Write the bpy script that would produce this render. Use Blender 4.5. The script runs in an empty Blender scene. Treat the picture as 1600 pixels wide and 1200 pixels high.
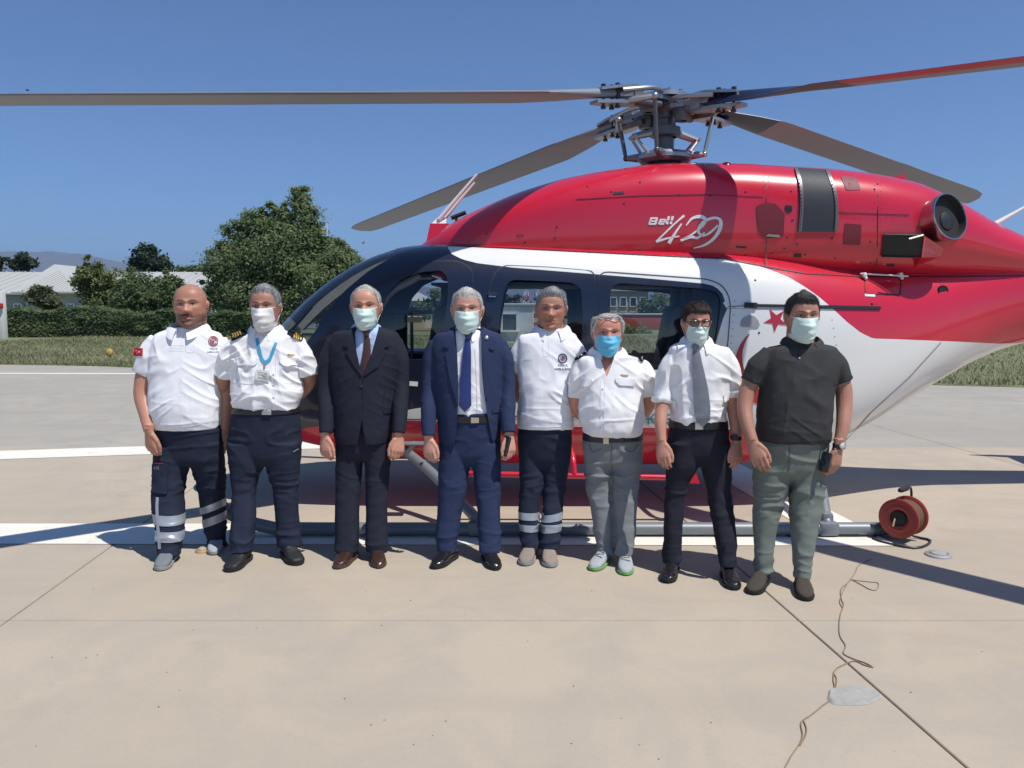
import bpy, bmesh, math, random
import numpy as np
from mathutils import Vector, Matrix
from mathutils.bvhtree import BVHTree

# ------------------------------------------------------------------ camera, sky, sun, exposure
F = 1235.0; HZ = 482.0; CH = 1.62              # focal length in pixels of a 1600 px wide frame, horizon row, eye height
PITCH = math.atan((600 - HZ) / F)
sc = bpy.context.scene
C = sc.collection
cam_d = bpy.data.cameras.new('camera'); cam = bpy.data.objects.new('camera', cam_d); C.objects.link(cam)
cam.location = (0, 0, CH); cam.rotation_euler = (math.pi / 2 - PITCH, 0, 0)
cam_d.sensor_width = 36; cam_d.lens = F / 1600 * 36; cam_d.clip_start = 0.05; cam_d.clip_end = 60000
sc.camera = cam
SUN = Vector((0.394, -0.30, 1.0)).normalized()
EL = math.asin(SUN.z); AZ = math.atan2(SUN.x, SUN.y)
w = bpy.data.worlds.new('World'); sc.world = w; w.use_nodes = True
wn = w.node_tree.nodes; wl = w.node_tree.links
bg = wn['Background']; sky = wn.new('ShaderNodeTexSky'); sky.sky_type = 'NISHITA'; sky.sun_disc = False
sky.sun_elevation = EL; sky.sun_rotation = AZ; sky.altitude = 2500; sky.air_density = 1.0; sky.dust_density = 0.0; sky.ozone_density = 10.0
wl.new(sky.outputs[0], bg.inputs[0]); bg.inputs[1].default_value = 0.10
sd = bpy.data.lights.new('sun', 'SUN'); sd.energy = 4.0; sd.angle = math.radians(0.53); sd.color = (1.0, 0.955, 0.89)
so = bpy.data.objects.new('sun', sd); C.objects.link(so); so.rotation_euler = SUN.to_track_quat('Z', 'Y').to_euler(); so.location = (20, -20, 50)
sc.view_settings.view_transform = 'Standard'; sc.view_settings.look = 'None'
sc.view_settings.exposure = 0.3; sc.view_settings.gamma = 1.0; sc.view_settings.use_curve_mapping = False
sc.cycles.max_bounces = 8; sc.cycles.transparent_max_bounces = 16; sc.cycles.volume_bounces = 0
sc.cycles.caustics_reflective = False; sc.cycles.caustics_refractive = False
sc.cycles.use_denoising = True

rnd = random.Random(7); RS = np.random.RandomState(11)

# ------------------------------------------------------------------ pixel helpers (pixel of the 1600x1200 photograph -> point of the place)
def ray(px, py):
    a = (px - 800) / F; b = (600 - py) / F; cp, sp = math.cos(PITCH), math.sin(PITCH)
    return Vector((a, cp + b * sp, -sp + b * cp))
def at(px, py, Y):
    d = ray(px, py); return Vector((0, 0, CH)) + d * (Y / d.y)
def ground(px, py, z=0.0):
    d = ray(px, py); return Vector((0, 0, CH)) + d * ((z - CH) / d.z)

# ------------------------------------------------------------------ mesh helpers: everything returns (verts Nx3, faces list)
def arr(v): return np.asarray([tuple(p) for p in v], float).reshape(-1, 3)
def join(parts):
    V = []; Fc = []; o = 0
    for v, f in parts:
        v = np.asarray(v, float); V.append(v); Fc += [tuple(i + o for i in q) for q in f]; o += len(v)
    return np.concatenate(V), Fc
def box(c, s, rot=None):
    v = np.array([(x, y, z) for x in (-.5, .5) for y in (-.5, .5) for z in (-.5, .5)]) * np.array(s)
    if rot is not None: v = v @ np.array(rot.to_3x3()).T
    return v + np.array(c), [(0, 1, 3, 2), (4, 6, 7, 5), (0, 4, 5, 1), (2, 3, 7, 6), (0, 2, 6, 4), (1, 5, 7, 3)]
def rbox(c, s, r=0.01, rot=None, seg=2):
    bm = bmesh.new(); bmesh.ops.create_cube(bm, size=1)
    for q in bm.verts: q.co = Vector((q.co.x * s[0], q.co.y * s[1], q.co.z * s[2]))
    bmesh.ops.bevel(bm, geom=list(bm.edges), offset=min(r, min(s) * .45), segments=seg, profile=.5, affect='EDGES')
    v = arr([q.co for q in bm.verts]); bm.verts.index_update(); f = [tuple(q.index for q in g.verts) for g in bm.faces]; bm.free()
    if rot is not None: v = v @ np.array(rot.to_3x3()).T
    return v + np.array(c), f
def loft(rings, cap=True, closed=True):
    n = len(rings[0]); v = np.concatenate([np.asarray(r, float) for r in rings]); f = []
    m = n if closed else n - 1
    for i in range(len(rings) - 1):
        for j in range(m):
            k = (j + 1) % n; f.append((i * n + j, i * n + k, (i + 1) * n + k, (i + 1) * n + j))
    if cap:
        f.append(tuple(range(n - 1, -1, -1))); o = (len(rings) - 1) * n; f.append(tuple(range(o, o + n)))
    return v, f
def tube(pts, r, n=10, cap=True, flat=None):
    P = [Vector(p) for p in pts]; rr = list(r) if hasattr(r, '__len__') else [r] * len(P)
    rings = []; u = None
    for i, p in enumerate(P):
        t = (P[min(i + 1, len(P) - 1)] - P[max(i - 1, 0)])
        t = t.normalized() if t.length > 1e-9 else Vector((0, 0, 1))
        if u is None:
            u = t.cross(Vector((0, 0, 1)) if abs(t.z) < .9 else Vector((0, 1, 0))).normalized()
        else:
            u = (u - t * u.dot(t)).normalized()
        b = t.cross(u)
        rings.append([p + (u * math.cos(a) + b * math.sin(a)) * rr[i] for a in [2 * math.pi * k / n for k in range(n)]])
    return loft([arr(q) for q in rings], cap)
def smooth_path(pts, k=6):
    P = np.asarray([tuple(p) for p in pts], float)
    if len(P) < 3: return [Vector(p) for p in P]
    E = np.vstack([2 * P[0] - P[1], P, 2 * P[-1] - P[-2]]); out = []
    for i in range(1, len(E) - 2):
        for j in range(k):
            t = j / k; a, b, c_, d = E[i - 1], E[i], E[i + 1], E[i + 2]
            out.append(.5 * (2 * b + (c_ - a) * t + (2 * a - 5 * b + 4 * c_ - d) * t * t + (3 * b - a - 3 * c_ + d) * t ** 3))
    out.append(E[-2]); return [Vector(p) for p in out]
def lathe(c, axis, prof, n=24, cap=False):
    a = Vector(axis).normalized(); u = a.cross(Vector((0, 0, 1)) if abs(a.z) < .9 else Vector((1, 0, 0))).normalized(); b = a.cross(u); c = Vector(c)
    return loft([arr([c + a * h + (u * math.cos(t) + b * math.sin(t)) * max(r, 1e-4) for t in [2 * math.pi * k / n for k in range(n)]]) for h, r in prof], cap)
def ellipsoid(c, s, n=16, m=10, rot=None):
    rings = []
    for i in range(m + 1):
        p = -math.pi / 2 + math.pi * i / m; cr = max(math.cos(p), 1e-3)
        rings.append(np.array([(cr * math.cos(2 * math.pi * j / n), cr * math.sin(2 * math.pi * j / n), math.sin(p)) for j in range(n)]) * np.array(s))
    v, f = loft(rings)
    if rot is not None: v = v @ np.array(rot.to_3x3()).T
    return v + np.array(tuple(c)), f
def sgp(x, p): return np.sign(x) * np.abs(x) ** p

# ------------------------------------------------------------------ numpy value noise
def _h(i, j, k):
    n = (i * 374761393 + j * 668265263 + k * 2147483647 + 1013904223) & 0xffffffff
    n = ((n ^ (n >> 13)) * 1274126177) & 0xffffffff
    return ((n ^ (n >> 16)) & 0xffff) / 65535.0
def vnoise(P):
    P = np.asarray(P, float) + 100.0; I = np.floor(P).astype(np.int64); f = P - I; f = f * f * (3 - 2 * f); out = 0
    for a in (0, 1):
        for b in (0, 1):
            for c in (0, 1):
                wgt = (f[:, 0] if a else 1 - f[:, 0]) * (f[:, 1] if b else 1 - f[:, 1]) * (f[:, 2] if c else 1 - f[:, 2])
                out = out + wgt * _h(I[:, 0] + a, I[:, 1] + b, I[:, 2] + c)
    return out * 2 - 1
def sstep(x, a, b):
    t = np.clip((x - a) / (b - a), 0, 1); return t * t * (3 - 2 * t)

# ------------------------------------------------------------------ object helpers
def root_loc(o):
    l = Vector((0, 0, 0))
    while o is not None: l = l + o.location; o = o.parent
    return l
def mesh_of(name, v, f, mats, smooth=True, mi=None, sharp=None):
    me = bpy.data.meshes.new(name)
    v = np.asarray(v, float)
    if isinstance(f, np.ndarray):
        n, k = f.shape
        me.vertices.add(len(v)); me.vertices.foreach_set('co', v.astype(np.float32).ravel())
        me.loops.add(n * k); me.loops.foreach_set('vertex_index', f.astype(np.int32).ravel())
        me.polygons.add(n); me.polygons.foreach_set('loop_start', np.arange(0, n * k, k, dtype=np.int32))
        me.update(calc_edges=True)
    else:
        me.from_pydata(v.tolist(), [], [tuple(int(i) for i in q) for q in f])
    for m in (mats if isinstance(mats, (list, tuple)) else [mats]): me.materials.append(m)
    if smooth: me.polygons.foreach_set('use_smooth', np.ones(len(me.polygons), bool))
    if mi is not None: me.polygons.foreach_set('material_index', np.asarray(mi, np.int32))
    me.update()
    if smooth and sharp: me.set_sharp_from_angle(angle=math.radians(sharp))
    return me
def mk(name, vf, mats, parent=None, smooth=True, mi=None, sharp=40, loc=None, **props):
    v, f = vf; v = np.asarray(v, float)
    base = root_loc(parent) if parent is not None else (Vector(loc) if loc is not None else Vector((0, 0, 0)))
    me = mesh_of(name, v - np.array(base), f, mats, smooth, mi, sharp)
    o = bpy.data.objects.new(name, me); C.objects.link(o)
    if parent is not None: o.parent = parent
    else: o.location = base
    for k, val in props.items(): o[k] = val
    return o
def thing(name, label, cat, loc, group=None):
    o = bpy.data.objects.new(name, None); C.objects.link(o); o.location = loc; o.empty_display_size = .2
    o['label'] = label; o['category'] = cat
    if group: o['group'] = group
    return o
def tag(o, label, cat, group=None):
    o['label'] = label; o['category'] = cat
    if group: o['group'] = group
    return o
def dup_tree(o, loc, parent=None, **props):
    c = o.copy(); C.objects.link(c)
    if parent is not None: c.parent = parent
    else: c.location = loc
    for k, val in props.items(): c[k] = val
    for ch in list(o.children): dup_tree(ch, None, c)
    return c
def evaluated(o):
    dg = bpy.context.evaluated_depsgraph_get(); dg.update()
    e = o.evaluated_get(dg); me = e.to_mesh()
    n = len(me.vertices); v = np.empty(n * 3, np.float32); me.vertices.foreach_get('co', v)
    f = [tuple(p.vertices) for p in me.polygons]
    mi = np.empty(len(me.polygons), np.int32); me.polygons.foreach_get('material_index', mi)
    e.to_mesh_clear(); return v.reshape(-1, 3).astype(float), f, mi
def remesh(parts, voxel, sm=3, fac=.5):
    v, f = join(parts); me = bpy.data.meshes.new('t'); me.from_pydata(v.tolist(), [], f)
    bm = bmesh.new(); bm.from_mesh(me); bmesh.ops.recalc_face_normals(bm, faces=bm.faces); bm.to_mesh(me); bm.free()
    o = bpy.data.objects.new('t', me); C.objects.link(o)
    m = o.modifiers.new('r', 'REMESH'); m.mode = 'VOXEL'; m.voxel_size = voxel
    if sm: s = o.modifiers.new('s', 'SMOOTH'); s.factor = fac; s.iterations = sm
    v, f, _ = evaluated(o); bpy.data.objects.remove(o); bpy.data.meshes.remove(me); return v, f
def normals_of(v, f):
    q = np.array([x if len(x) == 4 else (x[0], x[1], x[2], x[2]) for x in f]) if not isinstance(f, np.ndarray) else f
    a = v[q[:, 0]]; n = np.cross(v[q[:, 1]] - a, v[q[:, 2]] - a) + (np.cross(v[q[:, 2]] - a, v[q[:, 3]] - a) if q.shape[1] == 4 else 0)
    N = np.zeros_like(v)
    for k in range(q.shape[1]): np.add.at(N, q[:, k], n)
    return N / np.maximum(np.linalg.norm(N, axis=1, keepdims=True), 1e-9)
def boolean(a, cutters, op='DIFFERENCE', mats=None):
    """a, cutters: (v, f, mi); exact boolean, returns (v, f, mi)"""
    def tmp(g):
        me = bpy.data.meshes.new('t'); me.from_pydata(np.asarray(g[0]).tolist(), [], [tuple(q) for q in g[1]])
        for m in mats or []: me.materials.append(m)
        if len(g) > 2 and g[2] is not None: me.polygons.foreach_set('material_index', np.asarray(g[2], np.int32))
        o = bpy.data.objects.new('t', me); C.objects.link(o); return o
    o = tmp(a); cs = []
    for c in cutters:
        q = tmp(c); cs.append(q); m = o.modifiers.new('b', 'BOOLEAN'); m.operation = op; m.object = q; m.solver = 'EXACT'
    r = evaluated(o)
    for q in [o] + cs:
        me = q.data; bpy.data.objects.remove(q); bpy.data.meshes.remove(me)
    return r
def bvh(v, f): return BVHTree.FromPolygons([tuple(p) for p in v], [tuple(q) for q in f])
def prism(poly_xz, y0, y1):
    n = len(poly_xz); v = [(x, y0, z) for x, z in poly_xz] + [(x, y1, z) for x, z in poly_xz]
    a = sum(poly_xz[i][0] * poly_xz[(i + 1) % n][1] - poly_xz[(i + 1) % n][0] * poly_xz[i][1] for i in range(n))
    f = [tuple(range(n)), tuple(range(2 * n - 1, n - 1, -1))] + [(i, n + i, n + (i + 1) % n, (i + 1) % n) for i in range(n)]
    if a < 0: f = [tuple(reversed(q)) for q in f]
    return np.array(v, float), f
def round_poly(pts, r=8, k=4):
    """round the corners of a pixel polygon"""
    P = [Vector(p[:2]) for p in pts]; n = len(P); out = []
    for i in range(n):
        a, b, c = P[i - 1], P[i], P[(i + 1) % n]
        d1 = min(r, (a - b).length * .45); d2 = min(r, (c - b).length * .45)
        p1 = b + (a - b).normalized() * d1; p2 = b + (c - b).normalized() * d2
        for j in range(k + 1):
            t = j / k; out.append(tuple((1 - t) ** 2 * p1 + 2 * t * (1 - t) * b + t * t * p2))
    return out
def patch2d(poly, step):
    """triangulated, subdivided 2D polygon (pixel space)"""
    bm = bmesh.new(); vs = [bm.verts.new((p[0], p[1], 0)) for p in poly]; bm.faces.new(vs)
    bmesh.ops.triangulate(bm, faces=bm.faces)
    for _ in range(6):
        long = [e for e in bm.edges if e.calc_length() > step]
        if not long: break
        bmesh.ops.subdivide_edges(bm, edges=long, cuts=1); bmesh.ops.triangulate(bm, faces=[g for g in bm.faces if len(g.verts) > 3])
    bm.verts.index_update(); v = arr([q.co for q in bm.verts]); f = [tuple(q.index for q in g.verts) for g in bm.faces]; bm.free(); return v, f
def project(v2, tree, off=.003, fallbackY=None):
    """drop pixel points along the sight lines onto a surface, lifted off it along its normal"""
    out = []; o = Vector((0, 0, CH)); last = None; miss = []
    for i, p in enumerate(v2):
        d = ray(p[0], p[1]).normalized(); h, n, _, dist = tree.ray_cast(o, d)
        if h is None: out.append(None); miss.append(i); continue
        if n.dot(d) > 0: n = -n
        out.append(h + n * off); last = h
    for i in miss:
        best = min(((v2[j][0] - v2[i][0]) ** 2 + (v2[j][1] - v2[i][1]) ** 2, j) for j in range(len(v2)) if out[j] is not None and j not in miss) if len(miss) < len(v2) else None
        out[i] = at(v2[i][0], v2[i][1], out[best[1]].y) if best else at(v2[i][0], v2[i][1], fallbackY or 5)
    return arr(out)
def thicken(v, f, t):
    """closed slab: the projected sheet plus a copy pushed back by t"""
    n = normals_of(v, [q if len(q) == 4 else (q[0], q[1], q[2], q[2]) for q in f]); cam_dir = np.array([0, -1, 0.0])
    if (n @ cam_dir).mean() < 0: f = [tuple(reversed(q)) for q in f]; n = -n
    m = len(v); from collections import Counter
    ed = Counter(); di = {}
    for q in f:
        for a, b in zip(q, q[1:] + q[:1]): ed[frozenset((a, b))] += 1; di[frozenset((a, b))] = (a, b)
    F2 = list(f) + [tuple(i + m for i in reversed(q)) for q in f]
    for e, c in ed.items():
        if c == 1: a, b = di[e]; F2.append((b, a, a + m, b + m))
    return np.concatenate([v, v - n * t]), F2
def decal(name, poly, tree, mat, parent, off=.003, t=.003, step=6, **props):
    v2, f = patch2d(poly, step); v = project(v2, tree, off); return mk(name, thicken(v, f, t), mat, parent, sharp=60, **props)
def ribbon2d(path, w0, w1=None, k=5, smooth=True):
    P = smooth_path([(p[0], p[1], 0) for p in path], k) if smooth and len(path) > 2 else [Vector((p[0], p[1], 0)) for p in path]
    if len(P) == 2: P = [P[0].lerp(P[1], i / 6) for i in range(7)]
    n = len(P); ws = np.interp(np.linspace(0, 1, n), np.linspace(0, 1, len(w0)), w0) if hasattr(w0, '__len__') else np.full(n, w0)
    v = []
    for i, p in enumerate(P):
        t = (P[min(i + 1, n - 1)] - P[max(i - 1, 0)]).normalized(); q = Vector((-t.y, t.x, 0)) * ws[i] / 2; v += [p - q, p + q]
    return arr(v), [(2 * i, 2 * i + 1, 2 * i + 3, 2 * i + 2) for i in range(n - 1)]
def strokes(name, paths, tree, mat, parent, off=.003, t=.002, **props):
    parts = []
    for path, wd in paths:
        v2, f = ribbon2d(path, wd); v = project(v2, tree, off); parts.append(thicken(v, f, t))
    return mk(name, join(parts), mat, parent, sharp=60, **props)
def text2d(s, size, shear=0.0, bold=0.0):
    """letters of the built-in font as flat triangles: (v Nx2, faces), x to the right, y up, left baseline at the origin"""
    cu = bpy.data.curves.new('t', 'FONT'); cu.body = s; cu.size = size; cu.shear = shear; cu.offset = bold; cu.resolution_u = 3
    o = bpy.data.objects.new('t', cu); C.objects.link(o); v, f, _ = evaluated(o); bpy.data.objects.remove(o); bpy.data.curves.remove(cu)
    return v, f
def text_decal(name, s, px, py, size, tree, mat, parent, off=.0015, bold=0.0, shear=0.0, center=True, **props):
    v, f = text2d(s, size, shear, bold); cx = (v[:, 0].max() + v[:, 0].min()) / 2 if center else 0
    v2 = np.c_[px + v[:, 0] - cx, py - v[:, 1], v[:, 2]]
    return mk(name, (project(v2, tree, off), f), mat, parent, smooth=False, **props)

# ------------------------------------------------------------------ materials
def nt_mat(name):
    m = bpy.data.materials.new(name); m.use_nodes = True; nt = m.node_tree; return m, nt, nt.nodes['Principled BSDF'], nt.nodes, nt.links
def pbr(name, col, rough=.6, metal=0.0, var=.08, scale=6.0, bump=0.0, bscale=80.0, coat=0.0, spec=.5, detail=4, sheen=0.0):
    m, nt, b, N, L = nt_mat(name); tc = N.new('ShaderNodeTexCoord')
    b.inputs['Roughness'].default_value = rough; b.inputs['Metallic'].default_value = metal
    b.inputs['Coat Weight'].default_value = coat; b.inputs['Coat Roughness'].default_value = .06; b.inputs['Specular IOR Level'].default_value = spec
    b.inputs['Sheen Weight'].default_value = sheen
    n = N.new('ShaderNodeTexNoise'); n.inputs['Scale'].default_value = scale; n.inputs['Detail'].default_value = detail; L.new(tc.outputs['Object'], n.inputs['Vector'])
    mx = N.new('ShaderNodeMix'); mx.data_type = 'RGBA'; mx.inputs['A'].default_value = tuple(c * (1 - var) for c in col) + (1,); mx.inputs['B'].default_value = tuple(min(1, c * (1 + var)) for c in col) + (1,)
    L.new(n.outputs['Fac'], mx.inputs['Factor']); L.new(mx.outputs['Result'], b.inputs['Base Color'])
    if bump:
        n2 = N.new('ShaderNodeTexNoise'); n2.inputs['Scale'].default_value = bscale; n2.inputs['Detail'].default_value = 3; L.new(tc.outputs['Object'], n2.inputs['Vector'])
        bp = N.new('ShaderNodeBump'); bp.inputs['Strength'].default_value = bump; bp.inputs['Distance'].default_value = .01; L.new(n2.outputs['Fac'], bp.inputs['Height']); L.new(bp.outputs[0], b.inputs['Normal'])
    return m
def glass_mat(name, tint, rough=.02):
    m, nt, b, N, L = nt_mat(name); N.remove(b); out = N['Material Output']
    tr = N.new('ShaderNodeBsdfTransparent'); tr.inputs[0].default_value = tuple(tint) + (1,)
    gl = N.new('ShaderNodeBsdfGlossy'); gl.inputs['Roughness'].default_value = rough
    lw = N.new('ShaderNodeLayerWeight'); lw.inputs['Blend'].default_value = .5; pw = N.new('ShaderNodeMath'); pw.operation = 'POWER'; pw.inputs[1].default_value = 5; L.new(lw.outputs['Facing'], pw.inputs[0])
    fr = N.new('ShaderNodeMath'); fr.operation = 'MULTIPLY_ADD'; fr.inputs[1].default_value = .75; fr.inputs[2].default_value = .035; L.new(pw.outputs[0], fr.inputs[0]); mx = N.new('ShaderNodeMixShader')
    L.new(fr.outputs[0], mx.inputs[0]); L.new(tr.outputs[0], mx.inputs[1]); L.new(gl.outputs[0], mx.inputs[2]); L.new(mx.outputs[0], out.inputs[0]); return m
def leaf_mat(name, dark, light, trans=.35, rough=.55):
    m, nt, b, N, L = nt_mat(name); out = N['Material Output']
    a = N.new('ShaderNodeAttribute'); a.attribute_name = 'tint'
    mx = N.new('ShaderNodeMix'); mx.data_type = 'RGBA'; mx.inputs['A'].default_value = tuple(dark) + (1,); mx.inputs['B'].default_value = tuple(light) + (1,)
    L.new(a.outputs['Fac'], mx.inputs['Factor']); L.new(mx.outputs['Result'], b.inputs['Base Color']); b.inputs['Roughness'].default_value = rough; b.inputs['Specular IOR Level'].default_value = .3
    t = N.new('ShaderNodeBsdfTranslucent'); L.new(mx.outputs['Result'], t.inputs[0]); ms = N.new('ShaderNodeMixShader'); ms.inputs[0].default_value = trans
    L.new(b.outputs[0], ms.inputs[1]); L.new(t.outputs[0], ms.inputs[2]); L.new(ms.outputs[0], out.inputs[0]); return m
# ================================================================== THE SETTING
def concrete_mat(name, base=(.475, .408, .320)):
    m, nt, b, N, L = nt_mat(name); g = N.new('ShaderNodeNewGeometry')
    def noise(s, d=5, rough=.55, dist=0.0, vec=None):
        n = N.new('ShaderNodeTexNoise'); n.inputs['Scale'].default_value = s; n.inputs['Detail'].default_value = d; n.inputs['Roughness'].default_value = rough; n.inputs['Distortion'].default_value = dist
        L.new(vec or g.outputs['Position'], n.inputs['Vector']); return n.outputs['Fac']
    def ramp(f, a, b2, lo=0.0, hi=1.0):
        r = N.new('ShaderNodeMapRange'); r.inputs['From Min'].default_value = a; r.inputs['From Max'].default_value = b2; r.inputs['To Min'].default_value = lo; r.inputs['To Max'].default_value = hi; L.new(f, r.inputs['Value']); return r.outputs[0]
    def mix(f, a, b2):
        mx = N.new('ShaderNodeMix'); mx.data_type = 'RGBA'; L.new(f, mx.inputs['Factor'])
        for s, q in (('A', a), ('B', b2)):
            if isinstance(q, tuple): mx.inputs[s].default_value = q + (1,)
            else: L.new(q, mx.inputs[s])
        return mx.outputs['Result']
    c = mix(ramp(noise(.35, 6, .6, .6), .32, .68), tuple(x * .91 for x in base), tuple(x * 1.05 for x in base))
    c = mix(ramp(noise(1.6, 6, .62, 1.2), .42, .72), c, (base[0] * .84, base[1] * .87, base[2] * .93))
    st = N.new('ShaderNodeMapping'); st.inputs['Scale'].default_value = (.12, 1.5, 1); L.new(g.outputs['Position'], st.inputs['Vector'])
    c = mix(ramp(noise(1.0, 4, .6, .3, st.outputs[0]),   .52, .78, 0, .75), c, (base[0] * .78, base[1] * .80, base[2] * .82))
    c = mix(ramp(noise(.8, 3, .5, .4), .66, .78, 0, .35), c, (base[0] * 1.02, base[1] * .85, base[2] * .72))
    c = mix(ramp(noise(.55, 7, .7, 1.5), .60, .70, 0, .30), c, (base[0] * .62, base[1] * .62, base[2] * .64))
    c = mix(ramp(noise(45, 3, .7), .30, .70, 0, .22), c, (base[0] * .72, base[1] * .72, base[2] * .72))
    v = N.new('ShaderNodeTexVoronoi'); v.inputs['Scale'].default_value = 3.1; L.new(g.outputs['Position'], v.inputs['Vector'])
    c = mix(ramp(v.outputs['Distance'], .012, .022, .5, 0), c, (.12, .1, .08))
    L.new(c, b.inputs['Base Color']); b.inputs['Roughness'].default_value = .85; b.inputs['Specular IOR Level'].default_value = .25
    bp = N.new('ShaderNodeBump'); bp.inputs['Strength'].default_value = .25; bp.inputs['Distance'].default_value = .006; L.new(noise(120, 4, .7), bp.inputs['Height']); L.new(bp.outputs[0], b.inputs['Normal'])
    return m
M_CONC = concrete_mat('concrete'); M_CONC2 = concrete_mat('grey_concrete', (.405, .375, .320)); M_JOINT = pbr('joint_filler', (.09, .075, .06), .95)
M_SOIL = pbr('soil', (.10, .095, .04), .95, var=.35, scale=.5)
def paint_mat():
    m, nt, b, N, L = nt_mat('white_road_paint'); g = N.new('ShaderNodeNewGeometry')
    n = N.new('ShaderNodeTexNoise'); n.inputs['Scale'].default_value = 6; n.inputs['Detail'].default_value = 8; n.inputs['Roughness'].default_value = .7; L.new(g.outputs['Position'], n.inputs['Vector'])
    r = N.new('ShaderNodeMapRange'); r.inputs['From Min'].default_value = .56; r.inputs['From Max'].default_value = .76; r.inputs['To Max'].default_value = .6; L.new(n.outputs['Fac'], r.inputs['Value'])
    n2 = N.new('ShaderNodeTexNoise'); n2.inputs['Scale'].default_value = .9; n2.inputs['Detail'].default_value = 4; L.new(g.outputs['Position'], n2.inputs['Vector'])
    m0 = N.new('ShaderNodeMix'); m0.data_type = 'RGBA'; m0.inputs['A'].default_value = (.72, .68, .58, 1); m0.inputs['B'].default_value = (.84, .82, .75, 1); L.new(n2.outputs['Fac'], m0.inputs['Factor'])
    mx = N.new('ShaderNodeMix'); mx.data_type = 'RGBA'; L.new(r.outputs[0], mx.inputs['Factor']); L.new(m0.outputs['Result'], mx.inputs['A']); mx.inputs['B'].default_value = (.46, .41, .34, 1)
    L.new(mx.outputs['Result'], b.inputs['Base Color']); b.inputs['Roughness'].default_value = .7; return m
M_PAINT = paint_mat()

# ground sheet out to the horizon, apron base with slabs on it
ground_o = mk('ground', (np.array([(-14000, -60, -.16), (14000, -60, -.16), (14000, 14000, -.16), (-14000, 14000, -.16)]), [(0, 1, 2, 3)]), M_SOIL, smooth=False, kind='structure')
def edge_y(x): return 19.0 - .262 * x                      # where the apron ends and the grass begins
apron = mk('apron', (np.array([(-46, -8, -.022), (46, -8, -.022), (46, edge_y(46) + .4, -.022), (-46, edge_y(-46) + .4, -.022)]), [(0, 1, 2, 3)]), M_JOINT, smooth=False, kind='structure')
J = [ground(0, 985), ground(190, 846), ground(1500, 1190), ground(1200, 930)]
SLX = -.087; SX = 4.13; SY = 5.2; GX = J[2].x - SLX * (J[2].y - 0); Y0J = 3.99
def slab_mesh(mat):
    g = .009; bm = bmesh.new(); sx, sy = SX - g, SY - g
    p = [(0, 0), (sx, 0), (sx + SLX * sy, sy), (SLX * sy, sy)]
    b = .004; top = [(b, b), (sx - b, b), (sx - b + SLX * sy, sy - b), (b + SLX * sy, sy - b)]
    v = [(x, y, -.02) for x, y in p] + [(x, y, -.004) for x, y in p] + [(x, y, 0) for x, y in top]
    f = [(8, 9, 10, 11)]
    for i in range(4):
        j = (i + 1) % 4; f += [(i, j, 4 + j, 4 + i), (4 + i, 4 + j, 8 + j, 8 + i)]
    bm.free(); return mesh_of('concrete_slab', np.array(v), f, mat, smooth=False)
SM = slab_mesh(M_CONC); SM2 = slab_mesh(M_CONC2)  # second copy: greyer, slightly darker tone for the far slab rows
for j in range(-2, 5):
    y = Y0J + j * SY
    for i in range(-8, 8):
        x = GX + i * SX + SLX * y
        if y > edge_y(x) + 1.5 or abs(x) > 34: continue
        o = bpy.data.objects.new('concrete_slab', SM2 if j >= 1 else SM); C.objects.link(o); o.parent = apron; o.location = (x + .005, y + .005, 0)
# painted touchdown markings: sheets 4 mm above the slabs
def line_poly(name, pts, z=.004):
    return mk(name, (np.array([(p[0], p[1], z) for p in pts]), [tuple(range(len(pts)))]), M_PAINT, smooth=False, kind='structure')
XR1 = 2.05; XR2 = 2.52; YF0, YF1 = 5.31, 5.83
line_poly('painted_line', [(-9, YF0 + .06), (2.64, YF0 - .03), (2.60, YF1), (-9, YF1 + .02)])
line_poly('painted_line', [(2.15, YF1 + .002), (2.60, YF1 + .002), (2.33, 8.7), (1.88, 8.7)])
line_poly('painted_line', [(-9, 7.7), (-9, 8.25), (-.5, 10.0), (-.5, 9.4)])
for (a, b, wd) in (((-14.2, 20.6), (10, 16.0), .22), ((-13.5, 19.35), (8, 16.6), .2)):
    pass
def ground_strip(pxs, wd):
    P = [ground(*p) for p in pxs]; d = (P[-1] - P[0]).normalized(); n = Vector((-d.y, d.x, 0)) * wd / 2
    A = P[0] - d * 6; B = P[-1] + d * 9
    return [(A - n), (B - n), (B + n), (A + n)]
line_poly('painted_line', ground_strip([(0, 569), (210, 573.5)], .40))
line_poly('painted_line', ground_strip([(0, 583.5), (210, 584)], .30))

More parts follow.
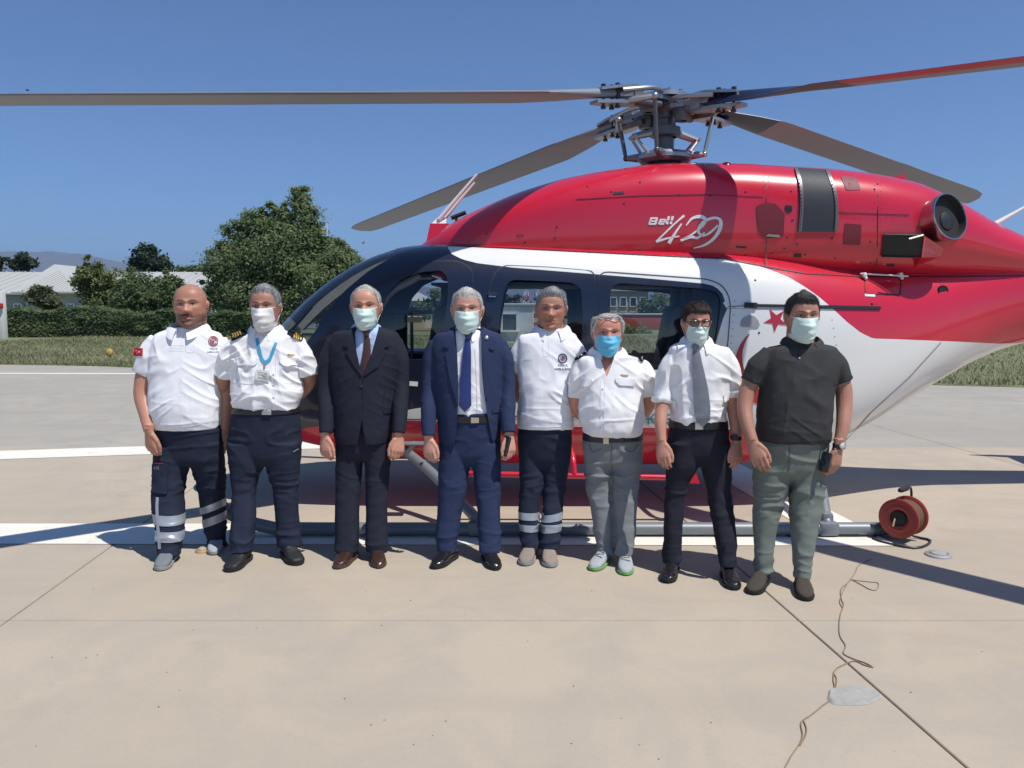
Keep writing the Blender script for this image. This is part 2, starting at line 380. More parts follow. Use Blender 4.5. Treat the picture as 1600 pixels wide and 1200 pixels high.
# grass field
M_GRASSG = pbr('grass_ground', (.16, .175, .085), .95, var=.35, scale=.35, bump=.4, bscale=8)
ex = np.linspace(-46, 46, 60); gv = []; gf = []
for x in ex:
    jit = .12 * math.sin(x * 3.1) + .08 * math.sin(x * 7.7 + 1)
    gv += [(x, edge_y(x) + jit, .005), (x, edge_y(x) + .6 + jit, .05), (x, 60, .06)]
for i in range(len(ex) - 1): a = 3 * i; gf += [(a, a + 3, a + 4, a + 1), (a + 1, a + 4, a + 5, a + 2)]
mk('grass_field', (np.array(gv), gf), M_GRASSG, kind='structure')
def blades(n, xr, yfun, ymax, h0, h1, wid):
    x = RS.uniform(xr[0], xr[1], n); u = RS.rand(n) ** 1.5; y0 = yfun(x); y = y0 + .05 + u * (ymax - y0)
    h = RS.uniform(h0, h1, n) * (0.75 + .5 * (vnoise(np.c_[x * .5, y * .3, x * 0]) + 1) / 2); a = RS.uniform(0, 6.28, n); ww = wid * (1 + y / 30)
    bx, by = np.cos(a) * ww, np.sin(a) * ww; lx, ly = RS.normal(0, .08, n), RS.normal(0, .08, n)
    v = np.empty((n, 3, 3)); v[:, 0] = np.c_[x - bx, y - by, np.full(n, .03)]; v[:, 1] = np.c_[x + bx, y + by, np.full(n, .03)]; v[:, 2] = np.c_[x + lx, y + ly, .03 + h]
    t = np.repeat(np.clip(.5 + .32 * vnoise(np.c_[x * .25, y * .5, x * 0]) + RS.normal(0, .22, n), 0, 1), 3)
    return v.reshape(-1, 3), np.arange(n * 3).reshape(-1, 3), t
def add_tint(o, t):
    a = o.data.attributes.new('tint', 'FLOAT', 'POINT'); a.data.foreach_set('value', np.asarray(t, np.float32))
M_BLADE = leaf_mat('grass_blade', (.15, .175, .080), (.42, .40, .24), .3)
gl = [blades(60000, (-24, -1.5), edge_y, 45, .06, .16, .012), blades(26000, (2, 22), edge_y, 45, .06, .16, .012)]
gV = np.concatenate([gl[0][0], gl[1][0]]); gF = np.concatenate([gl[0][1], gl[1][1] + len(gl[0][0])])
go = mk('grass', (gV, gF), M_BLADE, smooth=False, kind='stuff'); add_tint(go, np.concatenate([gl[0][2], gl[1][2]]))

# mountains far off on the left
def mountain():
    px = np.array([-500, -250, -60, 0, 40, 85, 130, 165, 190, 215, 240, 290, 360, 500, 700, 950, 1300, 1700, 2100]); py = np.array([415, 404, 397, 394, 393, 393, 397, 405, 409, 412, 419, 428, 436, 444, 450, 448, 452, 447, 455])
    xs = np.linspace(-500, 2100, 420); yy = np.interp(xs, px, py) + 1.0 * vnoise(np.c_[xs / 26, xs * 0, xs * 0]) + .5 * vnoise(np.c_[xs / 9, xs * 0 + 3, xs * 0]); v = []; f = []; K = 14
    for x, y in zip(xs, yy):
        top = at(x, y, 9500)
        for k in range(K):
            t = k / (K - 1); Y = 6800 + 2700 * t
            v.append((top.x * (Y / 9500) ** .2, Y, -5 + (top.z + 5) * t ** 1.3 * (1 + (0 if k == K - 1 else .07 * math.sin(x * .06 + k * .8) + .05 * math.sin(x * .17 - k * 1.7))) if k else -5))
    for i in range(len(xs) - 1):
        for k in range(K - 1): a = i * K + k; f.append((a, a + K, a + K + 1, a + 1))
    return np.array(v), f
M_MOUNT = pbr('mountain_rock', (.13, .12, .11), .95, var=.3, scale=.004, detail=8)
mk('mountains', mountain(), M_MOUNT, kind='structure')

# ------------------------------------------------------------------ foliage
def leaf_cloud(lobes, n, size, depthf=.9, seed=1, up=.35, fill=.5, clumps=None):
    """lobes: (px, py, rx_px, ry_px, Y) ellipsoids; leaf quads gathered in clumps spread through them"""
    r = np.random.RandomState(seed); cs = []; wts = []; extra = []
    for (px, py, rx, ry, Y) in lobes:
        for k in range(5 if rx > 12 else 2):
            t = r.uniform(0, 2 * math.pi); q = r.uniform(.14, .34); extra.append((px + rx * math.cos(t) * .95, py - ry * (abs(math.sin(t)) if r.rand() < .7 else math.sin(t)) * .95, rx * q, ry * q * r.uniform(1, 1.6), Y))
    lobes = list(lobes) + extra
    for (px, py, rx, ry, Y) in lobes:
        c = at(px, py, Y); k = Y / F; cs.append((np.array(c), np.array((rx * k, rx * k * depthf, ry * k)))); wts.append(rx * ry)
    wts = np.array(wts, float) / sum(wts); nc = clumps or max(24, n // 90); V = []; T = []
    li = r.choice(len(cs), nc, p=wts); d = r.normal(size=(nc, 3)); d /= np.linalg.norm(d, axis=1, keepdims=True); rad = r.uniform(fill, 1.0, nc) ** .6
    cc = np.array([cs[i][0] for i in li]); ss = np.array([cs[i][1] for i in li]); cen = cc + d * ss * rad[:, None]
    ctone = np.clip(r.normal(.5, .2, nc), 0, 1)
    ci = r.randint(0, nc, n); cr = np.minimum(ss[ci].min(axis=1), 3) * .22 + size * .6
    off = r.normal(size=(n, 3)) * cr[:, None] * np.array((1, 1, .7)); p = cen[ci] + off
    nrm = r.normal(size=(n, 3)) * .8 + d[ci] * .9 + np.array((0, 0, up + .35)); nrm /= np.linalg.norm(nrm, axis=1, keepdims=True)
    t1 = np.cross(nrm, r.normal(size=(n, 3))); t1 /= np.linalg.norm(t1, axis=1, keepdims=True); t2 = np.cross(nrm, t1); s = size * r.uniform(.6, 1.25, n)[:, None]
    v = np.empty((n, 4, 3)); v[:, 0] = p - t1 * s; v[:, 1] = p - t2 * s * .55 + nrm * s * .15; v[:, 2] = p + t1 * s; v[:, 3] = p + t2 * s * .55 + nrm * s * .15
    t = np.repeat(np.clip(ctone[ci] + r.normal(0, .18, n), 0, 1), 4)
    return v.reshape(-1, 3), np.arange(n * 4).reshape(-1, 4), t, cen
M_BARK = pbr('bark', (.11, .085, .06), .9, var=.3, scale=20, bump=.5, bscale=40)
LEAF = {'dark': leaf_mat('leaf_dark', (.095, .145, .072), (.28, .35, .16), .55), 'mid': leaf_mat('leaf_mid', (.105, .16, .078), (.33, .40, .19), .55),
        'pale': leaf_mat('leaf_pale', (.075, .105, .035), (.25, .29, .11)), 'olive': leaf_mat('leaf_olive', (.06, .075, .035), (.19, .20, .10)),
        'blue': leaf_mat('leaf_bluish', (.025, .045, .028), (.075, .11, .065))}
def tree(name, label, lobes, base_px, Y, n, size, kind, seed, trunk=.16, group=None, cat='tree', part='crown', fill=.45, up=.35):
    b = at(base_px, 500, Y); b.z = .0
    root = thing(name, label, cat, b, group)
    v, f, t, cen = leaf_cloud(lobes, n, size, seed=seed, fill=fill, up=up)
    o = mk(part, (v, f), LEAF[kind], root, smooth=False); add_tint(o, t)
    r = random.Random(seed); parts = []; zt = max(at(l[0], l[1], l[4]).z for l in lobes); top = Vector((np.mean(cen[:, 0]), np.mean(cen[:, 1]), zt))
    pts = [b + Vector((0, 0, -.1)), b.lerp(top, .25) + Vector((r.uniform(-.1, .1), 0, 0)), b.lerp(top, .55) + Vector((r.uniform(-.2, .2), 0, 0)), top]
    parts.append(tube(smooth_path(pts, 4), np.linspace(trunk, trunk * .3, 13), 8))
    for k in range(min(12, len(cen))):
        q = Vector(cen[r.randrange(len(cen))]); a = b.lerp(top, r.uniform(.2, .7)); parts.append(tube([a, a.lerp(q, .5) + Vector((0, 0, .1 * (q - a).length)), q], [trunk * .35, trunk * .22, trunk * .06], 6))
    mk('trunk', join(parts), M_BARK, root); return root
YT = 47.0
tree('tree', 'tall broad leafy tree behind the hedge, largest tree in view', [(440, 395, 56, 58, YT), (397, 408, 50, 60, YT), (470, 352, 34, 48, YT), (362, 430, 38, 48, YT), (478, 432, 56, 60, YT), (440, 462, 84, 38, YT), (368, 468, 48, 34, YT), (343, 412, 18, 26, YT), (474, 320, 14, 22, YT), (395, 343, 16, 22, YT), (424, 352, 20, 30, YT), (500, 396, 16, 26, YT), (330, 452, 14, 22, YT), (384, 365, 16, 24, YT), (492, 345, 8, 22, YT), (452, 330, 10, 20, YT)], 425, YT, 62000, .105, 'mid', 3, .28, fill=.25)
tree('tree', 'smaller rounded leafy tree beside the tall broad tree, next to the helicopter windscreen', [(530, 410, 26, 30, 45), (515, 440, 40, 40, 45), (545, 425, 20, 30, 45), (500, 470, 50, 30, 45)], 520, 45, 20000, .10, 'mid', 4, .18, fill=.3)
tree('tree', 'light green young tree with one upright shoot, in front of the white roof', [(150, 440, 26, 22, 50), (134, 436, 16, 16, 50), (175, 440, 16, 20, 50), (160, 462, 30, 18, 50), (135, 412, 4, 16, 50), (165, 480, 22, 12, 50)], 152, 50, 11000, .10, 'pale', 5, .10)
tree('tree', 'dark bushy tree behind the hedge, right of the light green tree', [(215, 450, 24, 26, 49), (205, 470, 28, 25, 49), (232, 475, 24, 24, 49)], 214, 49, 13000, .10, 'dark', 6, .14)
tree('tree', 'dark bushy tree behind the hedge, just left of the bald man', [(262, 455, 22, 24, 48), (275, 470, 22, 26, 48), (250, 478, 24, 22, 48)], 262, 48, 13000, .10, 'dark', 7, .14)
tree('shrub', 'sparse olive shrub poking up behind the hedge, beside the white post', [(70, 466, 22, 15, 46), (58, 458, 8, 10, 46), (82, 472, 20, 12, 46), (74, 452, 6, 6, 46)], 70, 46, 2600, .12, 'olive', 8, .05, cat='shrub', part='foliage')
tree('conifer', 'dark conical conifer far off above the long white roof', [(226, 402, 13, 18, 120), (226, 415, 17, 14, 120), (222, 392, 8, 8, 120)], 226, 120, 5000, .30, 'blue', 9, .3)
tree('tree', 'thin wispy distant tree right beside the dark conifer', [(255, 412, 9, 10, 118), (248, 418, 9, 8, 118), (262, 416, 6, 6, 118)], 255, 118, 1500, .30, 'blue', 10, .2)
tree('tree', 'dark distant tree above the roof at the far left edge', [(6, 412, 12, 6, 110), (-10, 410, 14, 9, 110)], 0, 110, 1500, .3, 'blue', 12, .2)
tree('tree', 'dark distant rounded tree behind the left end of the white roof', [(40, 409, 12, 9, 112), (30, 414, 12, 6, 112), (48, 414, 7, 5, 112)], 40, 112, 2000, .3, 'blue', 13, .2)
for i, (x, y, rx, ry) in enumerate([(290, 424, 14, 5), (312, 423, 12, 6)]):
    tree('tree', ['low distant tree showing over the roof left of the tall broad tree', 'low distant tree showing over the roof, touching the tall broad tree'][i], [(x, y, rx, ry, 115)], x, 115, 1200, .3, 'dark', 20 + i, .2)
# clipped hedge along the field
def hedge(name, label, x0, x1, Y, h, n, seed, kind, dep=1.1):
    r = np.random.RandomState(seed); x = r.uniform(x0, x1, n); s = r.rand(n)
    hh = h * (1 + .17 * vnoise(np.c_[x * .7, x * 0, x * 0]) + .06 * vnoise(np.c_[x * 3, x * 0 + 5, x * 0])); z = np.where(s < .3, hh, r.rand(n) * hh) + r.normal(0, .05, n)
    y = Y - dep / 2 + np.where(s < .3, r.rand(n) * dep, np.abs(r.normal(0, .12, n))) + .12 * vnoise(np.c_[x * 1.3, z * 2, x * 0])
    p = np.c_[x, y, np.maximum(z, .03)]; nrm = r.normal(size=(n, 3)) * .8 + np.array((0, -.6, .9)); nrm /= np.linalg.norm(nrm, axis=1, keepdims=True)
    t1 = np.cross(nrm, r.normal(size=(n, 3))); t1 /= np.linalg.norm(t1, axis=1, keepdims=True); t2 = np.cross(nrm, t1); sz = .1 * r.uniform(.6, 1.2, n)[:, None]
    v = np.empty((n, 4, 3)); v[:, 0] = p - t1 * sz; v[:, 1] = p - t2 * sz * .6; v[:, 2] = p + t1 * sz; v[:, 3] = p + t2 * sz * .6
    t = np.repeat(np.clip(.45 + .25 * vnoise(p * 1.2) + r.normal(0, .2, n), 0, 1), 4)
    root = thing(name, label, 'hedge', ((x0 + x1) / 2, Y, 0)); o = mk('foliage', (v.reshape(-1, 3), np.arange(n * 4).reshape(-1, 4)), LEAF[kind], root, smooth=False); add_tint(o, t)
    mk('stem', join([tube([(q, Y + .1, -.05), (q + .1, Y, h * .8)], [.05, .02], 5) for q in np.arange(x0 + .5, x1, 1.5)] + [box(((x0 + x1) / 2, Y + dep * .25, h * .42), (x1 - x0 - .3, dep * .3, h * .8))]), M_BARK, root, smooth=False)
hedge('hedge', 'long dark green clipped hedge across the left side of the field', at(-60, 500, 43.5).x, at(470, 500, 43.5).x, 43.5, 1.42, 22000, 31, 'dark')
hedge('hedge', 'dark green hedge under the tail boom at the right edge of the grass', at(1380, 500, 41).x, at(1720, 500, 41).x, 41, 1.1, 9000, 32, 'dark')
for i, (x, y, rx, ry, sd_) in enumerate([(1525, 548, 26, 9, 41), (1572, 546, 22, 10, 42), (1612, 548, 20, 9, 43)]):
    pass

# ------------------------------------------------------------------ long white-roofed building on the left
M_ROOF = pbr('white_sheet_roof', (.44, .45, .43), .55, var=.06, scale=.6); M_WALL = pbr('cream_render', (.46, .46, .43), .85, var=.06, scale=1.5)
M_WIN = pbr('window_glass_dark', (.03, .045, .06), .12, var=.2, spec=.8); M_WFR = pbr('white_window_frame', (.72, .72, .70), .5)
def building():
    Y = 64.0; root = thing('building', 'long low building with white sheet roof and pale walls beyond the hedge', 'building', (at(200, 480, Y).x, Y, 0))
    def P(px, py, Yq): return at(px, py, Yq)
    zE = P(119, 458, Y).z; x0 = P(-260, 458, Y).x; x1 = P(520, 458, Y).x; yr = Y + 7; zR = P(191, 425, yr).z
    # wing towards the field with a hipped roof
    wx0, wx1 = P(0, 452, Y - 4).x + 1.5, P(121, 458, Y - 4).x
    yw = Y - 4; apex = P(85, 413, Y + 3); zw = P(60, 456, yw).z
    mk('wall', join([box(((x0 + x1) / 2, Y + 7, zE / 2), (x1 - x0, 13.4, zE)), box(((wx0 + wx1) / 2, Y + 1, zw / 2), (wx1 - wx0 - .5, 9.4, zw - .02))]), M_WALL, root, smooth=False)
    rv = [(x0 - .4, Y - .4, zE), (x1 + .4, Y - .4, zE), (x1 + .4, Y + 14.4, zE), (x0 - .4, Y + 14.4, zE), (x0 + 4, yr, zR), (x1 - 3, yr, zR), (x0 - .4, Y - .4, zE - .12), (x1 + .4, Y - .4, zE - .12), (x1 + .4, Y + 14.4, zE - .12), (x0 - .4, Y + 14.4, zE - .12)]
    rf = [(0, 1, 5, 4), (1, 2, 5), (2, 3, 4, 5), (3, 0, 4), (0, 6, 7, 1), (1, 7, 8, 2), (2, 8, 9, 3), (3, 9, 6, 0), (6, 9, 8, 7)]
    roof = mk('roof', (np.array(rv), rf), M_ROOF, root, smooth=False)
    a = apex; wv = [(wx0 - .4, yw - .5, zw), (wx1 + .4, yw - .5, zw), (wx1 + .4, Y + 7, zw), (wx0 - .4, Y + 7, zw), (a.x, a.y, a.z), (a.x, Y + 9, a.z), (wx0 - .4, yw - .5, zw - .12), (wx1 + .4, yw - .5, zw - .12), (wx1 + .4, Y + 7, zw - .12), (wx0 - .4, Y + 7, zw - .12)]
    wf = [(0, 1, 4), (1, 2, 5, 4), (3, 0, 4, 5), (0, 6, 7, 1), (1, 7, 8, 2), (3, 9, 6, 0), (6, 9, 8, 7)]
    mk('roof', (np.array(wv), wf), M_ROOF, root, smooth=False)
    # standing seams of the sheet roof, one joined part per roof slope
    seams = []
    for k in range(48):
        x = x0 + (x1 - x0) * (k + .5) / 48; t = min(1, (x - x0 + .4) / 4.4, (x1 + .4 - x) / 3.4)
        seams.append(tube([(x, Y - .38, zE + .03), (x, Y - .4 + 7.4 * t, zE + (zR - zE) * t + .03)], .035, 4))
    for k in range(14):
        x = wx0 + (wx1 - wx0) * (k + .5) / 14; u = (a.x - wx0 + .4) if x < a.x else (wx1 + .4 - a.x); t = 1 - abs(x - a.x) / u
        seams.append(tube([(x, yw - .48, zw + .03), (x, yw - .5 + (a.y - yw + .5) * t, zw + (a.z - zw) * t + .03)], .03, 4))
    mk('roof_seam', join(seams), M_ROOF, root, smooth=False, kind='stuff')
    for (pa, pb, yq) in [(22, 34, yw), (105, 116, yw), (121, 135, Y), (150, 162, Y), (167, 180, Y), (184, 197, Y), (201, 214, Y), (236, 250, Y), (330, 342, Y)]:
        q0, q1 = P(pa, 475, yq - .1), P(pb, 489, yq - .1); wdt = q1.x - q0.x; h = q0.z - q1.z
        fr = mk('window', join([box(((q0.x + q1.x) / 2, yq - .06, q0.z), (wdt, .16, .1)), box(((q0.x + q1.x) / 2, yq - .06, q1.z), (wdt + .1, .22, .1)), box((q0.x, yq - .06, (q0.z + q1.z) / 2), (.1, .16, h)), box((q1.x, yq - .06, (q0.z + q1.z) / 2), (.1, .16, h)), box(((q0.x + q1.x) / 2, yq - .05, (q0.z + q1.z) / 2), (.06, .12, h))]), M_WFR, root, smooth=False)
        mk('pane', box(((q0.x + q1.x) / 2, yq - .02, (q0.z + q1.z) / 2), (wdt - .08, .05, h - .08)), M_WIN, fr, smooth=False)
building()
# white gate post with red box at the left edge of the picture
M_POST = pbr('white_post', (.66, .66, .63), .7); M_REDBOX = pbr('red_box', (.45, .03, .03), .5)
def gate_post():
    Y = 41; a = at(-8, 455, Y); b = at(9, 520, Y); root = thing('gate_post', 'white post with small red box at the left edge by the hedge', 'post', (a.x, Y, 0))
    mk('post', rbox(((a.x + b.x) / 2, Y, a.z / 2), (b.x - a.x, .4, a.z), .03), M_POST, root)
    q = at(1, 478, Y - .3); mk('box', rbox((q.x, Y - .28, q.z), (.20, .12, .28), .03), M_REDBOX, root)
gate_post()
# lattice antenna mast far behind the tall tree
M_MASTW = pbr('mast_white', (.7, .7, .7), .6); M_MASTR = pbr('mast_red', (.5, .06, .05), .6)
def mast(label, px, top, Y, wdt, base_py=500, grp='lattice antenna masts'):
    b = at(px, base_py, Y); b.z = -.1; z1 = at(px, top, Y).z; root = thing('antenna_mast', label, 'antenna mast', b, grp)
    n = 9; hs = np.linspace(b.z, z1 * .86, n + 1)
    for i in range(n):
        k = 1 - .6 * i / n; parts = []; w0 = wdt * k; cs = [(-w0, -w0), (w0, -w0), (w0, w0), (-w0, w0)]
        for j in range(4):
            p = cs[j]; q = cs[(j + 1) % 4]; parts.append(tube([(b.x + p[0], Y + p[1], hs[i]), (b.x + p[0] * .93, Y + p[1] * .93, hs[i + 1])], .05 * Y / 60, 5))
            parts.append(tube([(b.x + p[0], Y + p[1], hs[i]), (b.x + q[0] * .93, Y + q[1] * .93, hs[i + 1])], .03 * Y / 60, 4))
        mk('lattice_section', join(parts), M_MASTR if i % 2 else M_MASTW, root, smooth=False)
    mk('aerial', tube([(b.x, Y, hs[-1]), (b.x, Y, z1)], .04 * Y / 60, 6), M_MASTW, root)
mast('slim red and white lattice mast rising behind the tall broad tree', 514, 347, 95, .30)
# small yellow pad-edge light in the grass
M_YEL = pbr('yellow_lens', (.55, .42, .12), .35); M_ORANGE = pbr('orange_stand', (.50, .22, .05), .6)
def pad_light():
    g = ground(172, 564); root = thing('pad_light', 'yellowish round perimeter light on an orange stand at the grass edge', 'pad light', (g.x, g.y, 0))
    k = g.y / F
    mk('stand', join([lathe((g.x, g.y, 0), (0, 0, 1), [(0, .09), (.02, .09), (.025, .035), (.16, .03), (.17, .0)], 16)]), M_ORANGE, root)
    mk('lamp_body', lathe((g.x, g.y + .10, .27), (0, -1, 0), [(0, .02), (.01, .08), (.10, .12), (.13, .125), (.14, .11), (.125, .0)], 20), M_ORANGE, root)
    mk('lens', ellipsoid((g.x, g.y - .03, .27), (.105, .035, .105)), M_YEL, root)
pad_light()
# ================================================================== THE HELICOPTER
YC = 7.0
def PX(px): return at(px, 482, YC).x
HUB = at(1040, 165, YC)
heli = thing('helicopter', 'red, white and dark blue ambulance helicopter parked on its skids behind the row of men', 'helicopter', (HUB.x, YC, 0))
def livery_mat():
    return nt_mat('painted_fuselage')
def section(X, zb, zt, hw, n, N=88, flat=0.0):
    a = np.linspace(0, 2 * math.pi, N, endpoint=False); p = 2.0 / n; zc = (zb + zt) / 2; hz = (zt - zb) / 2
    y = hw * sgp(np.cos(a), p); z = zc + hz * sgp(np.sin(a), p)
    return np.c_[np.full(N, X), YC + y, z]
#        px   top  bot   hw    n
POD = [(334, 632, 641, .02, 2.0), (340, 612, 650, .17, 2.1), (352, 594, 657, .29, 2.2), (375, 570, 666, .43, 2.3), (400, 548, 674, .54, 2.4), (430, 521, 681, .64, 2.6),
       (456, 500, 687, .70, 2.8), (492, 464, 695, .765, 3.0), (529, 435, 702, .80, 3.2), (565, 413, 708, .83, 3.4), (601, 397, 712, .845, 3.6), (640, 388, 716, .855, 3.7), (700, 383, 720, .86, 3.8),
       (800, 383, 723, .86, 3.8), (1000, 387, 725, .86, 3.8), (1100, 391, 724, .86, 3.7), (1150, 395, 723, .85, 3.6), (1200, 400, 718, .82, 3.4), (1250, 406, 706, .77, 3.1), (1300, 411, 688, .71, 2.9),
       (1350, 412, 664, .64, 2.7), (1400, 410, 634, .56, 2.5), (1450, 405, 604, .48, 2.4), (1500, 398, 575, .41, 2.3), (1550, 392, 552, .36, 2.2), (1600, 388, 537, .325, 2.2)]
def stations(tab, yt, yb, extra=()):
    A = [(PX(p), at(p, b, yb).z, at(p, t, yt).z, hw, n) for p, t, b, hw, n in tab] + list(extra)
    return np.array(A)
BOOM = [(5.2, 1.42, 2.10, .29, 2.2), (6.0, 1.53, 2.06, .25, 2.2), (7.0, 1.62, 2.02, .20, 2.1), (8.2, 1.70, 2.0, .155, 2.0), (9.2, 1.74, 1.98, .12, 2.0), (9.5, 1.80, 1.94, .05, 2.0)]
def dense(S, step, sig):
    xs = np.arange(S[0, 0], S[-1, 0], step); xs = np.append(xs, S[-1, 0]); out = [xs]
    fine = np.linspace(S[0, 0], S[-1, 0], 1500); d = fine[1] - fine[0]; k = int(3 * sig / d); g = np.exp(-.5 * (np.arange(-k, k + 1) * d / sig) ** 2); g /= g.sum()
    for c in range(1, 5):
        y = np.interp(fine, S[:, 0], S[:, c]); pad = np.r_[2 * y[0] - y[k:0:-1], y, 2 * y[-1] - y[-2:-k - 2:-1]]; out.append(np.interp(xs, fine, np.convolve(pad, g, 'valid')))
    return np.array(out).T
S_POD = dense(stations(POD, 6.95, 6.68, BOOM), .05, .05)
S_POD[0, 3] = max(S_POD[0, 3], .01)
def pod_shell(inset, x0=None, x1=None, rev=False):
    R_ = []
    for X, zb, zt, hw, n in S_POD:
        if x0 is not None and (X < x0 or X > x1): continue
        if inset > 0 and (hw < inset * 2.2 or zt - zb < inset * 4): continue
        R_.append(section(X, zb + inset, zt - inset, max(hw - inset, .006), n))
    v, f = loft(R_)
    if not rev: f = [tuple(reversed(q)) for q in f]
    return v, f
OUT = pod_shell(0.0)
# make sure faces point outwards
def outward(vf):
    v, f = vf; bm = bmesh.new(); vs = [bm.verts.new(p) for p in v]
    for q in f: bm.faces.new([vs[i] for i in q])
    bmesh.ops.recalc_face_normals(bm, faces=bm.faces); bm.verts.index_update(); ff = [tuple(x.index for x in g.verts) for g in bm.faces]; bm.free(); return v, ff
OUT = outward(OUT); T_POD = bvh(*OUT)
COWL = [(655, 385, .06, 2.0), (668, 374, .16, 2.1), (695, 355, .34, 2.3), (735, 333, .46, 2.5), (782, 312, .54, 2.6), (819, 298, .57, 2.8), (873, 282, .60, 3.0), (927, 271, .62, 3.1), (1000, 260, .63, 3.2), (1060, 257, .63, 3.2), (1140, 258, .63, 3.1),
        (1200, 262, .63, 3.0), (1260, 265, .63, 2.9), (1300, 268, .62, 2.8), (1340, 273, .61, 2.7), (1400, 284, .58, 2.5), (1430, 296, .55, 2.4), (1470, 314, .50, 2.3), (1520, 342, .43, 2.2), (1560, 360, .38, 2.2), (1600, 377, .33, 2.1)]
def cowl_st():
    A = []
    for p, t, hw, n in COWL:
        zt = at(p, t, 6.88).z; zb = at(p, 440 if p > 700 else 440 - (700 - p) * .5, 6.5).z
        A.append((PX(p), min(zb, zt - .06), zt, hw, n))
    A += [(4.9, 1.62, 2.09, .29, 2.1), (5.5, 1.66, 1.98, .2, 2.0)]
    return dense(np.array(A), .05, .05)
S_COWL = cowl_st()
CO = outward(loft([section(X, zb, zt, hw, n, 64) for X, zb, zt, hw, n in S_COWL])); T_COWL = bvh(*CO)
cv, cf = join([OUT, CO]); T_ALL = bvh(cv, cf)
def hit(px, py, tree=T_ALL):
    d = ray(px, py).normalized(); h, n, _, _ = tree.ray_cast(Vector((0, 0, CH)), d)
    return h
def surf(px, py, tree=T_POD, dflt=6.2):
    h = hit(px, py, tree); return h if h is not None else at(px, py, dflt)

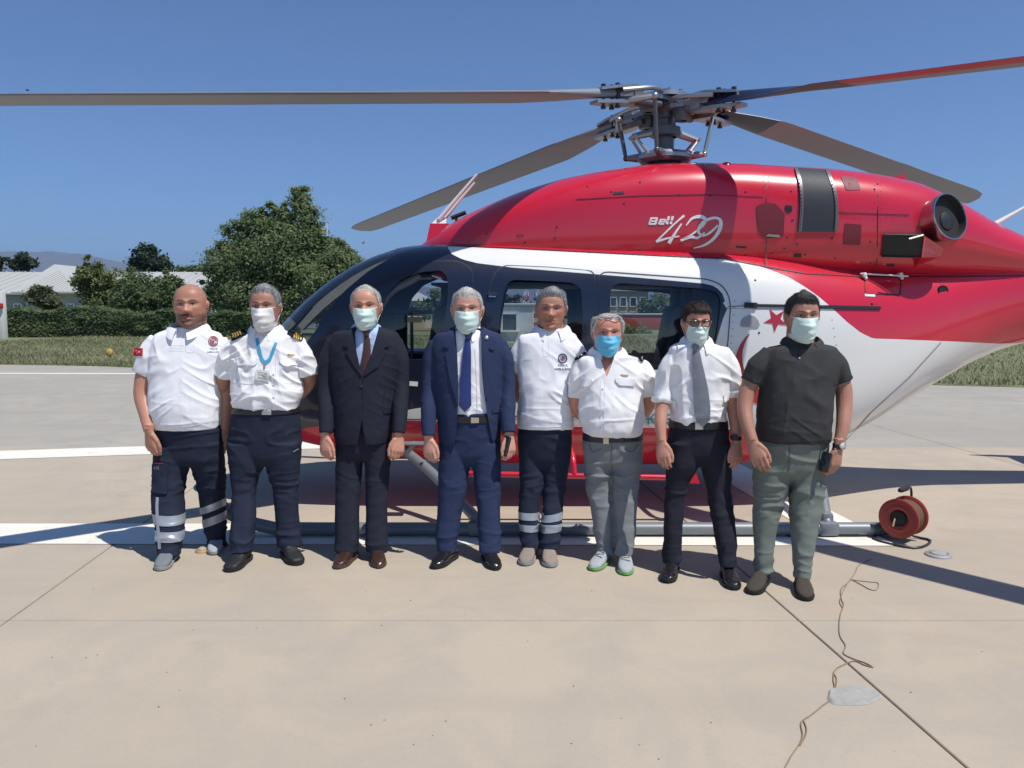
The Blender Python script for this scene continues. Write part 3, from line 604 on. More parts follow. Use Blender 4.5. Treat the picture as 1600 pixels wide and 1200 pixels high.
# ---- paint scheme: height-over-length curves in the helicopter's own coordinates
X0, X1 = -4.4, 4.6; ZS = 3.0      # local x range
def curve_pts(pxs, tree=T_POD, dflt=6.25):
    out = []
    for p in pxs:
        h = surf(p[0], p[1], tree, dflt); out.append(((h.x - HUB.x - X0) / (X1 - X0), h.z / ZS))
    return out
def fcurve(N, L, src, pts):
    n = N.new('ShaderNodeFloatCurve'); c = n.mapping.curves[0]; n.mapping.use_clip = True; n.mapping.extend = 'HORIZONTAL'
    pts = sorted(pts); c.points[0].location = pts[0]; c.points[1].location = pts[-1]
    for p in pts[1:-1]: c.points.new(*p)
    for p in c.points: p.handle_type = 'VECTOR'
    n.mapping.update(); L.new(src, n.inputs['Value']); return n.outputs[0]
def make_livery(name, red=(.58, .013, .040)):
    m, nt, b, N, L = nt_mat(name); tc = N.new('ShaderNodeTexCoord'); sp = N.new('ShaderNodeSeparateXYZ'); L.new(tc.outputs['Object'], sp.inputs[0])
    u = N.new('ShaderNodeMapRange'); u.clamp = False; u.inputs['From Min'].default_value = X0; u.inputs['From Max'].default_value = X1; L.new(sp.outputs['X'], u.inputs['Value'])
    v = N.new('ShaderNodeMath'); v.operation = 'DIVIDE'; v.inputs[1].default_value = ZS; L.new(sp.outputs['Z'], v.inputs[0])
    def over(curve):
        g = N.new('ShaderNodeMath'); g.operation = 'GREATER_THAN'; L.new(v.outputs[0], g.inputs[0]); L.new(curve, g.inputs[1]); return g.outputs[0]
    def mul(a, c):
        g = N.new('ShaderNodeMath'); g.operation = 'MULTIPLY'; L.new(a, g.inputs[0]); L.new(c, g.inputs[1]); return g.outputs[0]
    def inv(a):
        g = N.new('ShaderNodeMath'); g.operation = 'SUBTRACT'; g.inputs[0].default_value = 1; L.new(a, g.inputs[1]); return g.outputs[0]
    def mix(f, a, c):
        mx = N.new('ShaderNodeMix'); mx.data_type = 'RGBA'; L.new(f, mx.inputs['Factor'])
        for s, q in (('A', a), ('B', c)):
            if isinstance(q, tuple): mx.inputs[s].default_value = q + (1,)
            else: L.new(q, mx.inputs[s])
        return mx.outputs['Result']
    U = fcurve(N, L, u.outputs[0], [(0.0, .99), (curve_pts([(690, 384)])[0][0] - .01, .99)] + curve_pts([(700, 383), (800, 388), (900, 393), (1000, 398), (1060, 401), (1130, 404), (1150, 407), (1180, 414), (1210, 424), (1232, 433), (1256, 447), (1280, 464), (1302, 483), (1322, 502), (1345, 520), (1364, 529), (1400, 530), (1500, 534), (1560, 537)]) + [(1.0, curve_pts([(1560, 538)])[0][1] - .002)])
    T = fcurve(N, L, u.outputs[0], [(0, .99), (curve_pts([(696, 386)])[0][0], .99)] + curve_pts([(699, 386), (706, 397), (722, 405), (745, 411), (800, 418), (900, 426), (1000, 434), (1100, 443), (1116, 447), (1127, 455), (1132, 466), (1134, 482)]) + [(1, curve_pts([(1134, 482)])[0][1])])
    B = fcurve(N, L, u.outputs[0], [(0, .05), (curve_pts([(458, 668)])[0][0], .05)] + curve_pts([(466, 671), (560, 655), (650, 638), (720, 628), (800, 614), (900, 595), (960, 583), (1015, 578), (1090, 577), (1102, 574), (1110, 564), (1126, 510), (1134, 482.5)]) + [(1, curve_pts([(1134, 482.5)])[0][1])])
    Rr = fcurve(N, L, u.outputs[0], [(0, .05), (curve_pts([(452, 668)])[0][0], .05)] + curve_pts([(462, 668), (560, 657), (640, 657), (760, 661), (900, 667), (1060, 669), (1170, 671), (1235, 676)]) + [(curve_pts([(1244, 680)])[0][0], .05), (1, .05)])
    n = N.new('ShaderNodeTexNoise'); n.inputs['Scale'].default_value = 1.7; n.inputs['Detail'].default_value = 4; L.new(tc.outputs['Object'], n.inputs['Vector'])
    red_c = mix(n.outputs['Fac'], tuple(c * .93 for c in red), tuple(c * 1.05 for c in red)); wh = mix(n.outputs['Fac'], (.74, .74, .71), (.82, .82, .79))
    c = mix(over(Rr), red_c, wh)
    c = mix(mul(over(B), inv(over(T))), c, (.010, .014, .034)); c = mix(over(U), c, red_c)
    L.new(c, b.inputs['Base Color']); b.inputs['Roughness'].default_value = .28; b.inputs['Coat Weight'].default_value = .6; b.inputs['Coat Roughness'].default_value = .05
    n3 = N.new('ShaderNodeTexNoise'); n3.inputs['Scale'].default_value = 2.6; n3.inputs['Detail'].default_value = 2; L.new(tc.outputs['Object'], n3.inputs['Vector'])
    bp = N.new('ShaderNodeBump'); bp.inputs['Strength'].default_value = .10; bp.inputs['Distance'].default_value = .02; L.new(n3.outputs['Fac'], bp.inputs['Height']); L.new(bp.outputs[0], b.inputs['Normal']); L.new(bp.outputs[0], b.inputs['Coat Normal'])
    return m
M_LIV = make_livery('painted_fuselage'); M_RED = pbr('red_paint', (.58, .013, .040), .28, coat=.6, var=.05, scale=2); M_WHITE = pbr('white_paint', (.78, .78, .75), .35, coat=.3, var=.03)
M_INT = pbr('cabin_lining', (.035, .036, .042), .8); M_TRIM = pbr('black_trim', (.012, .013, .016), .5); M_BEIGE = pbr('beige_lining', (.42, .38, .32), .7, var=.12, scale=9)
M_NAVY = pbr('navy_paint', (.010, .014, .034), .25, coat=.6); M_GLASS = glass_mat('tinted_window', (.88, .90, .92)); M_GLASSC = glass_mat('windscreen_glass', (.86, .88, .89))
M_GREY = pbr('grey_metal_paint', (.20, .22, .24), .45, metal=.2, var=.08); M_STEEL = pbr('brushed_steel', (.55, .53, .50), .22, metal=1.0, var=.08); M_DARKM = pbr('dark_metal', (.045, .047, .055), .45, metal=.5)
M_RUB = pbr('black_rubber', (.014, .014, .015), .7); M_DRED = pbr('red_mesh_panel', (.17, .012, .025), .55); M_SEAT = pbr('seat_cloth', (.05, .055, .07), .9)
M_ALU = pbr('hub_alloy', (.36, .37, .39), .38, metal=.75, var=.12, scale=14); M_ALUD = pbr('hub_alloy_dark', (.13, .135, .15), .45, metal=.6, var=.15, scale=14)
M_BLADE1 = pbr('blade_grey', (.215, .225, .255), .5, var=.05, scale=2); M_BLADER = pbr('blade_red', (.36, .03, .05), .4)

# ---- windows, windscreen: pixel outlines on the near side, cut right through both sides
WIN = {
 'door_window': [(592, 562), (592, 496), (602, 462), (626, 437), (655, 425), (690, 422), (700, 436), (699, 474), (690, 520), (678, 562)],
 'cabin_window': [(774, 560), (780, 498), (790, 446), (800, 437), (893, 441), (908, 449), (911, 500), (908, 562)],
 'rear_window': [(942, 572), (945, 500), (956, 448), (968, 442), (1098, 451), (1120, 456), (1127, 470), (1120, 520), (1108, 558), (1096, 569), (1010, 572)]}
def poly_xz(pp, r=12, k=4):
    out = []
    for p in round_poly(pp, r, k): h = surf(p[0], p[1]); out.append((h.x, h.z))
    return out
WS_PX = [(360, 520), (470, 440), (560, 370), (628, 372), (612, 402), (575, 424), (540, 453), (512, 484), (494, 515), (470, 548), (440, 566), (418, 548), (390, 558)]
def ws_xz():
    out = []
    for p in WS_PX:
        h = hit(p[0], p[1], T_POD)
        if h is None: h = at(p[0], p[1], 6.9)
        out.append((h.x, h.z))
    return out
WXZ = {k: poly_xz(v, 9 if k != 'door_window' else 7) for k, v in WIN.items()}; WSXZ = ws_xz()
IN = pod_shell(.04, -2.2, 2.05, rev=False); IN = outward(IN); INr = (IN[0], [tuple(reversed(q)) for q in IN[1]])
body_vf = join([OUT, INr]); body_mi = np.r_[np.zeros(len(OUT[1]), int), np.ones(len(INr[1]), int)]
MATS = [M_LIV, M_INT, M_TRIM]
cut = [(*prism(WXZ[k], 5, 9), np.full(len(prism(WXZ[k], 5, 9)[1]), 2)) for k in WIN] + [(*prism(WSXZ, 5, 9), np.full(len(prism(WSXZ, 5, 9)[1]), 2))]
bv, bf, bmi = boolean((*body_vf, body_mi), cut, 'DIFFERENCE', MATS)
mk('fuselage', (bv, bf), MATS, heli, mi=bmi, sharp=35)
mk('engine_cowling', CO, M_RED, heli, sharp=50)
SOLID = {d: outward(pod_shell(d)) for d in (.022, .014, .004, -.004)}
def skin_piece(poly, d0, d1, y0, y1, holes=(), mats=None):
    """part of a thin skin between two offsets of the fuselage that lies behind an outline"""
    g = boolean((*prism(poly, y0, y1), None), [SOLID[d1]], 'INTERSECT', mats); g = boolean((g[0], g[1], None), [SOLID[d0]], 'DIFFERENCE', mats)
    if holes: g = boolean((g[0], g[1], None), [prism(h, 4.8, 9.2) for h in holes], 'DIFFERENCE', mats)
    return g[0], g[1]
for k in WIN:
    for y0, y1 in ((5, YC), (YC, 9)): mk(k, skin_piece(WXZ[k], .022, .014, y0, y1), M_GLASS, heli, sharp=40)
mk('windscreen', skin_piece(WSXZ, .022, .014, 5, 9), M_GLASSC, heli, sharp=40)
# doors: 4 mm proud skins with their own outlines
DOOR = {'pilot_door': [(548, 640), (545, 560), (556, 500), (580, 450), (622, 420), (662, 409), (716, 408), (738, 420), (742, 470), (728, 560), (722, 640), (700, 655), (580, 655)],
        'cabin_door': [(752, 640), (752, 560), (760, 470), (772, 428), (786, 415), (860, 418), (929, 424), (928, 560), (926, 650), (770, 650)]}
for k, w_ in (('pilot_door', 'door_window'), ('cabin_door', 'cabin_window')):
    pz = poly_xz(DOOR[k], 14)
    for y0, y1 in ((5, YC), (YC, 9)):
        mk(k, skin_piece(pz, .004, -.004, y0, y1, [WXZ[w_]], [M_LIV]), M_LIV, heli, sharp=35)
# panel seams and rubber seals
def seam(name, pts, wd=1.3, m=M_TRIM, tree=T_ALL, off=.0045, r=10, closed=True):
    pp = round_poly(pts, r) if closed else pts
    pp = list(pp) + ([pp[0]] if closed else [])
    parts = []
    for a, b in zip(pp[:-1], pp[1:]):
        if (a[0] - b[0]) ** 2 + (a[1] - b[1]) ** 2 < .01: continue
        v2, f = ribbon2d([a, b], wd, smooth=False); parts.append(thicken(project(v2, tree, off), f, .002))
    return mk(name, join(parts), m, heli, sharp=60)
for k in DOOR: seam('door_seal', DOOR[k], 1.5)
seam('door_seal', [(935, 424), (1105, 436), (1130, 446), (1142, 470), (1137, 540), (1128, 590), (1122, 655), (940, 655)], 1.2, r=16)
seam('panel_seam', [(700, 384), (800, 388.5), (900, 393.5), (1000, 398.5), (1060, 401.5), (1130, 404.5), (1200, 418), (1260, 428), (1340, 432), (1420, 432), (1500, 432), (1599, 431)], 1.2, closed=False)
seam('panel_seam', [(1197, 418), (1197, 262)], 1.0, closed=False); seam('panel_seam', [(1370, 432), (1372, 280)], 1.0, closed=False)
seam('panel_seam', [(900, 312), (1000, 306), (1100, 304), (1192, 308)], .8, closed=False)
seam('panel_seam', [(1310, 332), (1360, 334), (1420, 336)], .9, closed=False)
seam('panel_seam', [(1320, 690), (1360, 645), (1420, 590), (1470, 535)], .8, M_GREY, closed=False)
seam('hatch_outline', [(1351, 432), (1408, 433), (1406, 461), (1352, 459)], 1.2, r=3)
# engine deck details (pixel outlines dropped on the cowling)
def patch(name, poly, m, tree=T_ALL, off=.004, t=.006, r=3, step=8): return decal(name, round_poly(poly, r), tree, m, heli, off, t, step)
def mesh_mat(name, a, b2, sc_):
    m, nt, b, N, L = nt_mat(name); tc = N.new('ShaderNodeTexCoord'); ck = N.new('ShaderNodeTexChecker'); ck.inputs['Scale'].default_value = sc_
    ck.inputs['Color1'].default_value = a + (1,); ck.inputs['Color2'].default_value = b2 + (1,); L.new(tc.outputs['Object'], ck.inputs['Vector']); L.new(ck.outputs[0], b.inputs['Base Color']); b.inputs['Roughness'].default_value = .6; b.inputs['Metallic'].default_value = .3; return m
M_MESH = mesh_mat('intake_mesh', (.022, .025, .032), (.055, .06, .07), 130)
patch('intake_screen', [(1243, 264), (1292, 267), (1304, 300), (1306, 362), (1249, 362), (1251, 320), (1249, 290)], M_MESH, off=.012, t=.018, r=4)
M_SCRF = pbr('screen_frame', (.16, .16, .17), .4, metal=.6)
for side in ([(1243, 264), (1250, 290), (1252, 320), (1249, 362)], [(1291, 267), (1302, 296), (1306, 325), (1305, 362)]):
    v2, f = ribbon2d(side, 5); mk('screen_frame', thicken(project(v2, T_ALL, .018), f, .012), M_SCRF, heli)
rv = []
for side in ([(1247, 282), (1252, 320), (1250, 355)], [(1298, 285), (1305, 320), (1304, 355)]):
    for p in smooth_path([(a, b, 0) for a, b in side], 7): h = hit(p.x, p.y); rv.append(ellipsoid(h + Vector((0, -.020, .004)), (.006, .006, .006), 6, 4))
mk('rivet', join(rv), M_STEEL, heli, kind='stuff')
patch('vent_panel', [(1181, 322), (1191, 318), (1212, 318), (1226, 334), (1224, 370), (1196, 372), (1184, 360)], M_DRED, off=.005, r=5)
patch('vent_panel', [(1313, 276), (1338, 277), (1345, 297), (1322, 297)], M_DRED, r=2); patch('vent_panel', [(1320, 349), (1346, 351), (1344, 383), (1317, 382)], M_DRED, r=2)
patch('drain_port', [(1226, 321), (1237, 321), (1238, 330), (1233, 333), (1227, 331)], M_TRIM, off=.005)
patch('latch_plate', [(1196, 369), (1200, 366), (1217, 367), (1219, 371)], M_STEEL, off=.009, r=1)
# air outlet with its wedge fairing
def outlet():
    q = [hit(1380, 367), hit(1430, 370), hit(1426, 404), hit(1376, 401)]
    a0, a1, a2, a3 = [p + Vector((0, -.012, 0)) for p in q]; lift = Vector((0, -.13, 0)); tail_t, tail_b = hit(1475, 388), hit(1474, 424)
    v = [a1 + lift * .9, a2 + lift, tail_t, hit(1470, 402), a1 + Vector((0, .1, 0)), a2 + Vector((0, .12, 0)), hit(1428, 424) + Vector((0, .05, 0))]
    mk('outlet_fairing', (arr(v), [(0, 2, 3, 1), (0, 4, 2), (1, 3, 6, 5), (0, 1, 5, 4), (2, 4, 5, 6, 3)]), M_RED, heli, smooth=False)
    b = Vector((0, .0, 0)); m = 6
    mk('outlet_duct', thicken(arr([a0, a1 + lift * .85, a2 + lift * .85, a3]), [(0, 1, 2, 3)], .05), M_TRIM, heli, smooth=False)
    mk('outlet_rim', join([tube([a0 + Vector((0, -.01, 0)), a1 + lift * .95, a2 + lift * .95, a3 + Vector((0, -.01, 0)), a0 + Vector((0, -.01, 0))], .006, 6)]), M_DARKM, heli)
    mk('duct_strut', tube([a1 + lift * .99 + Vector((-.12, 0, -.03)), a1 + lift * .99 + Vector((-.01, 0, .0))], .008, 6), M_STEEL, heli)
outlet()
M_SOOT = pbr('exhaust_soot', (.006, .006, .006), .9)
# exhaust stub
def exhaust():
    c = hit(1470, 343); ax = Vector((.40, -.89, .20)).normalized()
    L_ = .075; p = [(-.20, .170), (.0, .178), (L_ * .5, .183), (L_, .190), (L_ + .012, .188), (L_ + .012, .180), (L_ - .01, .176)]
    mk('exhaust_pipe', lathe(c, ax, p, 40), M_STEEL, heli)
    mk('exhaust_liner', lathe(c, ax, [(L_ + .005, .179), (L_ - .02, .172), (.034, .165), (.031, .10), (.031, 0)], 32), M_RUB, heli)
    mk('exhaust_cone', lathe(c + Vector((.02, 0, -.02)), ax, [(.03, .075), (.036, .072), (.045, .05), (.048, .0)], 24), M_DARKM, heli)
exhaust()
# tie-down rail with two lugs, step placards, inspection port
a, b = hit(1340, 428) + Vector((0, -.05, 0)), hit(1414, 432) + Vector((0, -.05, 0)); mk('grab_rail', tube([a, b], .0065, 8), M_WHITE, heli)
for px in (1347, 1403):
    h = hit(px, 430); mk('rail_lug', join([rbox(h + Vector((0, -.03, 0)), (.034, .06, .040), .010), ellipsoid(h + Vector((.01, -.05, -.025)), (.014, .014, .014), 10, 6)]), M_WHITE, heli)
patch('placard', [(1351, 459), (1367, 460), (1367, 464), (1351, 463)], M_WHITE, r=1)
c = hit(1473, 455); mk('inspection_port', lathe(c + Vector((0, .01, 0)), (0.25, -1, 0), [(0, .0), (.012, .0), (.012, .040), (.018, .046), (0, .05)], 24), M_TRIM, heli)
c = hit(1362, 475); mk('drain_port', ellipsoid(c, (.012, .006, .012), 10, 6), M_TRIM, heli)
# fasteners scattered along the panels, one joined part
fs = []
for (x, y) in [(918, 292), (955, 300), (975, 318), (1000, 285), (1060, 304), (1110, 306), (1165, 300), (1000, 392), (1070, 396), (1165, 398), (1236, 299), (1238, 344), (1230, 371), (1246, 381), (1208, 404), (1206, 395), (1226, 388), (1300, 372), (1305, 403), (1258, 398), (1360, 410), (1360, 378), (1180, 438), (1186, 520), (920, 395), (870, 355), (867, 372), (1327, 288), (1366, 296), (1371, 288), (820, 378), (760, 365)]:
    h = hit(x, y)
    if h: fs.append(ellipsoid(h, (.009, .006, .009), 8, 4))
mk('fastener', join(fs), M_DARKM, heli, kind='stuff')
# row of rivets down the rear door post and belly panel
fs = []
for i in range(17):
    h = hit(1148 - i * .9, 470 + i * 11)
    if h: fs.append(ellipsoid(h, (.005, .004, .005), 6, 4))
for i in range(14):
    h = hit(1300 + i * 2.2, 500 + i * 13)
    if h: fs.append(ellipsoid(h, (.005, .004, .005), 6, 4))
mk('rivet', join(fs), M_GREY, heli, kind='stuff')
# rivet rows along the cowling joints
fs = []
rows = [[(735 + 11 * i, 385.5 + .052 * 11 * i) for i in range(36)], [(1193, 268 + 8 * i) for i in range(18)], [(1201, 268 + 8 * i) for i in range(18)], [(1210 + 11 * i, 427) for i in range(13)], [(1366, 290 + 9 * i) for i in range(15)], [(1376, 290 + 9 * i) for i in range(15)], [(1420 + 10 * i, 437) for i in range(18)], [(905 + 12 * i, 309 - .2 * i) for i in range(24)], [(1315 + 10 * i, 340) for i in range(11)]]
for row in rows:
    for x, y in row:
        h = hit(x, y)
        if h: fs.append(ellipsoid(h, (.0045, .003, .0045), 6, 4))
mk('rivet', join(fs), pbr('painted_rivet', (.30, .02, .04), .4), heli, kind='stuff')
for q in ([(958, 300), (975, 299), (975, 303), (958, 304)], [(1240, 396), (1252, 396), (1252, 402), (1240, 402)], [(1150, 384), (1166, 385), (1166, 388), (1150, 387)], [(1385, 412), (1397, 412), (1397, 416), (1385, 416)]): patch('placard', q, M_DARKM, r=1)
# sliding door track, handles
def rail(name, pts, wds, m, off=.012, t=.02):
    v2, f = ribbon2d(pts, wds, smooth=False); return mk(name, thicken(project(v2, T_ALL, off), f, t), m, heli, sharp=50)
rail('door_track', [(1178, 477.5), (1375, 481.5)], 4.5, M_TRIM); rail('door_track', [(1163, 477), (1182, 477.6)], 8, M_TRIM, .018)
rail('track_cable', [(1137, 479.5), (1163, 478)], 1.6, M_GREY, .006); rail('hinge', [(1131, 472), (1136, 480)], 4, M_WHITE, .015)
rail('door_handle', [(762, 459), (778, 460)], 5, M_DARKM, .02); rail('door_handle', [(764, 463.5), (775, 464)], 2, M_STEEL, .022)
v2, f = patch2d([(1157, 509), (1158, 502), (1163, 496), (1171, 492), (1178, 494), (1184, 500), (1187, 508), (1184, 511), (1160, 511)], 6); mk('vent_dome', thicken(project(v2, T_ALL, .008), f, .012), pbr('grey_vent', (.33, .34, .35), .5), heli)
rail('side_marker', [(640, 599), (653, 600)], 7, M_WHITE, .008)
# emblem: five-pointed star and crescent
M_EMB = pbr('emblem_red', (.45, .015, .03), .35, coat=.4)
st = []
for k in range(10):
    r_ = 19 if k % 2 == 0 else 7.4; a_ = math.radians(96 + 36 * k); st.append((1212 + r_ * math.cos(a_), 500 + r_ * math.sin(a_) * 1.02))
decal('star_emblem', st, T_ALL, M_EMB, heli, .004, .003, 10)
def crescent():
    cx, cy, R1 = 1216, 572, 68; out = []
    c2 = (cx + 3, cy - 14); R2 = 59.5
    A = [math.radians(t) for t in np.linspace(228, 30, 34)]     # outer arc, anticlockwise through the left and the bottom
    outer = [(cx + R1 * math.cos(t), cy - R1 * math.sin(t)) for t in [math.radians(a_) for a_ in np.linspace(132, 318, 40)]]
    inner = []
    for t in [math.radians(a_) for a_ in np.linspace(318, 132, 40)]:
        d = np.array((math.cos(t), -math.sin(t))); o = np.array((cx, cy)) - np.array(c2); bq = o @ d; disc = bq * bq - (o @ o - R2 * R2); rr = -bq + math.sqrt(max(disc, 0)); rr = min(rr, R1 - .4); inner.append((cx + d[0] * rr, cy + d[1] * rr))
    v = []; f = []
    for a_, b_ in zip(outer, inner[::-1]): v += [a_, b_]
    f = [(2 * i, 2 * i + 1, 2 * i + 3, 2 * i + 2) for i in range(len(outer) - 1)]
    mk('crescent_emblem', thicken(project(np.array([(p[0], p[1], 0) for p in v]), T_ALL, .004), f, .003), M_EMB, heli)
crescent()
M_TEAL = pbr('teal_lettering', (.03, .30, .34), .4)
text_decal('lettering', 'K', 1019, 663, 26, T_POD, M_TEAL, heli, .006, .02); text_decal('lettering', 'C', 1046, 664, 26, T_POD, M_TEAL, heli, .006, .02)
# type lettering on the cowling
M_LET = pbr('white_lettering', (.88, .88, .87), .4)
def Z(q): return [(990 + x / 4.706, 250 + y / 4.706) for x, y in q]
L4 = [(Z([(372, 408), (300, 470), (165, 600)]), [3.6, 2.6, 2.4]), (Z([(165, 600), (250, 575), (335, 560)]), [3.6, 2.6, 2.0]), (Z([(352, 468), (300, 545), (258, 612)]), [2.2, 3.6, 5.4])]
L2 = [(Z([(385, 482), (430, 430), (490, 416), (525, 440), (500, 490), (430, 545), (345, 592)]), [1.6, 3.6, 5.2, 5.4, 3.4, 2.4, 2.6]), (Z([(345, 592), (420, 565), (470, 572), (522, 532)]), [3.4, 4.2, 3.8, 1.6])]
L9 = [(Z([(522, 545), (485, 545), (478, 505), (515, 455), (575, 428), (620, 430), (640, 455), (632, 510), (590, 575), (520, 625), (440, 648)]), [2.0, 3.4, 4.6, 4.6, 3.8, 3.8, 5.4, 5.6, 4.4, 3.4, 1.4]), (Z([(505, 562), (560, 535), (620, 480)]), [2.0, 3.6, 2.4])]
strokes('lettering', [(p_, [x * 1.04 for x in w_]) for p_, w_ in L4 + L2 + L9], T_COWL, M_LET, heli, .005)
BL = [([(124, 428), (176, 428)], 3.0), ([(118, 449), (170, 449)], 2.6), ([(110, 470), (162, 470)], 3.0), ([(172, 426), (159, 472)], 3.6), ([(128, 430), (114, 471)], 3.0),
      ([(196, 439), (238, 439)], 2.8), ([(190, 455), (234, 455)], 2.2), ([(184, 470), (224, 470)], 2.8), ([(200, 437), (184, 472)], 3.4), ([(237, 437), (232, 456)], 3.4),
      ([(260, 414), (251, 445)], 4.2), ([(249, 452), (243, 472)], 4.2), ([(288, 414), (279, 445)], 4.2), ([(277, 452), (271, 472)], 4.2)]
strokes('lettering', [(Z(p), w_ * .9) for p, w_ in BL], T_COWL, M_LET, heli, .005)
strokes('lettering', [([(809 + 4 * i, 366), (808 + 4 * i, 371)], 1.2) for i in range(3)], T_COWL, M_TRIM, heli, .004)
# ---- cabin interior
fl = 0.56
mk('cabin_floor', box((HUB.x - .95, YC, fl), (2.6, 1.25, .04)), M_INT, heli, smooth=False)
def seat(x, y, zr=0.0):
    s = mk('seat', join([rbox((x, y, fl + .32), (.50, .48, .16), .05), rbox((x + .27, y, fl + .70), (.12, .46, .78), .05, Matrix.Rotation(.18, 3, 'Y')), rbox((x, y, fl + .13), (.36, .36, .24), .02)]), M_SEAT, heli)
    mk('headrest', rbox((x + .37, y, fl + 1.16), (.10, .28, .20), .04), M_SEAT, s)
seat(PX(640), YC - .38); seat(PX(640), YC + .38)
for yy in (-.5, 0, .5): seat(PX(1010), YC + yy * .95)
mk('bulkhead', box((PX(1085), YC, 1.2), (.05, 1.40, 1.25)), M_INT, heli, smooth=False)
for px_ in (745, 925):
    for s_ in (-1, 1): mk('cabin_pillar', box((PX(px_), YC + s_ * .74, 1.2), (.13, .05, 1.2)), M_INT, heli, smooth=False)
mk('headliner', box((PX(890), YC, 1.815), (2.3, 1.36, .02)), M_INT, heli, smooth=False)
mk('instrument_panel', join([rbox((PX(505), YC, .98), (.25, 1.0, .34), .05), rbox((PX(520), YC, .75), (.4, .3, .45), .03)]), M_TRIM, heli)
mk('glareshield', rbox((PX(500), YC, 1.17), (.42, 1.1, .05), .02), M_INT, heli)
mk('door_rail', join([tube([at(598, 487, 6.34), at(676, 488, 6.34)], .016, 8), tube([at(604, 498, 6.36), at(590, 520, 6.36)], .02, 8), tube([at(625, 500, 6.36), at(612, 530, 6.36)], .02, 8)]), M_TRIM, heli)
mk('stretcher_rack', join([box((PX(700), YC + .1, z), (.75, .5, .02)) for z in (1.12, 1.24)] + [tube([(PX(645), YC - .1, fl), (PX(645), YC - .1, 1.5)], .015, 6), tube([(PX(735), YC - .1, fl), (PX(735), YC - .1, 1.5)], .015, 6)]), M_GREY, heli)
mk('overhead_console', rbox((PX(640), YC, 1.93), (.4, .4, .10), .03), M_TRIM, heli)
# centre post of the windscreen: dark outside, beige lining inside
top = [(456, 500), (475, 480), (492, 464), (510, 449), (529, 435), (547, 423), (565, 413), (583, 404), (601, 397), (620, 391), (640, 387)]
P0 = [at(x, y, 6.95) for x, y in top]
def bar(P, yw, d0, d1):
    r_ = []
    for i, p in enumerate(P):
        t = (P[min(i + 1, len(P) - 1)] - P[max(i - 1, 0)]); n = Vector((t.z, 0, -t.x)).normalized()
        a_, b_ = p + n * d0, p + n * d1; r_.append(arr([(a_.x, YC - yw, a_.z), (a_.x, YC + yw, a_.z), (b_.x, YC + yw, b_.z), (b_.x, YC - yw, b_.z)]))
    return loft(r_)
mk('windscreen_post', bar(P0, .035, -.012, .05), M_NAVY, heli, smooth=False)
mk('windscreen_post', bar([p + Vector((0, 0, 0)) for p in P0], .05, .052, .125), M_BEIGE, heli, smooth=False)
Pd = [at(x, y, 6.32) for x, y in [(596, 478), (604, 464), (620, 450), (640, 440), (656, 430)]]
mk('door_frame_lining', tube(smooth_path(Pd, 4), .030, 8), M_BEIGE, heli)
# ---- wire cutter / aerials on the roof
def aerials():
    b0 = at(684, 362, YC); mk('aerial_base', outward(loft([arr([at(666, 378, 6.93), at(708, 378, 6.93), at(708, 378, 7.07), at(666, 378, 7.07)]), arr([at(672, 349, 6.95), at(701, 349, 6.95), at(701, 349, 7.05), at(672, 349, 7.05)])])), M_RED, heli, smooth=False)
    mk('aerial_foot', outward(loft([arr([at(674, 349, 6.96), at(697, 349, 6.96), at(697, 349, 7.04), at(674, 349, 7.04)]), arr([at(686, 338, 6.985), at(698, 340, 6.985), at(698, 340, 7.015), at(686, 338, 7.015)])])), M_WHITE, heli, smooth=False)
    mk('aerial', tube([at(686, 343, 6.97), at(715, 308, 6.97), at(745.5, 272, 6.97)], [.020, .015, .010], 8), M_WHITE, heli)
    mk('aerial', tube([at(694, 343, 7.03), at(718, 313, 7.03), at(742, 285, 7.03)], [.016, .013, .009], 8), M_WHITE, heli)
    mk('wire_cutter', join([tube([at(705, 341, YC), at(728, 332, YC)], .020, 6), tube([at(713, 346, YC), at(713, 338, YC)], .012, 6)]), M_TRIM, heli)
    mk('pitot_probe', tube([at(440, 533, 6.6), at(470, 500, 6.6), at(488, 479, 6.6)], .012, 6), M_TRIM, heli)
    mk('beacon', lathe(hit(1140, 262) + Vector((0, .1, 0)), (0, 0, 1), [(-.03, .055), (.03, .05), (.055, .03), (.065, 0)], 16), pbr('beacon_red', (.10, .004, .02), .2), heli)
    mk('tail_aerial', tube([at(1541, 361, YC), at(1551, 352, YC), at(1606, 321, YC)], [.045, .022, .012], 8), M_WHITE, heli)
    q = [at(1384, 279, 6.9), at(1411, 291, 6.9), at(1410, 273, 6.9)]; v = [p + Vector((0, s, 0)) for s in (-.05, .18) for p in q]
    mk('deck_fin', (arr(v), [(0, 1, 2), (5, 4, 3), (0, 3, 4, 1), (1, 4, 5, 2), (2, 5, 3, 0)]), M_RED, heli, smooth=False)
aerials()
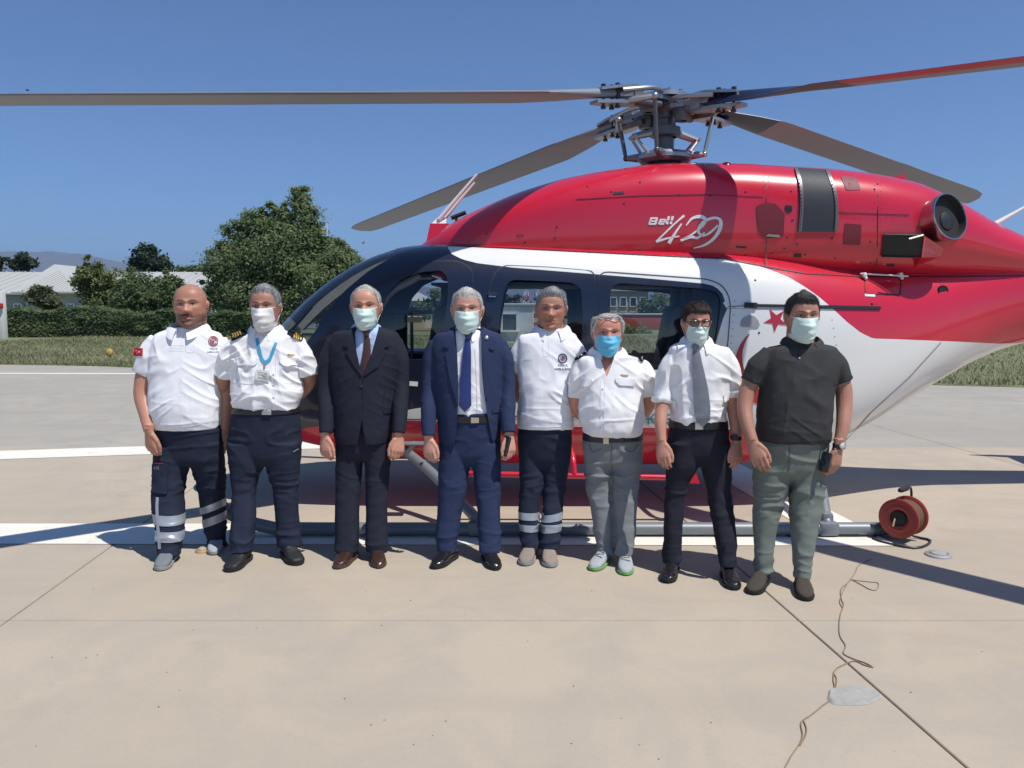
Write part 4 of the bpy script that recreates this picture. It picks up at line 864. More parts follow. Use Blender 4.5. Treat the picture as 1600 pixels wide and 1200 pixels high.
# ---- landing gear
SKN, SKF = 5.52, 8.46
def gear():
    xr = at(1361, 843, SKN).x
    for y, s in ((SKN, -1), (SKF, 1)):
        x0 = -1.75; pts = [(x0 - .42, y, .34), (x0 - .25, y, .16), (x0, y, .07), (x0 + .3, y, .055), (0, y, .055), (xr - .05, y, .055), (xr, y, .055)]
        sk = mk('skid_tube', tube(smooth_path(pts, 4)[:-1] + [Vector((xr, y, .055))], .046, 14), M_GREY, heli)
        mk('wear_shoe', rbox((xr - .35, y, .012), (.5, .07, .02), .006), M_DARKM, sk)
    for xa, xb, lab in ((at(622, 700, 6.35).x, at(746, 832, SKN).x, 'f'), (at(1270, 700, 6.35).x, at(1293, 832, SKN).x, 'r')):
        z = .44; pts = [(xb, SKN, .06), (xb - .04 * (xb - xa), SKN + .06, .13), (xa + .45 * (xb - xa), 6.0, .36), (xa + .12 * (xb - xa), 6.28, .47), (xa, 6.6, .50), (xa, YC, .51), (xa, 7.4, .50), (xa + .12 * (xb - xa), 7.72, .47), (xa + .45 * (xb - xa), 8.0, .36), (xb - .04 * (xb - xa), SKF - .06, .13), (xb, SKF, .06)]
        ct = mk('cross_tube', tube(smooth_path(pts, 5), .040, 14), M_GREY, heli)
        for y, s in ((SKN, 1), (SKF, -1)):
            mk('skid_clamp', join([rbox((xb, y, .058), (.15, .105, .104), .03), rbox((xb - .02 * (xb - xa), y + .035 * s, .12), (.09, .08, .10), .03)]), M_GREY, ct)
    a = at(627, 693, 5.95); mk('step_plate', join([rbox((a.x + .09, a.y, a.z), (.26, .12, .018), .006), tube([(a.x + .02, a.y + .1, a.z - .1), (a.x + .1, a.y, a.z)], .018, 8)]), M_GREY, heli)
gear()
def step_bar():
    Yb = 5.86; a, b = at(727, 740, Yb), at(1086, 747, Yb); pts = [a, a.lerp(b, .5), b]
    st_ = mk('boarding_step', tube(pts, .022, 12), M_RED, heli)
    for px in (744, 897, 1070):
        q = at(px, 741, Yb); mk('step_bracket', tube(smooth_path([q, q + Vector((-.01, .08, .13)), q + Vector((-.03, .40, .18))], 4), .024, 10), M_RED, st_)
    mk('step_end', outward(loft([arr([b + Vector((-.13, -.03, -.03)), b + Vector((.03, -.03, -.035)), b + Vector((.03, .03, -.035)), b + Vector((-.13, .03, -.03))]), arr([b + Vector((-.045, -.02, .10)), b + Vector((-.02, -.02, .10)), b + Vector((-.02, .02, .10)), b + Vector((-.045, .02, .10))])])), M_RED, st_, smooth=False)
step_bar()
# ---- tail: stabiliser with end plates, fin, tail rotor (out of the frame, their shadow is in it)
def tail():
    xs = 5.95; z = 1.80
    mk('stabiliser', outward(loft([np.array([(xs + c_ * t + .18 * abs(y), YC + y, z + h) for t, h in ((0, 0), (.25, .03), (1, 0), (.25, -.03))]) for y, c_ in ((-1.0, .42), (0, .55), (1.0, .42))])), M_WHITE, heli)
    for s in (-1, 1):
        p = [(-.12, .42), (.16, .42), (.50, .05), (.62, -.40), (.42, -.40), (.05, -.02)]
        v = [(xs + .12 + x, YC + s * 1.0 + d, z + zz) for d in (-.015, .015) for x, zz in p]; n = 6
        mk('end_plate', (np.array(v), [tuple(range(n)), tuple(range(2 * n - 1, n - 1, -1))] + [(i, (i + 1) % n, n + (i + 1) % n, n + i) for i in range(n)]), M_RED, heli, smooth=False)
    p = [(8.3, 1.95), (8.9, 1.98), (9.75, 3.05), (9.4, 3.05)]
    v = [(x, YC + d, zz) for d in (-.04, .04) for x, zz in p]; mk('tail_fin', (np.array(v), [(0, 1, 2, 3), (7, 6, 5, 4)] + [(i, (i + 1) % 4, 4 + (i + 1) % 4, 4 + i) for i in range(4)]), M_RED, heli, smooth=False)
    hb = Vector((9.5, YC - .28, 2.75)); mk('tail_rotor_hub', lathe(hb + Vector((0, .25, 0)), (0, -1, 0), [(0, .05), (.3, .05), (.3, 0)], 12), M_ALUD, heli)
    for k in range(4):
        a = math.radians(45 + 90 * k); d = Vector((math.cos(a), 0, math.sin(a))); mk('tail_rotor_blade', box(hb + d * .45, (.75, .015, .14), Matrix.Rotation(-a, 3, 'Y')), M_BLADE1, heli, smooth=False)
tail()
# ---- main rotor
def blade_section(c, th):
    t = np.array([(0, 0), (.02, .35), (.10, .8), (.28, 1.0), (.55, .75), (.8, .35), (1, .06), (1, -.06), (.8, -.2), (.55, -.4), (.28, -.55), (.10, -.45), (.02, -.22)])
    return np.c_[(.27 - t[:, 0]) * c, t[:, 1] * th]
def blade(phi, zr, droop, mats, lead=1, L_=5.42, pitch=4.0, curve=0.0, root=3.0, rlim=1.28):
    """lead: +1 leading edge to the left of the outward direction seen from above (counter-clockwise rotor)"""
    u = Vector((math.cos(phi), math.sin(phi), 0)); e = Vector((-u.y, u.x, 0)) * lead; st_ = []
    rs = np.r_[np.linspace(.50, 1.5, 16), np.linspace(1.7, 5.1, 22), [5.2, 5.3, 5.38, L_]]
    R_ = []; ch = []
    for r_ in rs:
        c_ = np.interp(r_, [.5, .75, 1.05, 1.4, 3.35, 3.4, 3.62, 3.68, 5.1, 5.3, 5.42], [.13, .15, .24, .315, .315, .325, .325, .315, .315, .28, .15]); th = np.interp(r_, [.5, .8, 1.4, 5.42], [.055, .05, .026, .014])
        z = zr - droop * (r_ - .4) - curve * (r_ - .4) ** 2; tw = math.radians(np.interp(r_, [.5, .9, 1.5, 5.4], [pitch + root, pitch + root * .8, pitch + 2, pitch - 3]))
        s = blade_section(c_, th); P = [u * r_ + e * (x * math.cos(tw) - y * math.sin(tw)) + Vector((0, 0, z + x * math.sin(tw) + y * math.cos(tw))) for x, y in s]
        R_.append(arr([Vector((HUB.x, YC, 0)) + p for p in P]))
    v, f = loft(R_); n = len(R_[0]); mi = np.zeros(len(f), int)
    for i in range(len(rs) - 1):
        for j in range(n):
            k = i * n + j
            if rs[i] < rlim: mi[k] = 2 if j in ((0, 1, 2) if rlim > 1.5 else (5, 6)) else 1
            if rs[i] >= rlim and j in mats: mi[k] = 3
    return outward_keep(v, f), mi
def outward_keep(v, f): return v, f
M_BNAVY = pbr('blade_root_navy', (.012, .014, .04), .35); M_BWHITE = pbr('blade_root_white', (.75, .75, .72), .4)
H3 = Vector((HUB.x, YC, 0)); zA = HUB.z + .035; zB = HUB.z - .045
PH = {'A': math.radians(214.0), 'C': math.radians(35.0), 'B': math.radians(130.5), 'D': math.radians(308.5)}
DR = {'A': (.150, .0), 'C': (.088, .0), 'B': (.118, .0), 'D': (.105, .0)}
for k, z in (('A', zA), ('C', zA), ('B', zB), ('D', zB)):
    top = M_BLADER if k == 'D' else M_BLADE1
    vf, mi = blade(PH[k], z, DR[k][0], (5, 6, 7, 8) if k == 'D' else (0, 12), 1, pitch={'A': 1.0, 'B': 15.0, 'C': -15.0, 'D': 3.0}[k], root={'D': 24.0}.get(k, 3.0), rlim=1.55 if k == 'D' else 1.28, curve=DR[k][1])
    root_cols = [M_BLADE1, M_BNAVY if k in 'CD' else M_BLADE1, M_BWHITE if k in 'CD' else M_BLADE1, M_BLADER if k == 'D' else M_ALUD]
    mk('rotor_blade', vf, root_cols, heli, mi=mi, sharp=60)
def rotor_head():
    hx, hz = HUB.x, HUB.z
    def L(r_, t, z): return None
    mk('mast', lathe((hx, YC, 0), (0, 0, 1), [(hz - .62, .10), (hz - .45, .095), (hz - .44, .075), (hz - .12, .07), (hz - .11, .085), (hz + .09, .085), (hz + .10, .055), (hz + .13, .05), (hz + .135, 0)], 28), M_ALUD, heli)
    sw = hz - .43
    mk('swashplate', lathe((hx, YC, 0), (0, 0, 1), [(sw - .06, .10), (sw - .06, .20), (sw - .03, .235), (sw, .235), (sw + .025, .21), (sw + .03, .10)], 36), M_ALU, heli)
    mk('mast_collar', lathe((hx, YC, 0), (0, 0, 1), [(sw - .20, .24), (sw - .12, .22), (sw - .06, .13), (sw - .05, .10)], 32), M_GREY, heli)
    mk('hub_collar', lathe((hx, YC, 0), (0, 0, 1), [(sw + .16, .10), (sw + .17, .13), (sw + .24, .13), (sw + .25, .09)], 24), M_ALUD, heli)
    for k in range(4):
        phi = list(PH.values())[k]; name = list(PH.keys())[k]; z = zA if name in 'AC' else zB
        u = Vector((math.cos(phi), math.sin(phi), 0)); e = Vector((-u.y, u.x, 0)); dr = DR[name][0]
        def p(r_, t, h): return H3 + u * r_ + e * t + Vector((0, 0, z + h - max(0, r_ - .35) * dr))
        # yoke arm: a flat flexbeam with two bowed side straps
        def plate(path, wd, th):
            r_ = []
            for (rr, h), w_ in zip(path, wd): r_.append(arr([p(rr, -w_, h - th / 2), p(rr, w_, h - th / 2), p(rr, w_, h + th / 2), p(rr, -w_, h + th / 2)]))
            return outward(loft(r_))
        mk('yoke_arm', plate([(0, 0), (.14, 0), (.26, .0), (.40, -.0), (.56, -.0)], [.10, .11, .075, .06, .05], .035), M_ALU, heli, smooth=False)
        def strap(side):
            pts = [p(.10, side * .075, .03), p(.20, side * .13, .045), p(.32, side * .145, .035), p(.44, side * .12, .03), p(.56, side * .075, .03)]
            return tube(smooth_path(pts, 4), .020, 8)
        mk('yoke_strap', join([strap(1), strap(-1)]), M_ALU, heli)
        # blade grip: upper and lower plates with through bolts
        up = plate([(.34, .062), (.46, .066), (.62, .056), (.76, .048)], [.055, .08, .085, .055], .022); lo = plate([(.30, -.062), (.44, -.068), (.60, -.060), (.80, -.052)], [.05, .08, .08, .05], .026)
        g = mk('blade_grip', join([up, lo, plate([(.32, 0), (.42, 0)], [.07, .07], .12)]), M_ALU, heli, smooth=False)
        bl = []
        for rr, t in ((.58, .035), (.58, -.035), (.70, .0)):
            q = p(rr, t, 0); bl.append(lathe(q, (0, 0, 1), [(-.105, .0), (-.105, .022), (-.085, .022), (-.085, .012), (.075, .012), (.075, .02), (.09, .02), (.09, 0)], 10))
        mk('grip_bolt', join(bl), M_DARKM, g, smooth=True)
        # damper block and elastomer bearing
        mk('bearing', join([ellipsoid(p(.27, 0, -.02), (.075, .075, .07), 16, 10), lathe(p(.20, 0, -.05), (0, 0, 1), [(-.07, .03), (-.07, .07), (.0, .085), (.07, .07), (.07, .03)], 16)]), M_ALUD, heli)
        mk('damper', tube([p(.16, .10, -.07), p(.42, .09, -.07)], [.028, .034], 10), M_ALUD, heli)
        # pitch horn and pitch link down to the swashplate
        ph = p(.34, .22, -.05); a2 = phi + math.radians(34); so_ = H3 + Vector((math.cos(a2) * .335, math.sin(a2) * .335, sw))
        mk('pitch_horn', join([tube([p(.48, .06, -.05), p(.42, .14, -.055), ph], [.035, .028, .020], 8), ellipsoid(ph, (.03, .03, .03), 10, 6)]), M_ALU, heli)
        mk('pitch_link', join([tube([ph, ph.lerp(so_, .15), ph.lerp(so_, .85), so_], [.014, .018, .018, .014], 8), ellipsoid(so_, (.026, .026, .026), 10, 6)]), M_STEEL if k % 2 else M_ALUD, heli)
        mk('swashplate_arm', tube([H3 + Vector((math.cos(a2) * .15, math.sin(a2) * .15, sw + .0)), so_], [.05, .022], 8), M_ALU, heli)
    for k in range(2):
        a = math.radians(15 + 180 * k); d = Vector((math.cos(a), math.sin(a), 0)); q0 = H3 + d * .12 + Vector((0, 0, sw + .20)); q1 = H3 + d * .30 + Vector((0, 0, sw + .15)); q2 = H3 + d * .19 + Vector((0, 0, sw + .02)); s_ = Vector((-d.y, d.x, 0)) * .04
        mk('scissor_link', join([tube([q0, q1], [.035, .028], 8), tube([q1 + s_, q2 + s_ * 1.6], .013, 6), tube([q1 - s_, q2 - s_ * 1.6], .013, 6), tube([q1 + s_ * 1.6, q1 - s_ * 1.6], .016, 8)]), M_ALU, heli)
    mk('hub_cap', join([lathe((hx, YC, 0), (0, 0, 1), [(hz + .05, .19), (hz + .085, .185), (hz + .10, .12), (hz + .105, 0)], 28)] + [lathe((hx + .15 * math.cos(t), YC + .15 * math.sin(t), hz + .08), (0, 0, 1), [(0, .016), (.03, .016), (.032, 0)], 8) for t in np.linspace(0, 2 * math.pi, 8, endpoint=False)]), M_ALU, heli)
rotor_head()
# ================================================================== THE EIGHT MEN
def skin_mat():
    m, nt, b, N, L = nt_mat('skin'); a = N.new('ShaderNodeAttribute'); a.attribute_name = 'skin_tone'; tc = N.new('ShaderNodeTexCoord')
    n = N.new('ShaderNodeTexNoise'); n.inputs['Scale'].default_value = 35; n.inputs['Detail'].default_value = 4; L.new(tc.outputs['Object'], n.inputs['Vector'])
    r = N.new('ShaderNodeMapRange'); r.inputs['To Min'].default_value = .86; r.inputs['To Max'].default_value = 1.12; L.new(n.outputs['Fac'], r.inputs['Value'])
    mx = N.new('ShaderNodeVectorMath'); mx.operation = 'SCALE'; L.new(a.outputs['Color'], mx.inputs[0]); L.new(r.outputs[0], mx.inputs['Scale']); L.new(mx.outputs[0], b.inputs['Base Color'])
    b.inputs['Roughness'].default_value = .48; b.inputs['Specular IOR Level'].default_value = .4; b.inputs['Subsurface Weight'].default_value = .12; b.inputs['Subsurface Radius'].default_value = (.012, .005, .003); b.inputs['Subsurface Scale'].default_value = 1.0
    n2 = N.new('ShaderNodeTexNoise'); n2.inputs['Scale'].default_value = 260; L.new(tc.outputs['Object'], n2.inputs['Vector']); bp = N.new('ShaderNodeBump'); bp.inputs['Strength'].default_value = .15; bp.inputs['Distance'].default_value = .002; L.new(n2.outputs['Fac'], bp.inputs['Height']); L.new(bp.outputs[0], b.inputs['Normal'])
    return m
M_SKIN = skin_mat()
def cloth(name, col, rough=.85, var=.07, scale=22, sheen=.15, weave=900, bump=.10): return pbr(name, col, rough, var=var, scale=scale, bump=bump, bscale=weave, spec=.15, sheen=0)
M_WPOLO = cloth('white_polo_cotton', (.84, .85, .88), var=.03); M_WSHIRT = cloth('white_shirt_cotton', (.86, .86, .87), var=.03); M_NAVYT = cloth('navy_work_cloth', (.022, .028, .050)); M_NAVYT2 = cloth('dark_navy_trouser_cloth', (.016, .020, .040))
M_SUITD = cloth('dark_navy_suit_wool', (.022, .024, .038)); M_SUITB = cloth('blue_suit_wool', (.028, .040, .092)); M_JEAN = cloth('grey_denim', (.20, .215, .22), var=.16, scale=9); M_CHAR = cloth('charcoal_trouser_wool', (.022, .023, .034))
M_SAGE = cloth('sage_chino_cotton', (.165, .190, .168), var=.10); M_GPOLO = cloth('charcoal_polo_knit', (.050, .050, .051), var=.08); M_BSHIRT = cloth('light_blue_shirt_cotton', (.42, .54, .78), var=.03)
M_REFL = pbr('reflective_tape', (.36, .39, .43), .35, metal=.25, var=.08, scale=30); M_BELT = pbr('black_leather', (.014, .013, .014), .4); M_BELTN = pbr('navy_belt_leather', (.018, .020, .035), .45)
M_BUCK = pbr('buckle_steel', (.6, .55, .45), .45, metal=1.0); M_MASKG = cloth('mask_pale_green', (.60, .74, .69), .9, var=.03, bump=.1); M_MASKW = cloth('mask_white', (.72, .71, .69), .9, var=.04, bump=.1); M_MASKB = cloth('mask_blue', (.16, .54, .78), .9, var=.05, bump=.1)
M_SH_BLK = pbr('black_shoe_leather', (.012, .012, .014), .25, coat=.4); M_SH_BRN = pbr('brown_shoe_leather', (.045, .022, .016), .3, coat=.3, var=.2, scale=15); M_SH_GRY = pbr('grey_shoe_suede', (.17, .185, .20), .9, var=.12); M_SH_TPE = pbr('taupe_shoe_suede', (.27, .22, .185), .95, var=.12); M_SH_OLV = pbr('dark_olive_shoe_suede', (.055, .045, .034), .9, var=.15); M_SH_BT = pbr('black_boot_leather', (.012, .013, .016), .6); M_SH_SIL = pbr('silver_grey_mesh_shoe', (.36, .38, .40), .8, var=.15, scale=40)
M_SO_BLK = pbr('black_sole', (.015, .015, .015), .8); M_SO_GRN = pbr('green_sole', (.20, .42, .13), .7); M_SO_GRY = pbr('grey_sole', (.30, .31, .31), .8); M_SO_BRN = pbr('brown_sole', (.10, .05, .035), .7)
M_GOLD = pbr('gold_braid', (.62, .42, .10), .4, metal=.5); M_SILV = pbr('silver_braid', (.62, .62, .60), .4, metal=.5); M_EPB = cloth('epaulette_black', (.012, .013, .018)); M_TIEB = pbr('royal_blue_silk', (.020, .035, .16), .4, var=.06); M_TIEG = pbr('grey_silk', (.17, .19, .22), .42, var=.08, scale=40)
M_TIEM = mesh_mat('maroon_tie_silk', (.045, .014, .022), (.10, .045, .035), 90); M_PHONE = pbr('black_phone', (.01, .01, .012), .15, coat=.5); M_LANY = pbr('blue_lanyard', (.06, .36, .62), .6); M_BADGE = pbr('badge_card', (.62, .64, .60), .35); M_BTN = pbr('button', (.55, .55, .55), .4); M_SEAMW = cloth('shirt_seam', (.76, .77, .80)); M_WATCH = pbr('watch_face', (.75, .75, .72), .2); M_GLASSES = pbr('glasses_frame', (.02, .018, .02), .3); M_LENSG = glass_mat('spectacle_lens', (.85, .86, .86))
def hair_mat(name, a, b2, rough=.55):
    m, nt, b, N, L = nt_mat(name); tc = N.new('ShaderNodeTexCoord'); mp = N.new('ShaderNodeMapping'); mp.inputs['Scale'].default_value = (160, 60, 40); L.new(tc.outputs['Object'], mp.inputs['Vector'])
    n = N.new('ShaderNodeTexNoise'); n.inputs['Scale'].default_value = 1.2; n.inputs['Detail'].default_value = 4; L.new(mp.outputs[0], n.inputs['Vector'])
    mx = N.new('ShaderNodeMix'); mx.data_type = 'RGBA'; mx.inputs['A'].default_value = a + (1,); mx.inputs['B'].default_value = b2 + (1,)
    r = N.new('ShaderNodeMapRange'); r.inputs['From Min'].default_value = .35; r.inputs['From Max'].default_value = .65; L.new(n.outputs['Fac'], r.inputs['Value']); L.new(r.outputs[0], mx.inputs['Factor']); L.new(mx.outputs['Result'], b.inputs['Base Color']); b.inputs['Roughness'].default_value = rough
    bp = N.new('ShaderNodeBump'); bp.inputs['Strength'].default_value = .7; bp.inputs['Distance'].default_value = .006; L.new(n.outputs['Fac'], bp.inputs['Height']); L.new(bp.outputs[0], b.inputs['Normal']); return m
M_H_GRY = hair_mat('hair_grey', (.12, .12, .13), (.40, .40, .41)); M_H_LGR = hair_mat('hair_light_grey', (.34, .33, .31), (.66, .64, .61)); M_H_WHT = hair_mat('hair_white', (.42, .41, .40), (.72, .71, .69)); M_H_BRN = hair_mat('hair_dark_brown', (.018, .010, .008), (.05, .028, .02)); M_H_BLK = hair_mat('hair_black', (.008, .008, .009), (.03, .028, .028))

# ------------------------------------------------------------------ head
HZS = np.array([-1.0, -.97, -.90, -.80, -.65, -.5, -.3, -.1, .1, .3, .5, .68, .82, .92, .98, 1.0])
HWX = np.array([.12, .23, .335, .435, .53, .60, .655, .69, .71, .72, .70, .625, .49, .34, .17, .02])
HYF = np.array([.52, .62, .71, .74, .725, .71, .70, .69, .69, .72, .715, .64, .51, .36, .18, .02])
HYB = np.array([.06, .08, .10, .14, .26, .42, .64, .80, .88, .90, .86, .74, .57, .40, .2, .02])
def _smooth_table(y):
    zz = np.linspace(-1, 1, 801); v = np.interp(zz, HZS, y); k = np.exp(-.5 * (np.arange(-120, 121) / 34.0) ** 2); k /= k.sum(); p = np.r_[2 * v[0] - v[120:0:-1], v, 2 * v[-1] - v[-2:-122:-1]]; s_ = np.convolve(p, k, 'valid')
    u = sstep(np.abs(zz), .80, .97); return zz, s_ * (1 - u) + v * u
ZT, T_X = _smooth_table(HWX); _, T_F = _smooth_table(HYF); _, T_B = _smooth_table(HYB)
class Head:
    def __init__(s, cx, top, chin, wpx, Y, yaw=0.0, roll=0.0, tilt=0.0, jaw=1.0):
        s.c = at(cx, (top + chin) / 2, Y); s.h = (at(cx, top, Y) - at(cx, chin, Y)).length / 2; s.wf = (wpx * Y / F / 2) / (.715 * s.h); s.jaw = jaw
        s.R = Matrix.Rotation(math.radians(yaw), 3, 'Z') @ Matrix.Rotation(math.radians(roll), 3, 'Y') @ Matrix.Rotation(math.radians(tilt), 3, 'X'); s.Rn = np.array(s.R)
    def world(s, P): P = np.asarray(P, float) * np.array((s.wf * s.h, s.h, s.h)); return P @ s.Rn.T + np.array(s.c)
    def local(s, W): return ((np.asarray(W, float) - np.array(s.c)) @ s.Rn) / np.array((s.wf * s.h, s.h, s.h))
    def prof(s, z):
        k = 1 + (s.jaw - 1) * sstep(-z, .1, .7)
        return np.interp(z, ZT, T_X) * k, np.interp(z, ZT, T_F), np.interp(z, ZT, T_B)
    def point(s, a, z):
        """a: angle from the front centre, positive to the picture's right; local coordinates of the bare skull"""
        hw, yf, yb = s.prof(z); ca, sa = np.cos(a), np.sin(a); p = np.where(ca > 0, 2 / 2.25, 2 / 2.1)
        return np.stack([hw * sgp(sa, p), np.where(ca > 0, -yf, yb) * np.abs(ca) ** p * 1.0, z], -1)
    def mesh(s):
        zs = np.r_[np.linspace(-1, -.9, 6), np.linspace(-.87, .9, 66), np.linspace(.92, 1, 9)]; A = np.linspace(0, 2 * math.pi, 96, endpoint=False); rows = []
        for z in zs:
            P = s.point(A, np.full(96, z)); x, y = P[:, 0], P[:, 1]; fr = sstep(-y, .10, .45); d = np.zeros(96)
            def g(cx, cz, sx, sz): return np.exp(-.5 * (((x - cx) / sx) ** 2 + ((z - cz) / sz) ** 2))
            nose = np.interp(z, [-.34, -.27, -.20, -.12, .0, .12, .22, .32], [0, .10, .235, .25, .17, .10, .055, .0]); ws = np.interp(z, [-.3, -.15, .0, .2], [.125, .115, .085, .07]); d += nose * np.exp(-.5 * (x / ws) ** 2)
            for sg in (-1, 1):
                d += .085 * g(sg * .125, -.205, .06, .06) - .095 * g(sg * .275, .125, .125, .075) + .05 * g(sg * .27, .115, .075, .045) + .05 * g(sg * .25, .245, .20, .05) + .045 * g(sg * .42, -.06, .14, .12) - .03 * g(sg * .36, -.40, .12, .14)
            d += .065 * g(0, -.43, .17, .045) - .045 * g(0, -.485, .20, .017) + .07 * g(0, -.54, .15, .04) - .045 * g(0, -.65, .18, .05) + .05 * g(0, -.84, .17, .11) - .02 * g(0, -.36, .04, .05)
            P[:, 1] -= d * fr; rows.append(s.world(P))
        return loft(rows)
    def ears(s):
        out = []
        for sg in (-1, 1):
            c = Vector(s.world([(sg * .73, .10, .03)])[0]); R_ = s.R @ Matrix.Rotation(math.radians(28 * sg), 3, 'Z') @ Matrix.Rotation(math.radians(8), 3, 'X'); h = s.h
            out.append(ellipsoid(c, (.05 * h, .15 * h, .25 * h), 14, 10, R_)); out.append(ellipsoid(c + R_ @ Vector((sg * .035 * h, -.02 * h, .07 * h)), (.05 * h, .10 * h, .15 * h), 10, 8, R_)); out.append(ellipsoid(c + R_ @ Vector((0, -.03 * h, -.20 * h)), (.045 * h, .08 * h, .09 * h), 10, 8, R_))
        return out
    def tones(s, W, base, brow=(.03, .02, .015), stub=0.0, moust=0.0, shave=0.0, closed=False):
        l = s.local(W); x, y, z = l.T; n = len(l); col = np.tile(np.array(base, float), (n, 1)); near = (np.abs(z) < 1.35) & (np.abs(x) < 1.1) & (np.abs(y) < 1.2); fr = near & (y < -.15)
        def mixin(w_, c): nonlocal col; w_ = np.clip(w_, 0, 1)[:, None]; col = col * (1 - w_) + np.array(c) * w_
        b = np.array(base)
        mixin(near * .35 * np.exp(-.5 * (((np.abs(x) - .38) / .18) ** 2 + ((z + .10) / .16) ** 2)) * (y < 0), b * np.array((1.1, .72, .68)))
        mixin(fr * .35 * np.exp(-.5 * ((x / .14) ** 2 + ((z + .16) / .1) ** 2)), b * np.array((1.08, .75, .70)))
        if stub: mixin(near * stub * (.85 + .3 * vnoise(np.c_[x * 40, z * 40, y * 40])) * sstep(-z, .22, .42) * sstep(-y, -.35, .05) * sstep(z, -1.12, -.95), b * np.array((.30, .33, .38)))
        if shave: mixin(near * shave * sstep(z, .36, .62) * 1.0 + near * shave * (y > .05) * sstep(z, -.4, -.1) * (np.abs(x) < .74), b * np.array((.66, .66, .70)))
        mixin(fr * .8 * np.exp(-.5 * (((x) / .17) ** 4 + ((z + .485) / .062) ** 4)), b * np.array((.86, .50, .50)))
        mixin(fr * .8 * np.exp(-.5 * ((x / .18) ** 6 + ((z + .486) / .014) ** 2)), b * .25)
        if moust: mixin(fr * moust * sstep(-np.abs(x), -.30, -.22) * sstep(-np.abs(z + .365 + .16 * np.abs(x) - .02 * np.exp(-(x / .04) ** 2)), -.062, -.040) * (.8 + .3 * vnoise(np.c_[x * 45, z * 45, x * 0])), (.02, .014, .012))
        ax = np.abs(x)
        bz = .255 + .035 * np.sin(np.clip((ax - .10) / .36, 0, 1) * 2.6); mixin(fr * .9 * sstep(ax, .08, .15) * sstep(-ax, -.48, -.40) * sstep(-np.abs(z - bz) * (1 + .9 * sstep(ax, .3, .48)), -.042, -.022) * (.75 + .35 * vnoise(np.c_[x * 50, z * 30, x * 0])), brow)
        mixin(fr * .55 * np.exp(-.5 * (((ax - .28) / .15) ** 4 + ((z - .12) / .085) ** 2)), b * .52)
        dx = (ax - .275) / .118; lid = .036 * np.clip(1 - dx * dx, 0, 1); zc = .112 + .006 * dx; inside = sstep(lid - np.abs(z - zc), -.006, .006) * (np.abs(dx) < 1.02)
        mixin(fr * .95 * inside, (.40, .36, .33)); rr = np.hypot(ax - .272, z - .116); mixin(fr * inside * sstep(-rr, -.050, -.038), (.035, .018, .010)); mixin(fr * inside * sstep(-rr, -.024, -.016), (.004, .004, .004))
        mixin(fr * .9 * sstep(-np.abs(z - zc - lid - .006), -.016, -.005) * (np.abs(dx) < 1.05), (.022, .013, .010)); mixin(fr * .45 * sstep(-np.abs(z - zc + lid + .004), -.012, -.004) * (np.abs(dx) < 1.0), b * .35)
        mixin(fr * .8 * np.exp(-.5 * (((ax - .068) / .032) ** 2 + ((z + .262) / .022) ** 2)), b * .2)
        return col
    def hair(s, front, temple, burn, nape, thick, tuft=.03, zmax=1.0, seed=0, quiff=0.0, sidef=.6, lean=0.0, strand=1.0):
        """closed cap of hair over the skull; zmin given at angles from the front"""
        nA, nV = 200, 46; A = np.linspace(-math.pi, math.pi, nA, endpoint=False); aa = np.degrees(np.abs(A))
        zmin = np.interp(aa, [0, 22, 38, 52, 64, 72, 84, 102, 112, 130, 180], [front, front - .0, temple, temple - .06, .24, burn, .16, .16, -.12, nape + .12, nape]); zmin = np.minimum(zmin + .030 * vnoise(np.c_[A * 7 + seed, A * 0, A * 0]) + .02 * vnoise(np.c_[A * 23 + seed, A * 0, A * 0]), zmax - .03)
        outer = []; inner = []
        for i in range(nV):
            v = i / (nV - 1); z = zmin + (zmax - zmin) * (1 - (1 - v) ** 1.15); P = s.point(A, z); c = np.array((0, .05, .1)); d = P - c; d /= np.linalg.norm(d, axis=1, keepdims=True)
            edge = sstep(np.full(nA, v), -.02, .22) * (sstep(np.full(nA, 1 - v), -.02, .2) if zmax < .99 else 1); side = np.interp(aa, [0, 40, 70, 180], [1, 1, sidef, sidef]); side = side + (1 - side) * sstep(z, .45, .8)
            nz = vnoise(np.c_[P[:, 0] * 6 + seed, P[:, 1] * 3 + seed, P[:, 2] * 4]) * tuft * .9 + vnoise(np.c_[P[:, 0] * 24 + lean * P[:, 2] * 9 + seed, P[:, 1] * 5, P[:, 2] * 6]) * tuft * .45 + vnoise(np.c_[P[:, 0] * 55 + lean * P[:, 2] * 12, P[:, 1] * 9 + seed, P[:, 2] * 10]) * tuft * .25
            t = thick * side * (.25 + .75 * edge) + quiff * np.exp(-.5 * ((aa / 34) ** 2)) * sstep(z, .55, .78) * edge + nz * (.3 + .7 * edge)
            outer.append(s.world(P + d * np.maximum(t, .004)[:, None])); inner.append(s.world(P - d * .05))
        v, f = loft(outer[::1] + [], cap=False)
        V = [np.concatenate(outer), np.concatenate(inner)]; n = nA * nV; F2 = []
        for i in range(nV - 1):
            for j in range(nA):
                k = (j + 1) % nA; F2.append((i * nA + j, i * nA + k, (i + 1) * nA + k, (i + 1) * nA + j)); F2.append((n + i * nA + k, n + i * nA + j, n + (i + 1) * nA + j, n + (i + 1) * nA + k))
        for j in range(nA): k = (j + 1) % nA; F2.append((k, j, n + j, n + k)); o = (nV - 1) * nA; F2.append((o + j, o + k, n + o + k, n + o + j))
        # loose strands lying over the cap
        O = np.array(outer); r = np.random.RandomState(seed + 40); ns = 3800; base = n * 2; SV = []; SF = []
        ii = 1 + ((nV - 3) * (1 - r.rand(ns) ** 1.3)).astype(int); jj = r.randint(0, nA, ns); cw = np.array(s.c)
